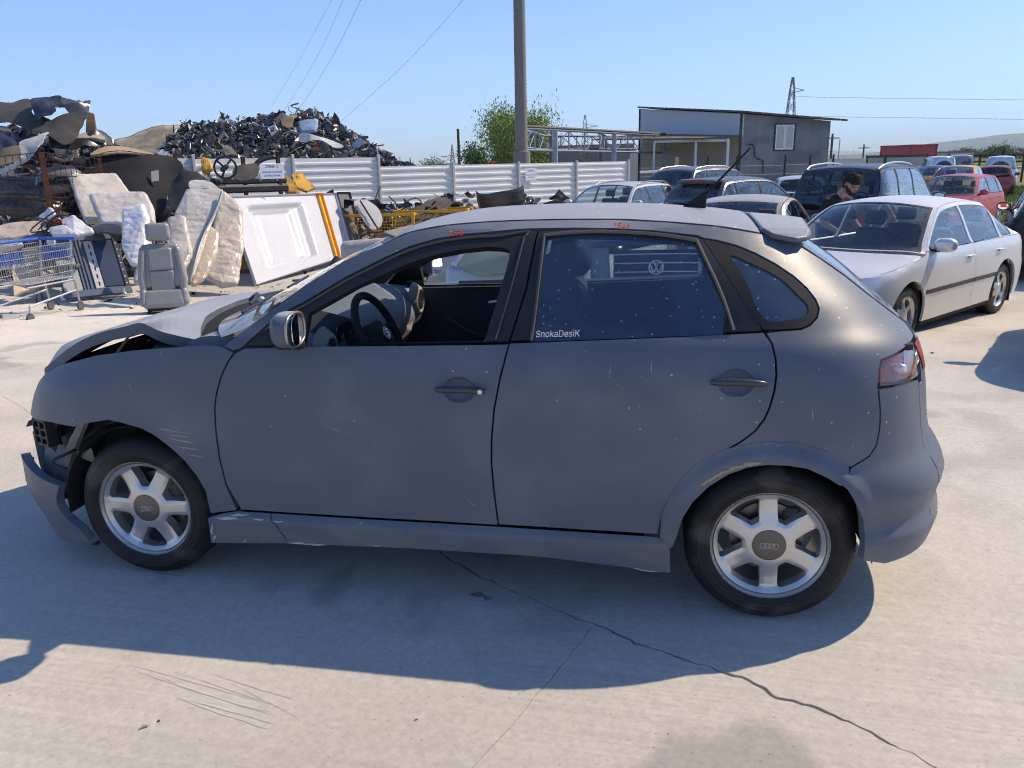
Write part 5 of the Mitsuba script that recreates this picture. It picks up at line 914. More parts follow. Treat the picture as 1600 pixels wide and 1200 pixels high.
# grass by the wrecked cars
def blades(key, poly, n, h, col, seed, **k):
    r = np.random.default_rng(seed); x0, y0, x1, y1 = poly.bounds; q = np.c_[r.uniform(x0, x1, n), r.uniform(y0, y1, n)]; q = q[contains_xy(poly, q[:, 0], q[:, 1])]; n = len(q)
    b = np.c_[q, zg(q[:, 0], q[:, 1]) - .02]; a = r.uniform(0, 6.28, n); d = np.c_[np.cos(a), np.sin(a), a * 0] * .03; hh = h * r.uniform(.4, 1.2, n); tip = b + np.c_[r.normal(0, .1, (n, 2)) * hh[:, None], hh]
    V = np.stack([b - d, b + d, tip], 1).reshape(-1, 3); add(key, trimesh.Trimesh(V, np.arange(3 * n).reshape(-1, 3), process=False), 'm_leaf', np.repeat(np.array(col) * r.uniform(.6, 1.4, (n, 1)), 3, 0), smooth=False, **k)
g_ = [np.array(p)[:2] for p in ((10.594,22.95,-0.32), (9.165,16.916,-0.32), (10.416,17.322,-0.32), (24.314,48.367,-0.32), (20.959,50.204,-0.32))]
blades('grass', Polygon(g_).buffer(0), 26000, .22, (.16, .22, .045), 3, kind='stuff', label='strip of yellow green grass by the red cars on the right', cat_='grass')
# ---------------------------------------------------------------- scrap on the left
def sheet(pts, bulge=.06, thick=.02, seed=0, res=.07, smooth_edge=True):
    """Bent sheet through a 3-D outline: flattened, triangulated, carried back with bends and noise, given thickness."""
    p = np.array(pts, float); c = p.mean(0); u, s, vt = np.linalg.svd(p - c); X, Yv, N_ = vt
    if N_ @ (np.array([.8, -3.5, 1.6]) - c) < 0: N_ = -N_; X = -X
    q = np.c_[(p - c) @ X, (p - c) @ Yv]; h = (p - c) @ N_
    if smooth_edge and len(q) > 4:
        qq = np.c_[q, h]; qq = curve(qq, len(q) * 4, closed=True); q, h = qq[:, :2], qq[:, 2]
    P = Polygon(q).buffer(0)
    if P.geom_type != 'Polygon': P = max(P.geoms, key=lambda g: g.area)
    if P.exterior.is_ccw is False: pass
    def f(a):
        d = ((a[:, None] - q[None]) ** 2).sum(-1) + 1e-4; w = d ** -1.5; hh = (w * h).sum(1) / w.sum(1)
        L_ = np.sqrt(P.area); b = bulge * ((meshkit.fbm(np.c_[a / L_ * 2.2, a[:, 0] * 0] + seed * 7.1, 3) - .5) * 2 + .7 * (1 - ((a / L_) ** 2).sum(1)))
        return c + a[:, :1] * X + a[:, 1:] * Yv + (hh + b)[:, None] * N_
    m = panel(P, f, res, thick, flip=bool(np.cross(X, Yv) @ N_ < 0)); m2 = panel(P, lambda a: f(a) - N_ * thick, res)
    return cat(m, m2)
def wrapped(pts, r=.06, amp=.02, seed=0, ref=.032):
    m = manifold3d.Manifold.hull_points(np.vstack([sph(p, r) for p in pts])).refine_to_length(ref); m = tm(m)
    trimesh.smoothing.filter_taubin(m, iterations=8); v = np.array(m.vertices); n = np.array(m.vertex_normals)
    w = np.abs(meshkit.fbm(v * [5, 5, 2.2] + seed * 13.3, 4) - .5) * 4; w2 = np.abs(meshkit.noise(v * [16, 16, 6] + rock(v, seed, .4, 3) * 9 + seed) - .5) * 2; v = v + n * (amp * .45 * (w - .7) + amp * .35 * (w2 - .5))[:, None] + rock(v, seed, amp * 1.1, 1.3); m.vertices = v; return m
def bumper_mesh(L_=1.6, H_=.42, bow=.30, seed=0):
    s = np.linspace(-1, 1, 22); pr2 = np.array([(0, -.5), (.05, -.42), (.09, -.2), (.10, .0), (.07, .22), (.03, .30), (.05, .40), (.0, .5), (-.05, .5), (-.01, .3), (.03, .0), (.0, -.3), (-.03, -.48)])
    V = np.array([[np.array([x * L_ / 2 * (1 - .12 * abs(x) ** 4), -bow * abs(x) ** 2.6 + a, b * H_ * (1 - .15 * x * x) + .03 * math.sin(seed + 3 * x)]) for a, b in pr2] for x in s]); n, m = V.shape[:2]
    i, j = np.meshgrid(np.arange(n - 1), np.arange(m), indexing='ij'); k = i * m + j; k2 = i * m + (j + 1) % m
    return trimesh.Trimesh(V.reshape(-1, 3), np.vstack([np.stack([k, k2, k2 + m], -1).reshape(-1, 3), np.stack([k, k2 + m, k + m], -1).reshape(-1, 3)]), process=False)
PAL = [((.018, .018, .02), 9), ((.03, .031, .034), 7), ((.06, .062, .066), 5), ((.13, .13, .13), 3), ((.30, .30, .30), 2.0), ((.55, .55, .55), 1.2), ((.16, .12, .08), 1.4), ((.25, .2, .15), .8), ((.04, .07, .15), .5), ((.35, .08, .04), .2), ((.40, .25, .05), .2)]
def protos(seed):
    r = np.random.default_rng(seed); out = []
    for k in range(16):
        c = curve(np.cumsum(r.normal(0, .35, (4, 3)) + [.25, 0, 0], 0), 9); out.append((tube(c - c.mean(0), r.uniform(.02, .07), 5), .9))
    for k in range(7):
        pts = r.normal(0, .8, (14, 3)) * [.5, .35, .05 + .12 * r.random()]; out.append((hull(pts), 1.0))
    for k in range(5): out.append((bumper_mesh(1.6, .38, .4 * r.random() + .1, k), .8))
    for k in range(10):
        n = 7; g = np.stack(np.meshgrid(np.linspace(-.5, .5, n), np.linspace(-.35, .35, n)), -1).reshape(-1, 2); z = (meshkit.fbm(np.c_[g * 2.5, g[:, 0] * 0 + k * 9], 2) - .5) * (.5 + .1 * k); i, j = np.meshgrid(np.arange(n - 1), np.arange(n - 1), indexing='ij'); q = (i * n + j).ravel()
        f = np.stack([q, q + 1, q + n + 1, q + n], 1); v = np.c_[g, z]; out.append((cat((v, f), (v - [0, 0, .015], f[:, ::-1])), 1.0))
    return out
PR = protos(3)
def debris(points, normals, size, seed, flat=.6, pal=PAL):
    r = np.random.default_rng(seed); w = np.array([b for a, b in pal]); w = w / w.sum(); V, F, Cc, at = [], [], [], 0
    for p, n in zip(points, normals):
        m, sc = PR[r.integers(len(PR))]; v = np.array(m.vertices) * sc * size * min(r.lognormal(-.25, .6), 1.55)
        R_ = trimesh.transformations.random_rotation_matrix(r.random(3))[:3, :3]; v = v @ R_.T; v = v - np.outer(v @ n, n) * flat * r.random()
        V.append(v + p); F.append(np.array(m.faces) + at); at += len(v); c = np.array(pal[r.choice(len(pal), p=w)][0]) * r.uniform(.7, 1.3); Cc.append(np.tile(c, (len(v), 1)))
    return trimesh.Trimesh(np.vstack(V), np.vstack(F), process=False), np.vstack(Cc)
def heap(key, label, skyline, spread, base, n, size, seed, near=.0, core=(.02, .02, .021), cat_='scrap heap'):
    p = curve(skyline, 60); d = unit(np.r_[np.mean(p[:, :2], 0) - np.array([.8, -3.5]), 0]); prof = lambda t: (1 - np.abs(t) ** 1.2)
    k = thing(key, label, cat_); rows = []
    for t in np.linspace(-1, 1, 17):
        q = p + d * t * spread; q[:, 2] = base + (p[:, 2] - base) * prof(t) - size * .35; rows.append(q + rock(q, seed, size * .4, 1.2))
    v = np.vstack(rows); i, j = np.meshgrid(np.arange(16), np.arange(59), indexing='ij'); a = i * 60 + j
    add(k + '__core', (v, np.stack([a, a + 1, a + 61, a + 60], -1).reshape(-1, 4)), 'm_v', core, smooth=False)
    r = np.random.default_rng(seed); u = r.uniform(0, 58.99, n); t = -r.random(n) ** .8 * .97 + .25 * (r.random(n) < .12); i = u.astype(int); fr = (u - i)[:, None]
    q = p[i] * (1 - fr) + p[i + 1] * fr; top = q[:, 2].copy(); q = q + d * t[:, None] * spread; q[:, 2] = base + (top - base) * prof(t) * r.uniform(.93, 1.03, n); nn = np.tile(unit(-d + [0, 0, .9]), (n, 1))
    m, c = debris(q, nn, size, seed + 1); add(k + '__debris', m, 'm_gloss', c, smooth=False, kind='stuff'); return k
heap('scrap_mountain', 'huge dark heap of shredded car plastics and hoses behind the fence', [(-19.638,27.714,2.187), (-19.337,27.905,2.668), (-19.088,28.079,3.124), (-18.625,28.249,3.421), (-17.583,28.493,3.603), (-16.668,28.678,3.66), (-15.752,28.85,3.666), (-14.97,29.026,3.777), (-14.32,29.193,3.942), (-13.722,29.343,4.083), (-13.14,29.389,3.865), (-12.341,29.395,3.361), (-11.542,29.401,2.856), (-10.742,29.393,2.301), (-10.155,29.39,1.903), (-9.622,29.399,1.584)], 6.5, -.4, 5200, .40, 11)
def solo(name, label, cat_, mesh, bsdf, col, vary=.25, smooth=30):
    k = numbered(name); USED.discard(k); return add(name, mesh, bsdf, col, smooth=smooth, vary=vary, label=label, cat_=cat_)
# pieces lying on the mountain
solo('blue_bag', 'pale blue sack near the top of the scrap mountain', 'bag', wrapped([(-12.666,26.368,3.315), (-12.093,26.497,3.396), (-11.96,25.995,3.027), (-12.384,25.906,2.99)], .12, .08, 2, .12), 'm_v', (.22, .30, .42))
solo('carpet_piece', 'folded tan carpet piece high on the scrap mountain', 'carpet', sheet([(-13.264,26.021,3.226), (-13.291,26.402,3.475), (-13.048,26.82,3.675), (-12.84,26.136,3.356), (-12.816,25.655,3.13)], .15, .04, 3, .2), 'm_v', (.24, .17, .10))
solo('square_ring', 'small white square frame on the scrap mountain', 'frame', tube([(-13.567,25.507,3.1), (-13.358,25.571,3.188), (-13.213,25.451,3.043), (-13.395,25.373,2.886)], .07, 4, closed=True), 'm_v', (.6, .55, .6))
solo('long_white_trim', 'long pale strip lying across the right of the scrap mountain', 'trim', sheet([(-12.209,25.034,2.777), (-11.425,25.162,2.715), (-10.499,24.815,2.372), (-10.612,24.789,2.352), (-11.407,24.928,2.619), (-12.207,25.016,2.709)], .05, .03, 5, .2), 'm_v', (.5, .5, .48))
# ---- left pile behind the rusty cage
heap('scrap_pile', 'dark pile of car plastics at the left edge behind the rusty mesh cage', [(-14.327,11.921,2.57), (-13.656,12.078,2.687), (-13.114,12.157,2.609), (-12.305,12.302,2.592), (-11.629,12.404,2.511), (-11.083,12.439,2.275), (-10.604,12.457,2.027), (-10.167,12.98,1.723), (-9.334,13.617,1.56)], 2.6, -.35, 1000, .42, 21)
FELT, BLK, DGR = (.08, .076, .072), (.022, .022, .025), (.05, .052, .056)
S = lambda name, label, cat_, pts, col, bulge=.10, thick=.02, seed=1, b='m_v': solo(name, label, cat_, sheet(pts, bulge, thick, seed), b, col)
S('felt_liner', 'big grey brown felt liner on top of the left scrap pile', 'liner', [(-12.133,10.512,2.87), (-11.817,10.817,2.995), (-11.646,10.841,2.968), (-11.532,10.989,3.045), (-11.232,10.932,3.019), (-10.956,10.609,2.815), (-10.713,10.393,2.635), (-10.491,10.283,2.476), (-10.669,10.125,2.407), (-10.925,10.202,2.474), (-11.183,10.279,2.541), (-11.598,10.321,2.59), (-11.956,10.264,2.621)], (.072, .07, .068), .07, .02, 1)
S('bumper_skin', 'crumpled black bumper skin beside the felt liner', 'bumper', [(-10.826,10.437,2.869), (-10.938,10.669,3.014), (-10.859,10.794,3.031), (-10.471,10.843,2.952), (-10.284,10.629,2.817), (-10.212,10.307,2.751), (-10.112,10.192,2.652), (-10.172,10.046,2.547), (-10.356,10.01,2.539), (-10.529,10.124,2.684)], BLK, .16, .02, 2, 'm_gloss')
S('bumper_skin', 'jagged black bumper end sticking up at the right of the felt liner', 'bumper', [(-10.323,10.661,2.958), (-10.229,10.776,2.928), (-10.085,10.805,2.936), (-9.927,10.699,2.833), (-9.893,10.836,2.92), (-9.781,10.579,2.684), (-9.813,10.437,2.576), (-10.002,10.419,2.637), (-10.209,10.532,2.798)], DGR, .18, .02, 3, 'm_gloss')
S('felt_liner', 'creased dark grey liner hanging in the middle of the left scrap pile', 'liner', [(-10.412,9.855,2.402), (-10.316,10.117,2.52), (-10.127,10.29,2.635), (-9.719,10.36,2.615), (-9.616,10.107,2.399), (-9.58,9.841,2.18), (-9.641,9.705,2.113), (-9.891,9.688,2.218), (-10.196,9.768,2.327)], (.05, .048, .047), .09, .02, 4)
S('brown_board', 'upright brown board at the right of the left scrap pile', 'board', [(-10.292,11.254,2.795), (-10.168,11.27,2.768), (-9.956,10.989,2.381), (-10.164,10.952,2.385)], (.12, .085, .06), .02, .05, 5)
S('pale_beam', 'pale grey beam lying across the left scrap pile', 'beam', [(-9.802,10.165,2.35), (-9.454,10.433,2.327), (-9.312,10.327,2.229), (-9.704,10.05,2.255)], (.30, .28, .25), .04, .06, 6)
S('bumper_skin', 'long black bumper under the pale beam', 'bumper', [(-10.164,9.968,2.265), (-9.776,10.137,2.236), (-9.424,10.638,2.286), (-9.35,10.625,2.191), (-9.351,10.493,2.096), (-9.56,10.019,2.049), (-9.917,9.746,2.065)], BLK, .16, .02, 7, 'm_gloss')
S('bumper_skin', 'curved pale grey bumper skin drooping over the rusty cage', 'bumper', [(-9.925,9.045,2.203), (-9.785,9.073,2.211), (-9.657,9.114,2.271), (-9.639,9.253,2.38), (-9.514,9.018,2.213), (-9.569,8.826,1.941), (-9.725,8.766,1.83), (-10.044,8.563,1.692), (-10.213,8.532,1.696), (-9.962,8.606,1.794), (-9.771,8.787,1.935)], (.36, .36, .36), .10, .015, 8, 'm_gloss')
S('door_card', 'dark beige door card at the left edge above the cage', 'door card', [(-10.784,9.143,1.992), (-10.542,9.199,2.03), (-10.25,9.39,2.144), (-10.075,9.149,1.922), (-10.311,8.845,1.747), (-10.527,8.801,1.73)], (.14, .12, .09), .06, .02, 9)
S('bumper_skin', 'navy black bumper corner below the felt liner at the left edge', 'bumper', [(-11.379,9.892,2.419), (-11.089,9.944,2.413), (-10.718,9.878,2.311), (-10.725,9.72,2.129), (-11.12,9.531,2.091)], (.03, .035, .055), .15, .02, 10, 'm_gloss')
for i, (lab, u, v, d, rz, rx, L_, H_, col) in enumerate((('wide dark grey bumper lying inside the rusty cage', 30, 292, 14.4, .25, .5, 1.7, .45, (.06, .062, .068)), ('black bumper low inside the rusty cage', 20, 322, 14.2, .1, .3, 1.6, .4, (.025, .025, .03)), ('black bumper slanting inside the cage right of the red post', 105, 290, 14.6, .9, .9, 1.3, .4, (.05, .05, .05)), ('grey bumper piece in the cage near the wrapped cushions', 92, 268, 14.5, .5, 1.2, 1.0, .4, (.15, .15, .15)))):
    c = [(-10.614,9.542,1.422), (-10.559,9.249,1.096), (-9.904,9.885,1.423), (-9.987,9.835,1.675)][i]; m = bumper_mesh(L_, H_, .3, i); m.apply_transform(trimesh.transformations.euler_matrix(rx, 0, rz + math.pi)); m.apply_translation(c); solo('bumper_skin', lab, 'bumper', m, 'm_gloss', col)
cage = thing('mesh_cage', 'rusty rebar mesh cage with red brown posts holding the left scrap pile', 'cage')
ca, cb_, cc_ = np.array((-10.767,8.357,1.061)), np.array((-9.227,8.563,1.158)), np.array((-9.258,9.911,1.091))
tops = [np.array((-10.79,8.587,1.894)), np.array((-9.398,8.766,1.988)), np.array((-9.338,10.12,1.887))]
for (b_, t_), w in zip(((ca, tops[0]), (cb_, tops[1]), (cc_, tops[2])), (.09, .10, .08)): b2 = b_.copy(); b2[2] = -.4; t2 = t_; add(cage + '__post', tube([b2, t2], w * .62, 4), 'm_rust', smooth=False)
for a0, a1, t0, t1 in ((ca, cb_, tops[0], tops[1]), (cb_, cc_, tops[1], tops[2])):
    a0, a1 = a0.copy(), a1.copy(); a0[2] = a1[2] = -.25; ms = [tube([a0 + (a1 - a0) * s, t0 + (t1 - t0) * s], .007, 4) for s in np.linspace(0, 1, 12)] + [tube([a0 + (t0 - a0) * s, a1 + (t1 - a1) * s], .007, 4) for s in np.linspace(.1, 1, 12)]
    add(cage + '__mesh', cat(ms), 'm_rust', smooth=False, kind='stuff')
# black liner board with the square hole
lp = np.array([(-9.677,10.498,1.954), (-9.413,10.668,2.007), (-8.791,10.868,1.935), (-8.439,11.126,1.869), (-8.217,11.013,1.698), (-8.236,10.844,1.487), (-8.252,10.462,1.262), (-8.08,9.98,0.936), (-8.18,9.704,0.772), (-8.613,9.645,0.848), (-9.047,9.599,0.969)])
k = thing('floor_liner', 'large upright black floor liner with a square hole, its bent top edge tan', 'liner'); add(k + '__board', sheet(lp, .06, .03, 12), 'm_v', (.016, .016, .018), vary=.2)
add(k + '__folded_edge', sheet([(-9.677,10.386,1.93), (-9.773,11.057,2.127), (-9.472,11.312,2.088), (-8.767,10.872,1.935), (-9.011,10.627,1.974), (-9.301,10.47,1.979)], .03, .03, 13), 'm_v', (.30, .23, .16), vary=.2)
add(k + '__hole', sheet([(-8.582,10.507,1.64), (-8.453,10.537,1.66), (-8.374,10.394,1.475), (-8.502,10.364,1.455)], .01, .012, 14, smooth_edge=False), 'm_v', (.42, .40, .37))
# wrapped seats, cushions and panels
PLAS, BEI = (.56, .53, .48), (.40, .35, .29)
def wrap(name, label, pts, col, r=.06, amp=.022, seed=1): return solo(name, label, 'wrapped seat' if 'seat' in name else 'wrapped bundle', wrapped(pts, r, amp, seed), 'm_wrap', col, .32, True)
wrap('plastic_bundle', 'flat plastic wrapped panel leaning on the black liner, leftmost of the wrapped ones', [(-9.451,9.479,1.559), (-8.927,9.894,1.564), (-8.581,9.665,1.274), (-8.347,9.056,0.831), (-8.798,8.872,0.848)], (.50, .46, .40), .07, .02, 1)
wrap('plastic_bundle', 'rounded plastic wrapped cushion in front of the leaning wrapped panel', [(-8.631,8.908,1.239), (-7.902,9.143,1.219), (-7.64,8.916,0.993), (-7.487,8.678,0.797), (-8.163,8.454,0.819), (-8.379,8.675,0.995)], (.53, .49, .44), .09, .02, 2)
wrap('seat_bundle', 'white plastic wrapped seat standing left of the grey leather seat', [(-7.344,7.926,1.028), (-7.129,7.981,1.081), (-6.938,7.757,0.909), (-6.772,7.346,0.465), (-6.836,7.193,0.34), (-7.067,7.421,0.553)], (.60, .60, .60), .08, .03, 3)
wrap('seat_bundle', 'beige wrapped seat base just behind the left side of the grey leather seat', [(-6.917,7.511,0.399), (-6.89,7.672,0.576), (-6.717,7.036,0.077), (-6.559,7.064,0.074)], (.42, .40, .36), .06, .02, 4)
wrap('seat_bundle', 'crumpled plastic bundle right behind the headrest of the grey leather seat', [(-6.731,8.104,0.883), (-6.573,8.14,0.908), (-6.389,7.886,0.632), (-6.207,7.638,0.383), (-6.217,7.367,0.176)], (.46, .42, .37), .07, .03, 5)
wrap('plastic_bundle', 'tall tilted wrapped panel with a hard dark edge right of the grey leather seat', [(-6.671,8.557,1.327), (-6.187,8.748,1.312), (-6.17,8.607,1.177), (-6.202,8.163,0.745), (-6.161,7.573,0.119), (-6.14,7.454,0.058), (-6.467,7.98,0.643), (-6.714,8.235,0.963)], (.50, .47, .42), .035, .012, 6)
k = solo('metal_rail', 'thin grey metal rail along the edge of the tall tilted wrapped panel', 'rail', tube(curve([(-6.095,8.602,1.296), (-6.096,8.448,1.123), (-6.145,8.065,0.733), (-6.107,7.566,0.247), (-6.1,7.4,0.027)], 14), .022, 6), 'm_metal', (.35, .34, .33))
wrap('seat_bundle', 'tan wrapped seat squeezed between the tilted panel and the tall wrapped bundle', [(-6.355,8.549,0.715), (-6.25,8.545,0.633), (-6.153,8.276,0.362), (-6.155,7.862,0.02), (-6.233,7.72,-0.059), (-6.318,8.006,0.262)], (.40, .34, .27), .06, .025, 7)
wrap('seat_bundle', 'tall wrapped bundle of seats beside the white van panel', [(-6.543,9.392,1.21), (-6.367,9.394,1.101), (-6.225,9.274,0.956), (-6.01,8.833,0.375), (-5.963,8.382,-0.135), (-6.114,8.254,-0.117), (-6.319,8.245,-0.013), (-6.377,9.055,0.653)], (.45, .41, .36), .08, .035, 8)
S('clear_plastic_sheet', 'arched milky plastic sheet above the tilted wrapped panel', 'plastic sheet', [(-6.915,9.079,1.469), (-6.739,9.216,1.463), (-6.49,9.132,1.377), (-6.35,9.032,1.305), (-6.622,8.986,1.321), (-6.853,8.945,1.326)], (.42, .41, .38), .04, .006, 3, 'm_wrap')
wrap('plastic_bundle', 'long beige wrapped roll at the left edge behind the shopping cart', [(-10.166,8.17,0.753), (-9.83,8.357,0.82), (-9.326,8.562,0.843), (-9.146,8.232,0.678), (-9.584,8.034,0.636), (-9.995,7.943,0.584)], (.46, .40, .33), .06, .03, 9)
wrap('plastic_bundle', 'second beige wrapped roll just above the blue cart handle', [(-9.661,7.575,0.558), (-9.163,7.681,0.606), (-9.062,7.58,0.555), (-9.574,7.45,0.43)], (.48, .43, .36), .05, .025, 10)
for i, (lab, pts, c) in enumerate((('white crumpled sack left of the red and black wiring', [(-9.139,8.204,0.949), (-8.977,8.268,1.067), (-8.795,8.148,0.899), (-8.998,8.092,0.833)], (.50, .51, .55)), ('large white sack above the upright blue grey panel', [(-8.545,7.986,0.908), (-8.426,8.027,0.974), (-8.047,7.925,0.738), (-8.194,7.785,0.711), (-8.428,7.868,0.785)], (.58, .58, .60)), ('white sack lying at the left end of the upright blue grey panel', [(-8.592,7.73,0.778), (-8.415,7.772,0.813), (-8.141,7.686,0.699), (-8.436,7.628,0.686)], (.52, .52, .54)))):
    solo('white_sack', lab, 'sack', wrapped(pts, .05, .035, 30 + i), 'm_wrap', c, .1, True)
r_ = np.random.default_rng(4); wp = np.array((-8.78,8.028,0.836)); k = solo('wiring_bundle', 'tangle of black wiring with red plugs between the white sacks', 'wiring', cat([tube(curve(wp + r_.normal(0, .13, (4, 3)) * [1, 1, .7], 14), .012, 5) for _ in range(16)]), 'm_v', (.03, .03, .03)); labels[k]['kind'] = 'stuff'
solo('red_plug', 'small red plug in the tangle of wiring', 'plug', bx(.12, .07, .06, (-8.571,7.875,0.906), .01, rz=.5), 'm_gloss', (.35, .02, .03))
S('black_tray', 'flat black tray behind the upright blue grey panel', 'tray', [(-8.352,8.317,0.831), (-7.877,8.396,0.801), (-7.638,8.193,0.672), (-8.036,8.025,0.709)], (.03, .03, .034), .03, .03, 15, 'm_gloss')
S('black_tray', 'black plastic cover between the wiring and the beige rolls', 'tray', [(-9.34,7.975,0.64), (-9.03,8.167,0.745), (-8.815,7.966,0.638), (-9.021,7.69,0.544)], (.035, .037, .042), .04, .03, 16, 'm_gloss')
S('beige_board', 'plain beige board standing on the ground behind the shopping cart', 'board', [(-9.277,7.6,0.393), (-9.074,8.022,0.634), (-8.632,7.389,-0.032), (-8.742,6.919,-0.127)], (.50, .42, .32), .01, .04, 17)
S('beige_board', 'cracked pale board low behind the blue grey panel', 'board', [(-9.005,7.797,0.165), (-8.707,8.287,0.209), (-8.482,7.936,-0.06), (-8.747,7.456,-0.093)], (.46, .40, .32), .01, .05, 18)
# blue grey panel with navy inset
a0, a1, t0, t1 = (np.array(q) for q in ((-8.274,7.335,-0.272), (-7.641,8.134,-0.285), (-8.689,7.682,0.673), (-7.94,8.448,0.652)))
ex, ey = unit(a1 - a0), unit(t0 - a0); ey = unit(ey - ex * (ex @ ey)); nz = np.cross(ex, ey); W_, H_ = np.linalg.norm(a1 - a0), np.linalg.norm(t0 - a0); nz = nz if nz @ (np.array([.8, -3.5, 1.6]) - a0) > 0 else -nz
PM = frame(a0, ex, ey, nz); fpan = thing('lorry_door', 'upright blue grey lorry door panel with a navy inset and slotted strip', 'panel')
def pb_(n, x, y, w, h, t, c, b='m_gloss', z=0, r=.004): return add(f'{fpan}__{n}', moved(bx(w * W_, h * H_, t, ((x + w / 2) * W_, (y + h / 2) * H_, z + t / 2), r), PM), b, c, smooth=False, vary=.06)
SB = (.10, .12, .17)
pb_('frame', 0, 0, 1.0, .10, .06, SB, z=.03); pb_('frame', 0, .90, 1.0, .10, .05, SB); pb_('backing', .03, .08, .95, .84, .03, (.07, .085, .125)); pb_('plate', .05, .10, .26, .78, .02, (.36, .37, .38), z=.032)
for i in range(3): pb_('ridge', .33 + .05 * i, .10, .028, .80, .025, SB, z=.032)
pb_('slotted_strip', .50, .12, .12, .76, .022, (.46, .47, .47), z=.032, r=.002)
for i in range(6): pb_('slot', .553, .16 + .12 * i, .02, .06, .004, (.02, .02, .025), 'm_v', .0545, .0005)
pb_('inset', .64, .14, .28, .74, .012, (.025, .04, .095), z=.032); pb_('frame', .93, .05, .07, .9, .05, (.045, .05, .065), z=.01); pb_('sticker', .0, .86, .12, .09, .003, (.7, .7, .68), 'm_v', .052, .0005)
for i in range(7): pb_('bolt', .945, .15 + .11 * i, .025, .02, .006, (.6, .6, .6), 'm_metal', .061, .001)
for s in (.02, .9): add(f'{fpan}__foot', moved(tube([(s * W_, 0, .05), (s * W_ - .05, -.04, .14), (s * W_ - .06, .03, .17)], .022, 6), PM), 'm_v', (.6, .6, .6))
# shopping cart
cart = thing('shopping_cart', 'wire shopping cart with blue handle and blue child seat flap at the left edge', 'shopping cart')
g0, g1 = np.array((-7.826,6.545,-0.266)), np.array((-7.81,5.705,-0.22)); cx_ = unit(np.r_[(g1 - g0)[:2], 0]); cy_ = np.array([cx_[1], -cx_[0], 0]) * -1; 
if cy_[1] < 0: cy_ = -cy_
CM = frame((g0[0], g0[1], g0[2]), cx_, cy_, (0, 0, 1)); WIRE = (.46, .46, .45)
def cq(n, m, c, b='m_metal', **k): return add(f'{cart}__{n}', moved(m, CM), b, c, **k)
Lc, Wc = .95, .52
cq('handle', tube([(-.02, -.04, 1.02), (-.02, Wc + .04, 1.02)], .022, 8), (.03, .10, .45), 'm_gloss'); cq('handle', tube([(-.03, -.03, 1.02), (1.1, -.03, 1.02)], .020, 8), (.03, .10, .45), 'm_gloss')
cq('seat_flap', bx(.62, .012, .17, (.62, -.02, .80), .004), (.015, .07, .36), 'm_gloss'); cq('seat_flap', bx(.02, .4, .17, (.06, .26, .82), .004), (.015, .07, .36), 'm_gloss')
wires = []
for y_ in (0, Wc):
    for i in range(26): x_ = i * Lc / 25; wires.append(tube([(x_ * .9 + .05, y_, .50), (x_, y_, .97)], .0035, 4))
    for z_ in (.5, .58, .68, .78, .88, .97): wires.append(tube([(.05, y_, z_), (Lc, y_, z_)], .005, 4))
for i in range(14): y_ = i * Wc / 13; wires += [tube([(.05, y_, .5), (.0, y_, .97)], .0035, 4), tube([(.05, y_, .5), (Lc, y_, .5)], .0035, 4), tube([(Lc * .95, y_, .5), (Lc, y_, .97)], .0035, 4)]
cq('basket', cat(wires), WIRE, smooth=False, kind='stuff')
for y_ in (0.02, Wc - .02):
    cq('frame', tube([(.0, y_, 1.0), (.10, y_, .45), (.06, y_, .44), (.02, y_, .12)], .016, 6), (.55, .55, .55)); cq('frame', tube([(.08, y_, .45), (.95, y_, .46)], .014, 6), (.55, .55, .55)); cq('frame', tube([(.06, y_, .30), (.98, y_, .22), (1.0, y_, .12)], .014, 6), (.55, .55, .55))
    for x_ in (.02, 1.0): k = cq('caster', moved(lathe([(1e-4, -.012), (.03, -.016), (.062, -.014), (.065, 0), (.062, .014), (.03, .016), (1e-4, .012)], 24), frame((x_, y_, .065), (1, 0, 0), (0, 1, 0))), (.10, .10, .11), 'm_v'); add(k + '__fork', moved(hull((x_ - .02, y_ - .022, .145), (x_ + .03, y_ + .022, .145), (x_ + .02, y_ - .022, .07), (x_ - .02, y_ + .022, .1)), CM), 'm_v', (.12, .14, .2))
cart2 = thing('wire_trolley', 'grey wire trolley with folded legs between the shopping cart and the blue grey panel', 'trolley')
q = np.array((-8.502,7.564,0.316)); Q = frame(q, unit([.9, .45, 0]), unit([-.45, .9, 0]), (0, 0, 1))
add(cart2 + '__basket', moved(cat([tube([(-.3 + .05 * i, y_, -.06), (-.3 + .05 * i, y_, .22)], .004, 4) for i in range(13) for y_ in (-.2, .2)] + [tube([(-.3, y_, z_), (.3, y_, z_)], .006, 4) for y_ in (-.2, .2) for z_ in (-.06, .03, .12, .22)]), Q), 'm_metal', (.2, .2, .2), smooth=False, kind='stuff')
add(cart2 + '__tray', moved(bx(.6, .38, .05, (.05, 0, -.09), .01), Q), 'm_v', (.10, .10, .105)); 
for p0_, p1_ in (((-.25, -.15, -.1), (-.32, -.1, -.62)), ((-.2, .0, -.1), (.45, .05, -.62)), ((.3, .15, -.1), (.35, .2, -.7)), ((-.3, .15, -.1), (-.3, .2, -.7))): add(cart2 + '__leg', moved(tube([p0_, p1_], .02, 6), Q), 'm_metal', (.25, .25, .24))
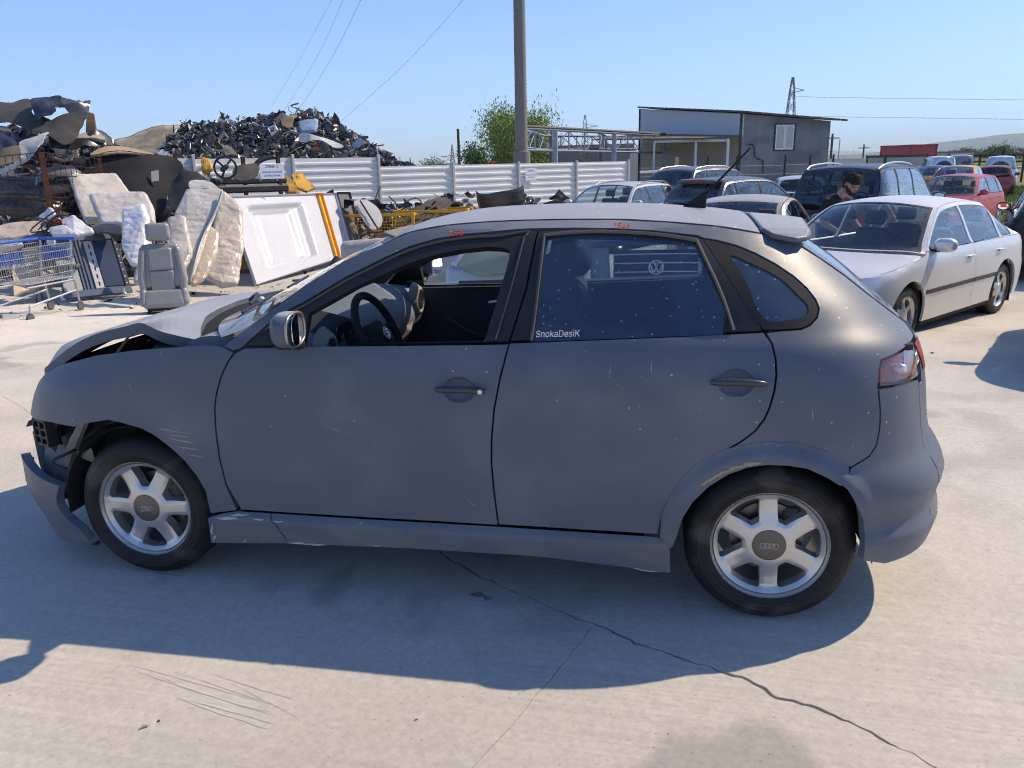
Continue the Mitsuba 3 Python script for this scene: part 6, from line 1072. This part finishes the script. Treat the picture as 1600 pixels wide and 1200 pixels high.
# grey leather seat
sb = np.array((-5.882,6.421,-0.26)); ln = np.array([.8, -3.5]) - sb[:2]; th_ = math.atan2(ln[1], ln[0]) + math.pi / 2 - .12; SM = trimesh.transformations.euler_matrix(0, 0, th_); SM[:3, 3] = sb
seat_ = thing('car_seat', 'grey leather car seat standing upright on the concrete in front of the wrapped seats', 'car seat'); LEA = (.235, .23, .225)
def rs(pts, r, ref=.035, amp=.004, seed=0):
    m = tm(manifold3d.Manifold.hull_points(np.vstack([sph(p, r) for p in pts])).refine_to_length(ref)); trimesh.smoothing.filter_taubin(m, iterations=6); v = np.array(m.vertices); m.vertices = v + np.array(m.vertex_normals) * ((meshkit.fbm(v * 9 + seed, 3) - .5) * 2 * amp)[:, None]; return m
def sp(n, m, c=LEA, b='m_gloss', parent=None): return add(f'{parent or seat_}__{n}', moved(m, SM), b, c, smooth=True, vary=.08)
sp('backrest', rs([(-.21, .0, .40), (.21, .0, .40), (-.19, .10, .88), (.19, .10, .88), (-.24, .08, .30), (.24, .08, .30), (-.22, .16, .82), (.22, .16, .82)], .06))
for s in (-1, 1): sp('side_bolster', rs([(s * .25, -.06, .28), (s * .27, -.05, .45), (s * .25, .02, .70), (s * .22, .05, .86), (s * .27, .06, .45)], .045))
sp('backrest_insert', rs([(-.125, -.036, .62), (.125, -.036, .62), (-.125, .036, .86), (.125, .036, .86)], .03)); sp('backrest_insert', rs([(-.125, -.058, .34), (.125, -.058, .34), (-.125, -.040, .56), (.125, -.040, .56)], .03))
sp('cushion', rs([(-.22, -.14, .14), (.22, -.14, .14), (-.24, .1, .12), (.24, .1, .12), (-.2, -.08, .27), (.2, -.08, .27)], .06))
for s in (-1, 1): sp('cushion_bolster', rs([(s * .27, -.14, .16), (s * .27, .06, .16), (s * .26, -.08, .30)], .05))
hr = sp('headrest', rs([(-.11, .07, 1.03), (.11, .07, 1.03), (-.105, .10, 1.17), (.105, .10, 1.17), (-.10, .14, 1.03), (.10, .14, 1.03)], .05))
for s in (-.06, .06): add(hr + '__post', moved(tube([(s, .11, .88), (s, .11, 1.02)], .008, 6), SM), 'm_metal', (.6, .6, .6))
sp('seat_frame', cat(bx(.46, .34, .05, (0, 0, .075), .01), tube([(-.22, -.15, .03), (-.22, .2, .03)], .018, 6), tube([(.22, -.15, .03), (.22, .2, .03)], .018, 6)), (.02, .02, .022), 'm_v')
# white van side panel
V0, V1, V2, V3 = (np.array(q) for q in ((-6.037,9.215,-0.313), (-5.554,13.203,-0.148), (-6.136,14.063,1.043), (-6.982,10.243,1.148)))
van = thing('van_side', 'large white van side panel with an orange stripe leaning behind the wrapped seats', 'van panel')
bil = lambda a: V0 + (V1 - V0) * a[:, :1] + (V3 - V0) * a[:, 1:] + (V0 - V1 + V2 - V3) * a[:, :1] * a[:, 1:]
vn = unit(np.cross(V1 - V0, V3 - V0)); vn = vn if vn @ (np.array([.8, -3.5, 1.6]) - V0) > 0 else -vn
def ins(a, x0, x1, y0, y1, w): return smt(x0, x0 + w, a[:, 0]) * smt(x1, x1 - w, a[:, 0]) * smt(y0, y0 + w * 1.3, a[:, 1]) * smt(y1, y1 - w * 1.3, a[:, 1])
def vf(a): return bil(a) + vn * ((-.10 * ins(a, .12, .555, .12, .90, .035) - .05 * ins(a, .17, .47, .17, .84, .02) + .02 * ins(a, .20, .26, .2, .82, .02) + .018 * np.sin(a[:, 0] * 2.5))[:, None])
def vp(n, x0, x1, b, c, o=0): return add(f'{van}__{n}', panel(sbox(x0, .0, x1, 1.0), lambda a: vf(a) + vn * o, .02, .06, inward=vn, flip=bool(np.cross(V1 - V0, V3 - V0) @ vn < 0)), b, c, smooth=True, vary=.04)
vp('skin', 0, .868, 'm_gloss', (.47, .485, .51)); vp('dark_edge', .871, 1.0, 'm_v', (.12, .12, .125), .03); vp('stripe', .695, .735, 'm_gloss', (.75, .36, .02), .006)
k = thing('wheel_prop', 'dark rubber buffer at the lower right of the white van panel', 'buffer'); add(k + '__body', wrapped([(-5.286,10.934,-0.136), (-5.228,10.968,-0.055), (-5.168,10.731,-0.183)], .07, .01, 3), 'm_dark')
# black bumper stack, odd parts in front of the fence
kb = thing('bumper_core', 'long black bumper core with clips and two ridges lying above the white van panel', 'bumper')
b0, b1 = np.array((-7.827,11.3,1.336)), np.array((-7.019,12.816,1.317)); ex = unit(b1 - b0); L_ = np.linalg.norm(b1 - b0); KM = frame((b0 + b1) / 2, ex, unit(np.cross([0, 0, 1], ex)), (0, 0, 1))
add(kb + '__beam', moved(bx(L_, .18, .13, (0, 0, .09), .03), KM), 'm_black'); add(kb + '__beam', moved(bx(L_ * .98, .22, .15, (0.02, -.02, -.07), .03), KM), 'm_black')
for i, x_ in enumerate((-.42, -.25, .1, .22, .34)): add(kb + '__clip', moved(bx(.07, .02, .035, (x_ * L_, -.1, .09 - .13 * (i % 2)), .004), KM), 'm_v', (.12, .12, .13))
S('seat_back_shell', 'dark grey seat back shell beside the square hole of the black liner', 'seat shell', [(-7.974,10.367,1.492), (-7.825,10.419,1.58), (-7.672,10.552,1.575), (-7.495,10.446,1.459), (-7.278,9.931,0.986), (-7.625,9.743,0.922)], (.035, .036, .04), .08, .05, 21)
S('felt_flap', 'triangular grey felt flap standing against the fence above the steering wheel', 'felt', [(-8.015,12.131,2.164), (-7.885,12.141,2.111), (-7.557,11.935,1.914), (-7.757,11.793,1.917)], (.13, .125, .12), .05, .02, 22)
S('felt_flap', 'square dark felt mat hung right of the steering wheel', 'mat', [(-7.338,11.381,1.677), (-7.182,11.528,1.721), (-7.072,11.66,1.743), (-6.938,11.29,1.466), (-7.227,11.13,1.462)], (.06, .058, .055), .03, .02, 23)
sw_c = np.array((-7.374,11.059,1.68)); a = np.arange(40) * 2 * np.pi / 40
k = thing('steering_wheel', 'loose black steering wheel ring with pipes in front of the fence', 'steering wheel'); add(k + '__rim', tube(np.c_[sw_c[0] + .19 * np.cos(a), sw_c[1] + .07 * np.cos(a), sw_c[2] + .20 * np.sin(a)], .022, 6, closed=True), 'm_black', smooth=True)
for q in ((.9, .3), (2.4, .2), (4.3, .25)): add(k + '__spoke', tube([sw_c, sw_c + [.19 * math.cos(q[0]), .07 * math.cos(q[0]), .2 * math.sin(q[0])]], .02, 6), 'm_black')
add(k + '__hub', wrapped([sw_c + [-.04, -.03, -.03], sw_c + [.05, -.03, .03]], .05, .01, 1), 'm_v', (.05, .055, .07))
add('bent_pipe', tube(curve([(-7.454,12.25,1.468), (-7.371,12.348,1.76), (-7.254,12.503,1.859), (-7.106,12.643,1.882)], 16), .055, 6), 'm_black', smooth=True, label='bent black pipe left of the ZONA 1 sign', cat_='pipe')
for i, (lab, t_, b_) in enumerate((('short red brown post left of the steering wheel', (-9.116,12.195,1.99), (-9.082,12.122,1.707)), ('short red brown post right of the steering wheel', (-7.726,12.426,1.895), (-7.668,12.27,1.677)), ('short red brown post behind the ZONA 1 sign', (-7.053,12.648,1.868), (-7,12.495,1.661)))): add('rusty_post', tube([t_, [b_[0], b_[1], -.3]], .05, 4), 'm_rust', smooth=False, label=lab, cat_='post')
OCH = (.52, .30, .06)
solo('yellow_foam', 'crumpled ochre yellow foam upright in front of the fence left of the steering wheel', 'foam', wrapped([(-8.015,11.413,1.861), (-7.915,11.427,1.846), (-7.805,11.291,1.663), (-7.927,11.255,1.618)], .05, .05, 5), 'm_v', OCH)
solo('yellow_foam', 'large crumpled ochre yellow sheet right of the black bumper core', 'foam', wrapped([(-7.225,13.664,1.464), (-7.074,13.803,1.487), (-6.812,13.773,1.204), (-6.891,13.526,1.131), (-7.073,13.42,1.247)], .05, .06, 6), 'm_v', OCH)
solo('yellow_foam', 'curled ochre piece directly beside the end of the black bumper core', 'foam', wrapped([(-7.148,13.145,1.445), (-7.036,13.142,1.363), (-7.066,12.972,1.153), (-6.852,13.108,1.118)], .045, .05, 7), 'm_v', (.45, .25, .06))
S('plastic_shard', 'small dark pointed plastic piece above the dark end of the van panel', 'plastic piece', [(-6.885,14.56,1.05), (-6.71,14.619,1.147), (-6.637,14.487,1.005)], (.03, .03, .03), .03, .05, 24)
# yellow stillages
YEL = (.55, .30, .02)
def stillage(label, corner, w, d, h, rz, z0=-.32, n=12):
    k = thing('stillage', label, 'cage'); Mx = trimesh.transformations.euler_matrix(0, 0, rz); Mx[:3, 3] = (corner[0], corner[1], z0)
    for x_ in (0, w):
        for y_ in (0, d): add(k + '__post', moved(bx(.07, .07, h, (x_, y_, h / 2), .006), Mx), 'm_v', YEL, smooth=False, vary=.2)
    for z_ in (.12, h - .04):
        for a_, b_ in (((w / 2, 0), (w - .07, .05)), ((w / 2, d), (w - .07, .05))): add(k + '__rail', moved(bx(b_[0], b_[1], .06, (*a_, z_)), Mx), 'm_v', YEL, smooth=False, vary=.2)
        for x_ in (0, w): add(k + '__rail', moved(bx(.05, d - .07, .06, (x_, d / 2, z_)), Mx), 'm_v', YEL, smooth=False, vary=.2)
    ms = [tube([(w * i / (n * 2), 0, .12), (w * i / (n * 2), 0, h - .04)], .006, 4) for i in range(1, n * 2)] + [tube([(0, 0, .12 + (h - .16) * i / n), (w, 0, .12 + (h - .16) * i / n)], .006, 4) for i in range(1, n)]
    add(k + '__mesh', moved(cat(ms), Mx), 'm_v', (.40, .24, .04), smooth=False, kind='stuff'); add(k + '__floor', moved(bx(w, d, .04, (w / 2, d / 2, .1)), Mx), 'm_v', (.3, .18, .04), smooth=False)
g_ = np.array((-5.987,13.303,-0.256)); stillage('yellow mesh stillage full of broken bumpers right of the white van panel', g_, 1.55, 1.1, .98, .12)
g_ = np.array((-5.054,13.797,-0.241)); stillage('second yellow mesh stillage hidden behind the grey roof', np.array((-4.938,13.727,-0.191)), 1.6, 1.1, 1.02, .12)
stillage('yellow stillage base seen between the tall wrapped bundle and the white van panel', np.array((-7.283,10.903,-0.433)), .62, .7, .62, .3, n=6)
m, c = debris(np.array((-5.475,13.993,0.358)) + np.random.default_rng(8).normal(0, 1, (150, 3)) * [.75, .4, .22] + [.2, .3, 0], np.tile([0, 0, 1.0], (150, 1)), .34, 9); k = add('bumper_scrap', m, 'm_gloss', c, smooth=False, label='jumble of broken bumper pieces heaped in the yellow stillages', cat_='scrap', kind='stuff')
m, c = debris(np.array((-4.429,15.824,0.551)) + np.random.default_rng(9).normal(0, 1, (130, 3)) * [1.5, .5, .22] + [.2, .3, -.1], np.tile([0, 0, 1.0], (130, 1)), .34, 12); k = add('bumper_scrap', m, 'm_gloss', c, smooth=False, label='low jumble of black plastics along the fence behind the grey roof', cat_='scrap', kind='stuff')
dt_ = S('door_trim', 'pale grey door trim with a dark stripe hanging over the yellow stillage', 'door trim', [(-5.687,13.264,0.906), (-5.589,13.4,0.952), (-5.023,12.926,0.394), (-5.12,12.794,0.366), (-5.362,12.902,0.533), (-5.604,13.137,0.776)], (.40, .40, .40), .04, .03, 31)
add(dt_ + '__stripe', tube([(-5.514,13.198,0.934), (-4.993,12.718,0.384)], .022, 4), 'm_black', smooth=False)
ut_ = S('undertray', 'brown ribbed undertray leaning in the second stillage', 'undertray', [(-4.888,13.685,0.376), (-4.346,14.337,0.836), (-3.916,14.533,0.878), (-3.83,14.413,0.769), (-4.027,13.996,0.542), (-4.105,13.618,0.375), (-4.514,13.419,0.311)], (.11, .095, .075), .05, .03, 32)
for i, (p, q) in enumerate((((-4.596,13.331,0.428), (-3.978,14.194,0.838)), ((-4.415,13.3,0.388), (-3.878,14.201,0.795)), ((-4.21,13.286,0.387), (-3.821,14.083,0.716)))): add(ut_ + '__rib', tube([p, q], .018, 4), 'm_v', (.09, .08, .065), smooth=False)
add('round_tube', tube([(-4.085,14.584,0.792), (-3.858,14.532,0.835)], .07, 10), 'm_v', (.06, .06, .06), label='black round tube end at the top of the brown undertray', cat_='tube')
add('headrest', wrapped([(-4.042,15.411,0.706), (-3.892,15.447,0.732), (-3.904,15.411,0.614)], .05, .008, 1), 'm_dark', smooth=True, label='small black headrest left of the black dome', cat_='headrest')
add('wheel_liner', wrapped([(-3.713,15.001,0.533), (-3.589,15.289,0.721), (-3.33,15.074,0.539), (-3.497,14.92,0.477)], .05, .01, 2), 'm_v', (.045, .042, .04), smooth=True, label='black dome shaped wheel liner lying by the fence', cat_='liner')
m = bumper_mesh(1.25, .5, .35, 2); m.apply_transform(trimesh.transformations.euler_matrix(-.5, .1, .1 + math.pi)); m.apply_translation((-2.717,14.62,0.773)); add('bumper_skin', m, 'm_gloss', (.022, .022, .025), label='glossy black bumper on its back by the fence above the grey roof', cat_='bumper')
add('wiper_arm', tube([(-2.17,13.678,0.813), (-2.036,13.716,0.862), (-2.029,13.855,0.977)], [.04, .03, .05], 6), 'm_black', label='black plastic bracket sticking up right of the glossy black bumper', cat_='bracket')
add('hose_arc', tube(curve([(-1.602,13.772,0.774), (-1.361,13.83,0.821), (-1.144,13.858,0.777)], 10), .04, 6), 'm_black', label='low black hose lying left of the silver estate car', cat_='hose')
# things seen through the grey car's windows
solo('grey_bundle', 'grey wrapped cushion seen through the front windows, left one', 'wrapped seat', wrapped([(-3.05, 6.2, .0), (-2.45, 6.3, .0), (-3.1, 6.3, .62), (-2.4, 6.4, .65)], .12, .03, 41), 'm_wrap', (.36, .33, .31), .15, True)
solo('grey_bundle', 'grey wrapped cushion seen through the front windows, right one', 'wrapped seat', wrapped([(-2.2, 6.2, .0), (-1.6, 6.3, .0), (-2.2, 6.3, .62), (-1.6, 6.4, .65)], .12, .03, 42), 'm_wrap', (.40, .37, .36), .15, True)
solo('white_sack', 'bright white sack right of the grey wrapped cushions behind the car', 'sack', wrapped([(-1.6, 6.6, .55), (-1.0, 6.7, .6), (-1.1, 6.7, .72), (-1.5, 6.7, .76)], .08, .04, 43), 'm_wrap', (.62, .6, .58), .1, True)
add('dark_beam', bx(.9, .12, .1, (-1.25, 6.3, .42), .02, ry=-.35, rz=.1), 'm_dark', label='dark slanting beam under the white sack behind the car', cat_='beam')
solo('grey_bundle', 'large milky plastic bundle seen through the rear door window', 'wrapped seat', wrapped([(-.32, 4.5, .1), (.02, 4.5, .1), (-.35, 4.6, .86), (.04, 4.7, .90), (-.3, 4.9, .82)], .1, .03, 44), 'm_wrap', (.50, .47, .42), .12, True)
fe = thing('front_end', 'dark blue car front with chrome grille and VW emblem seen through the rear door window', 'car front')
fx, fy, fz = .80, 4.26, .47; FE = frame((fx, fy, fz), unit([1, .12, 0]), unit([-.12, 1, 0]), (0, 0, 1))
def fep(n, m, b, c=None, **k): return add(f'{fe}__{n}', moved(m, FE), b, c, **k)
bowy = lambda x: .12 * np.asarray(x) ** 2
fep('bonnet', panel(sbox(-.64, .0, .64, .55), lambda q: np.c_[q[:, 0], bowy(q[:, 0]) + q[:, 1] - .02, .44 + .13 * smt(0, .5, q[:, 1]) - .05 * q[:, 0] ** 2], .08, .05), 'm_paint', (.05, .07, .11), smooth=True)
fep('bumper', panel(sbox(-.66, -.40, .66, .0), lambda q: np.c_[q[:, 0], bowy(q[:, 0]) - .06 * np.sin((q[:, 1] + .4) * 7), q[:, 1] - .0], .08, .05, inward=(0, -1, 0)), 'm_paint', (.05, .07, .11), smooth=True)
fep('grille', panel(sbox(-.40, .02, .40, .34), lambda q: np.c_[q[:, 0], bowy(q[:, 0]) + .02, q[:, 1]], .1, .03, inward=(0, -1, 0)), 'm_black', smooth=True)
for s in (-1, 1): fep('headlamp', panel(Polygon([(s * .43, .04), (s * .62, .06), (s * .64, .36), (s * .45, .36)]), lambda q: np.c_[q[:, 0], bowy(q[:, 0]) - .01, q[:, 1]], .1, .04, inward=(0, -1, 0)), 'm_gloss', (.25, .27, .3), smooth=True)
for i in range(4): x_ = np.linspace(-.41, .41, 9); fep('grille_bar', tube(np.c_[x_, bowy(x_) - .005, x_ * 0 + .05 + .085 * i - .04 * x_ ** 2], .010, 6), 'm_metal', (.65, .67, .7), smooth=True)
ring_ = np.c_[.066 * np.cos(a), a * 0 - .03, .18 + .066 * np.sin(a)]
fep('emblem', cat([tube(ring_, .008, 6, closed=True)] + [tube([(x0_, -.03, .18 + z0_), (x1_, -.03, .18 + z1_)], .007, 5) for x0_, z0_, x1_, z1_ in ((-.032, .056, 0, .006), (.032, .056, 0, .006), (-.058, .028, -.026, -.05), (-.026, -.05, 0, -.004), (0, -.004, .026, -.05), (.026, -.05, .058, .028))]), 'm_metal', (.75, .77, .8), smooth=False)
fep('stand', bx(1.1, .5, .35, (0, .35, -.58), .03), 'm_dark', smooth=False)
pc = thing('cut_front_clip', 'pale blue car corner with red marks on dusty glass, seen through the open front window', 'car part')
fo = np.array([-1.3, 5.6, -.25])
add(pc + '__wing', wrapped([fo + p for p in ([-.35, 0, .1], [.7, .1, .1], [-.3, .1, .66], [.7, .2, .72], [.1, .3, .76], [.7, .5, .2])], .06, .004, 1), 'm_paint', (.42, .48, .54), smooth=True)
add(pc + '__glass', sheet([fo + p for p in ([-.18, .02, .78], [.75, .12, .82], [.75, .40, 1.12], [.05, .3, 1.06], [-.08, .15, .95])], .01, .008, 2, .15), 'm_gloss', (.17, .22, .20), smooth=True)
add(pc + '__pillar', tube(curve([fo + p for p in ([-.24, .0, .74], [-.12, .12, .94], [.06, .3, 1.10], [.4, .38, 1.17], [.8, .42, 1.19])], 14), .045, 8), 'm_paint', (.42, .48, .54), smooth=True)
mk = [tube(curve(np.array([fo + p for p in q]) + [0, -.03, 0], 8), .008, 5) for q in (([.32, .1, .98], [.38, .1, 1.0], [.42, .1, .97], [.36, .1, .93]), ([.36, .08, .90], [.42, .08, .92], [.46, .08, .88], [.40, .08, .86]))]
add(pc + '__red_mark', mk[0], 'm_v', (.6, .03, .05)); add(pc + '__red_mark', mk[1], 'm_v', (.6, .03, .05))
# ---------------------------------------------------------------- the man behind the silver saloon
pers = thing('person', 'dark haired bearded man in a black T-shirt bending his head behind the silver saloon', 'person')
hd = np.array((3.416,8.401,1.26)); base_z = -.32
def body_mesh(bones, ref=.03, it=10):
    m = None
    for a_, r0, b_, r1 in bones:
        h_ = manifold3d.Manifold.hull_points(np.vstack([np.asarray(a_) + r0 * ICO, np.asarray(b_) + r1 * ICO])); m = h_ if m is None else m + h_
    m = tm(m.refine_to_length(ref)); trimesh.smoothing.filter_taubin(m, iterations=it); return m
ICO = np.array(trimesh.creation.icosphere(2).vertices)
fwd = unit([.50, -.82, 0]); lft = np.array([fwd[1], -fwd[0], 0]); lft = -lft
o = np.array([hd[0], hd[1], 0]) - fwd * .14 - np.array([.07, 0, 0])
def pt(f_, l_, z_): return o + fwd * f_ + lft * l_ + np.array([0, 0, z_])
zh = hd[2]; sh = zh - .215
torso = [(pt(0, 0, sh - .05), .10, pt(-.06, 0, sh - .5), .13), (pt(.0, .15, sh - .02), .07, pt(0, -.15, sh - .02), .07), (pt(-.02, .10, sh - .15), .11, pt(-.02, -.10, sh - .15), .11), (pt(-.06, .08, sh - .5), .12, pt(-.06, -.08, sh - .5), .12), (pt(.0, 0, sh + .0), .065, pt(.09, 0, zh - .09), .052)]
arms = []
for s in (-1, 1): arms += [(pt(0, s * .19, sh - .03), .062, pt(.06, s * .27, sh - .30), .047), (pt(.06, s * .27, sh - .30), .046, pt(.30, s * .20, sh - .42), .032), (pt(.30, s * .20, sh - .42), .03, pt(.37, s * .18, sh - .44), .032)] + [(pt(.37, s * .18 + q, sh - .44), .011, pt(.455 - abs(q) * .4, s * .18 + q * 1.3, sh - .47), .009) for q in (-.028, -.01, .01, .028)] + [(pt(.34, s * .15, sh - .43), .012, pt(.40, s * .125, sh - .44), .010)]
legs = []
for s in (-1, 1): legs += [(pt(-.06, s * .10, sh - .55), .10, pt(-.02, s * .11, sh - .95), .065), (pt(-.02, s * .11, sh - .95), .062, pt(-.06, s * .11, base_z + .10), .042), (pt(-.06, s * .11, base_z + .06), .045, pt(.12, s * .12, base_z + .04), .035)]
SKIN = (.42, .26, .19)
bodym = body_mesh(torso + arms + legs)
add(pers, bodym, 'm_v', SKIN, smooth=True, vary=.06); USED.add(pers)
labels[[k for k in scene if k.startswith('person')][-1]] = labels[pers]
def inflate(bones, d): return body_mesh([(a_, r0 + d, b_, r1 + d) for a_, r0, b_, r1 in bones])
PN = [k for k in scene if k.startswith('person')][-1]
if PN != pers: scene[pers] = scene.pop(PN); labels.pop(PN, None)
add(pers + '__shirt', inflate(torso[:4] + [(pt(.0, .10, sh + .0), .078, pt(.0, -.10, sh + .0), .078), (pt(.03, .06, sh - .12), .11, pt(.03, -.06, sh - .12), .11)] + [(pt(0, s * .19, sh - .03), .064, pt(.05, s * .255, sh - .22), .056) for s in (-1, 1)], .014), 'm_v', (.018, .018, .02), smooth=True)
add(pers + '__trousers', inflate(legs[:2] + legs[3:5] + [(pt(-.06, .05, sh - .52), .12, pt(-.06, -.05, sh - .52), .12)], .014), 'm_v', (.03, .035, .05), smooth=True)
# head: skull, jaw, nose, ears, brow; bent forward and turned
hf = unit(fwd * .86 + np.array([.0, .0, -.55]))
hl = unit(np.cross([0, 0, 1], hf)); hu = np.cross(hf, hl); HM = frame((hd[0], hd[1], hd[2]), hf, hl, hu)
hb_ = [((-.025, 0, .03), .092, (-.005, 0, .035), .090), ((.0, 0, .0), .080, (.03, 0, -.055), .060), ((.045, .0, -.085), .040, (.055, 0, -.10), .030), ((.082, 0, .015), .014, (.108, 0, -.022), .015), ((.085, .035, .03), .014, (.085, -.035, .03), .014), ((.075, .04, -.02), .024, (.075, -.04, -.02), .024), ((.092, .018, -.062), .009, (.092, -.018, -.062), .009)]
for s in (-1, 1): hb_ += [((-.01, s * .088, .012), .014, (-.015, s * .092, -.025), .010)]
hm = body_mesh(hb_, .012, 6); add(pers + '__head', moved(hm, HM), 'm_v', SKIN, smooth=True, vary=.05)
for s in (-1, 1): add(pers + '__head__eye', moved(trimesh.creation.icosphere(2, .011).apply_translation((.085, s * .032, .010)), HM), 'm_gloss', (.12, .09, .08), smooth=True)
r_ = np.random.default_rng(12); hp_ = []
hair = body_mesh([((-.035, 0, .05), .098, (.0, 0, .065), .090), ((-.06, 0, .0), .075, (-.07, 0, -.04), .06), ((.02, 0, .095), .055, (.055, 0, .085), .04)], .012, 4); hv = np.array(hair.vertices); hair.vertices = hv + np.array(hair.vertex_normals) * ((meshkit.noise(hv * 130) - .4) * .022)[:, None]
add(pers + '__hair', moved(hair, HM), 'm_v', (.018, .014, .011), smooth=True)
beard = body_mesh([((.045, .045, -.055), .030, (.065, .0, -.098), .036), ((.045, -.045, -.055), .030, (.065, .0, -.098), .036), ((.0, .068, -.02), .018, (.04, .05, -.06), .024), ((.0, -.068, -.02), .018, (.04, -.05, -.06), .024)], .012, 4); bv = np.array(beard.vertices); beard.vertices = bv + np.array(beard.vertex_normals) * ((meshkit.noise(bv * 160) - .6) * .012)[:, None]
add(pers + '__beard', moved(beard, HM), 'm_v', (.035, .024, .018), smooth=True)
# litter on the concrete
for i, (lab, px, s, c) in enumerate((('tiny black clip on the concrete right of the tail lamp', (3.304,4.142,-0.121), .05, (.03, .03, .03)), ('flat stone chip in the shadow under the grey car', (0.149,-0.777,0), .05, (.12, .12, .12)), ('second flat chip right beside the first under the grey car', (0.196,-0.794,0), .045, (.10, .10, .11)), ('pale pebble near the lower left of the concrete', (-0.693,-1.672,0), .035, (.28, .25, .2)), ('tiny dark crumb left of the scraped concrete marks', (-0.658,-1.641,0), .02, (.05, .05, .05)), ('small dark chip on the lit concrete at lower centre', (0.126,-1.516,0), .02, (.14, .13, .12)), ('broken plastic chip by the front wheel', (-1.67,-0.584,0), .06, (.05, .05, .055)), ('second plastic chip by the front wheel nearer the bumper', (-1.758,-0.564,0), .05, (.05, .05, .055)))):
    r_ = np.random.default_rng(60 + i); m = hull(r_.normal(0, .25, (10, 3)) * [s, s * .8, s * .3]); m.apply_translation((px[0], px[1], px[2] + s * .1)); add('debris_chip', m, 'm_v', c, smooth=False, label=lab, cat_='chip')
r_ = np.random.default_rng(77); n_ = 420; c_ = np.array([(-7.4, 8.2), (-6.2, 9.4), (-5.0, 12.0), (-3.6, 15.5), (-1.0, 19), (3.0, 11.5), (6.5, 12.5), (-8.6, 6.6)])
q = c_[r_.integers(0, len(c_), n_)] + r_.normal(0, 1, (n_, 2)) * [1.1, 1.0]; q = q[q[:, 1] > 4.5]
m, c = debris(np.c_[q, zg(q[:, 0], q[:, 1]) + .012], np.tile([0, 0, 1.0], (len(q), 1)), .065, 78, 1.0); add('litter', m, 'm_v', c, smooth=False, label='small plastic crumbs and chips scattered over the concrete by the scrap', cat_='litter', kind='stuff')
# ---------------------------------------------------------------- the air
scene['air'] = {'type': 'homogeneous', 'albedo': {'type': 'rgb', 'value': [.76, .89, 1.0]}, 'sigma_t': 2.0e-4}
scene['haze'] = {'type': 'cube', 'to_world': T().translate([0, 0, 78]).scale([16500, 16500, 82]), 'bsdf': {'type': 'null'}, 'interior': {'type': 'ref', 'id': 'air'}}
labels['haze'] = {'label': 'thin summer haze over the yard and the fields', 'category': 'haze', 'kind': 'stuff'}
scene['camera']['medium'] = {'type': 'ref', 'id': 'air'}
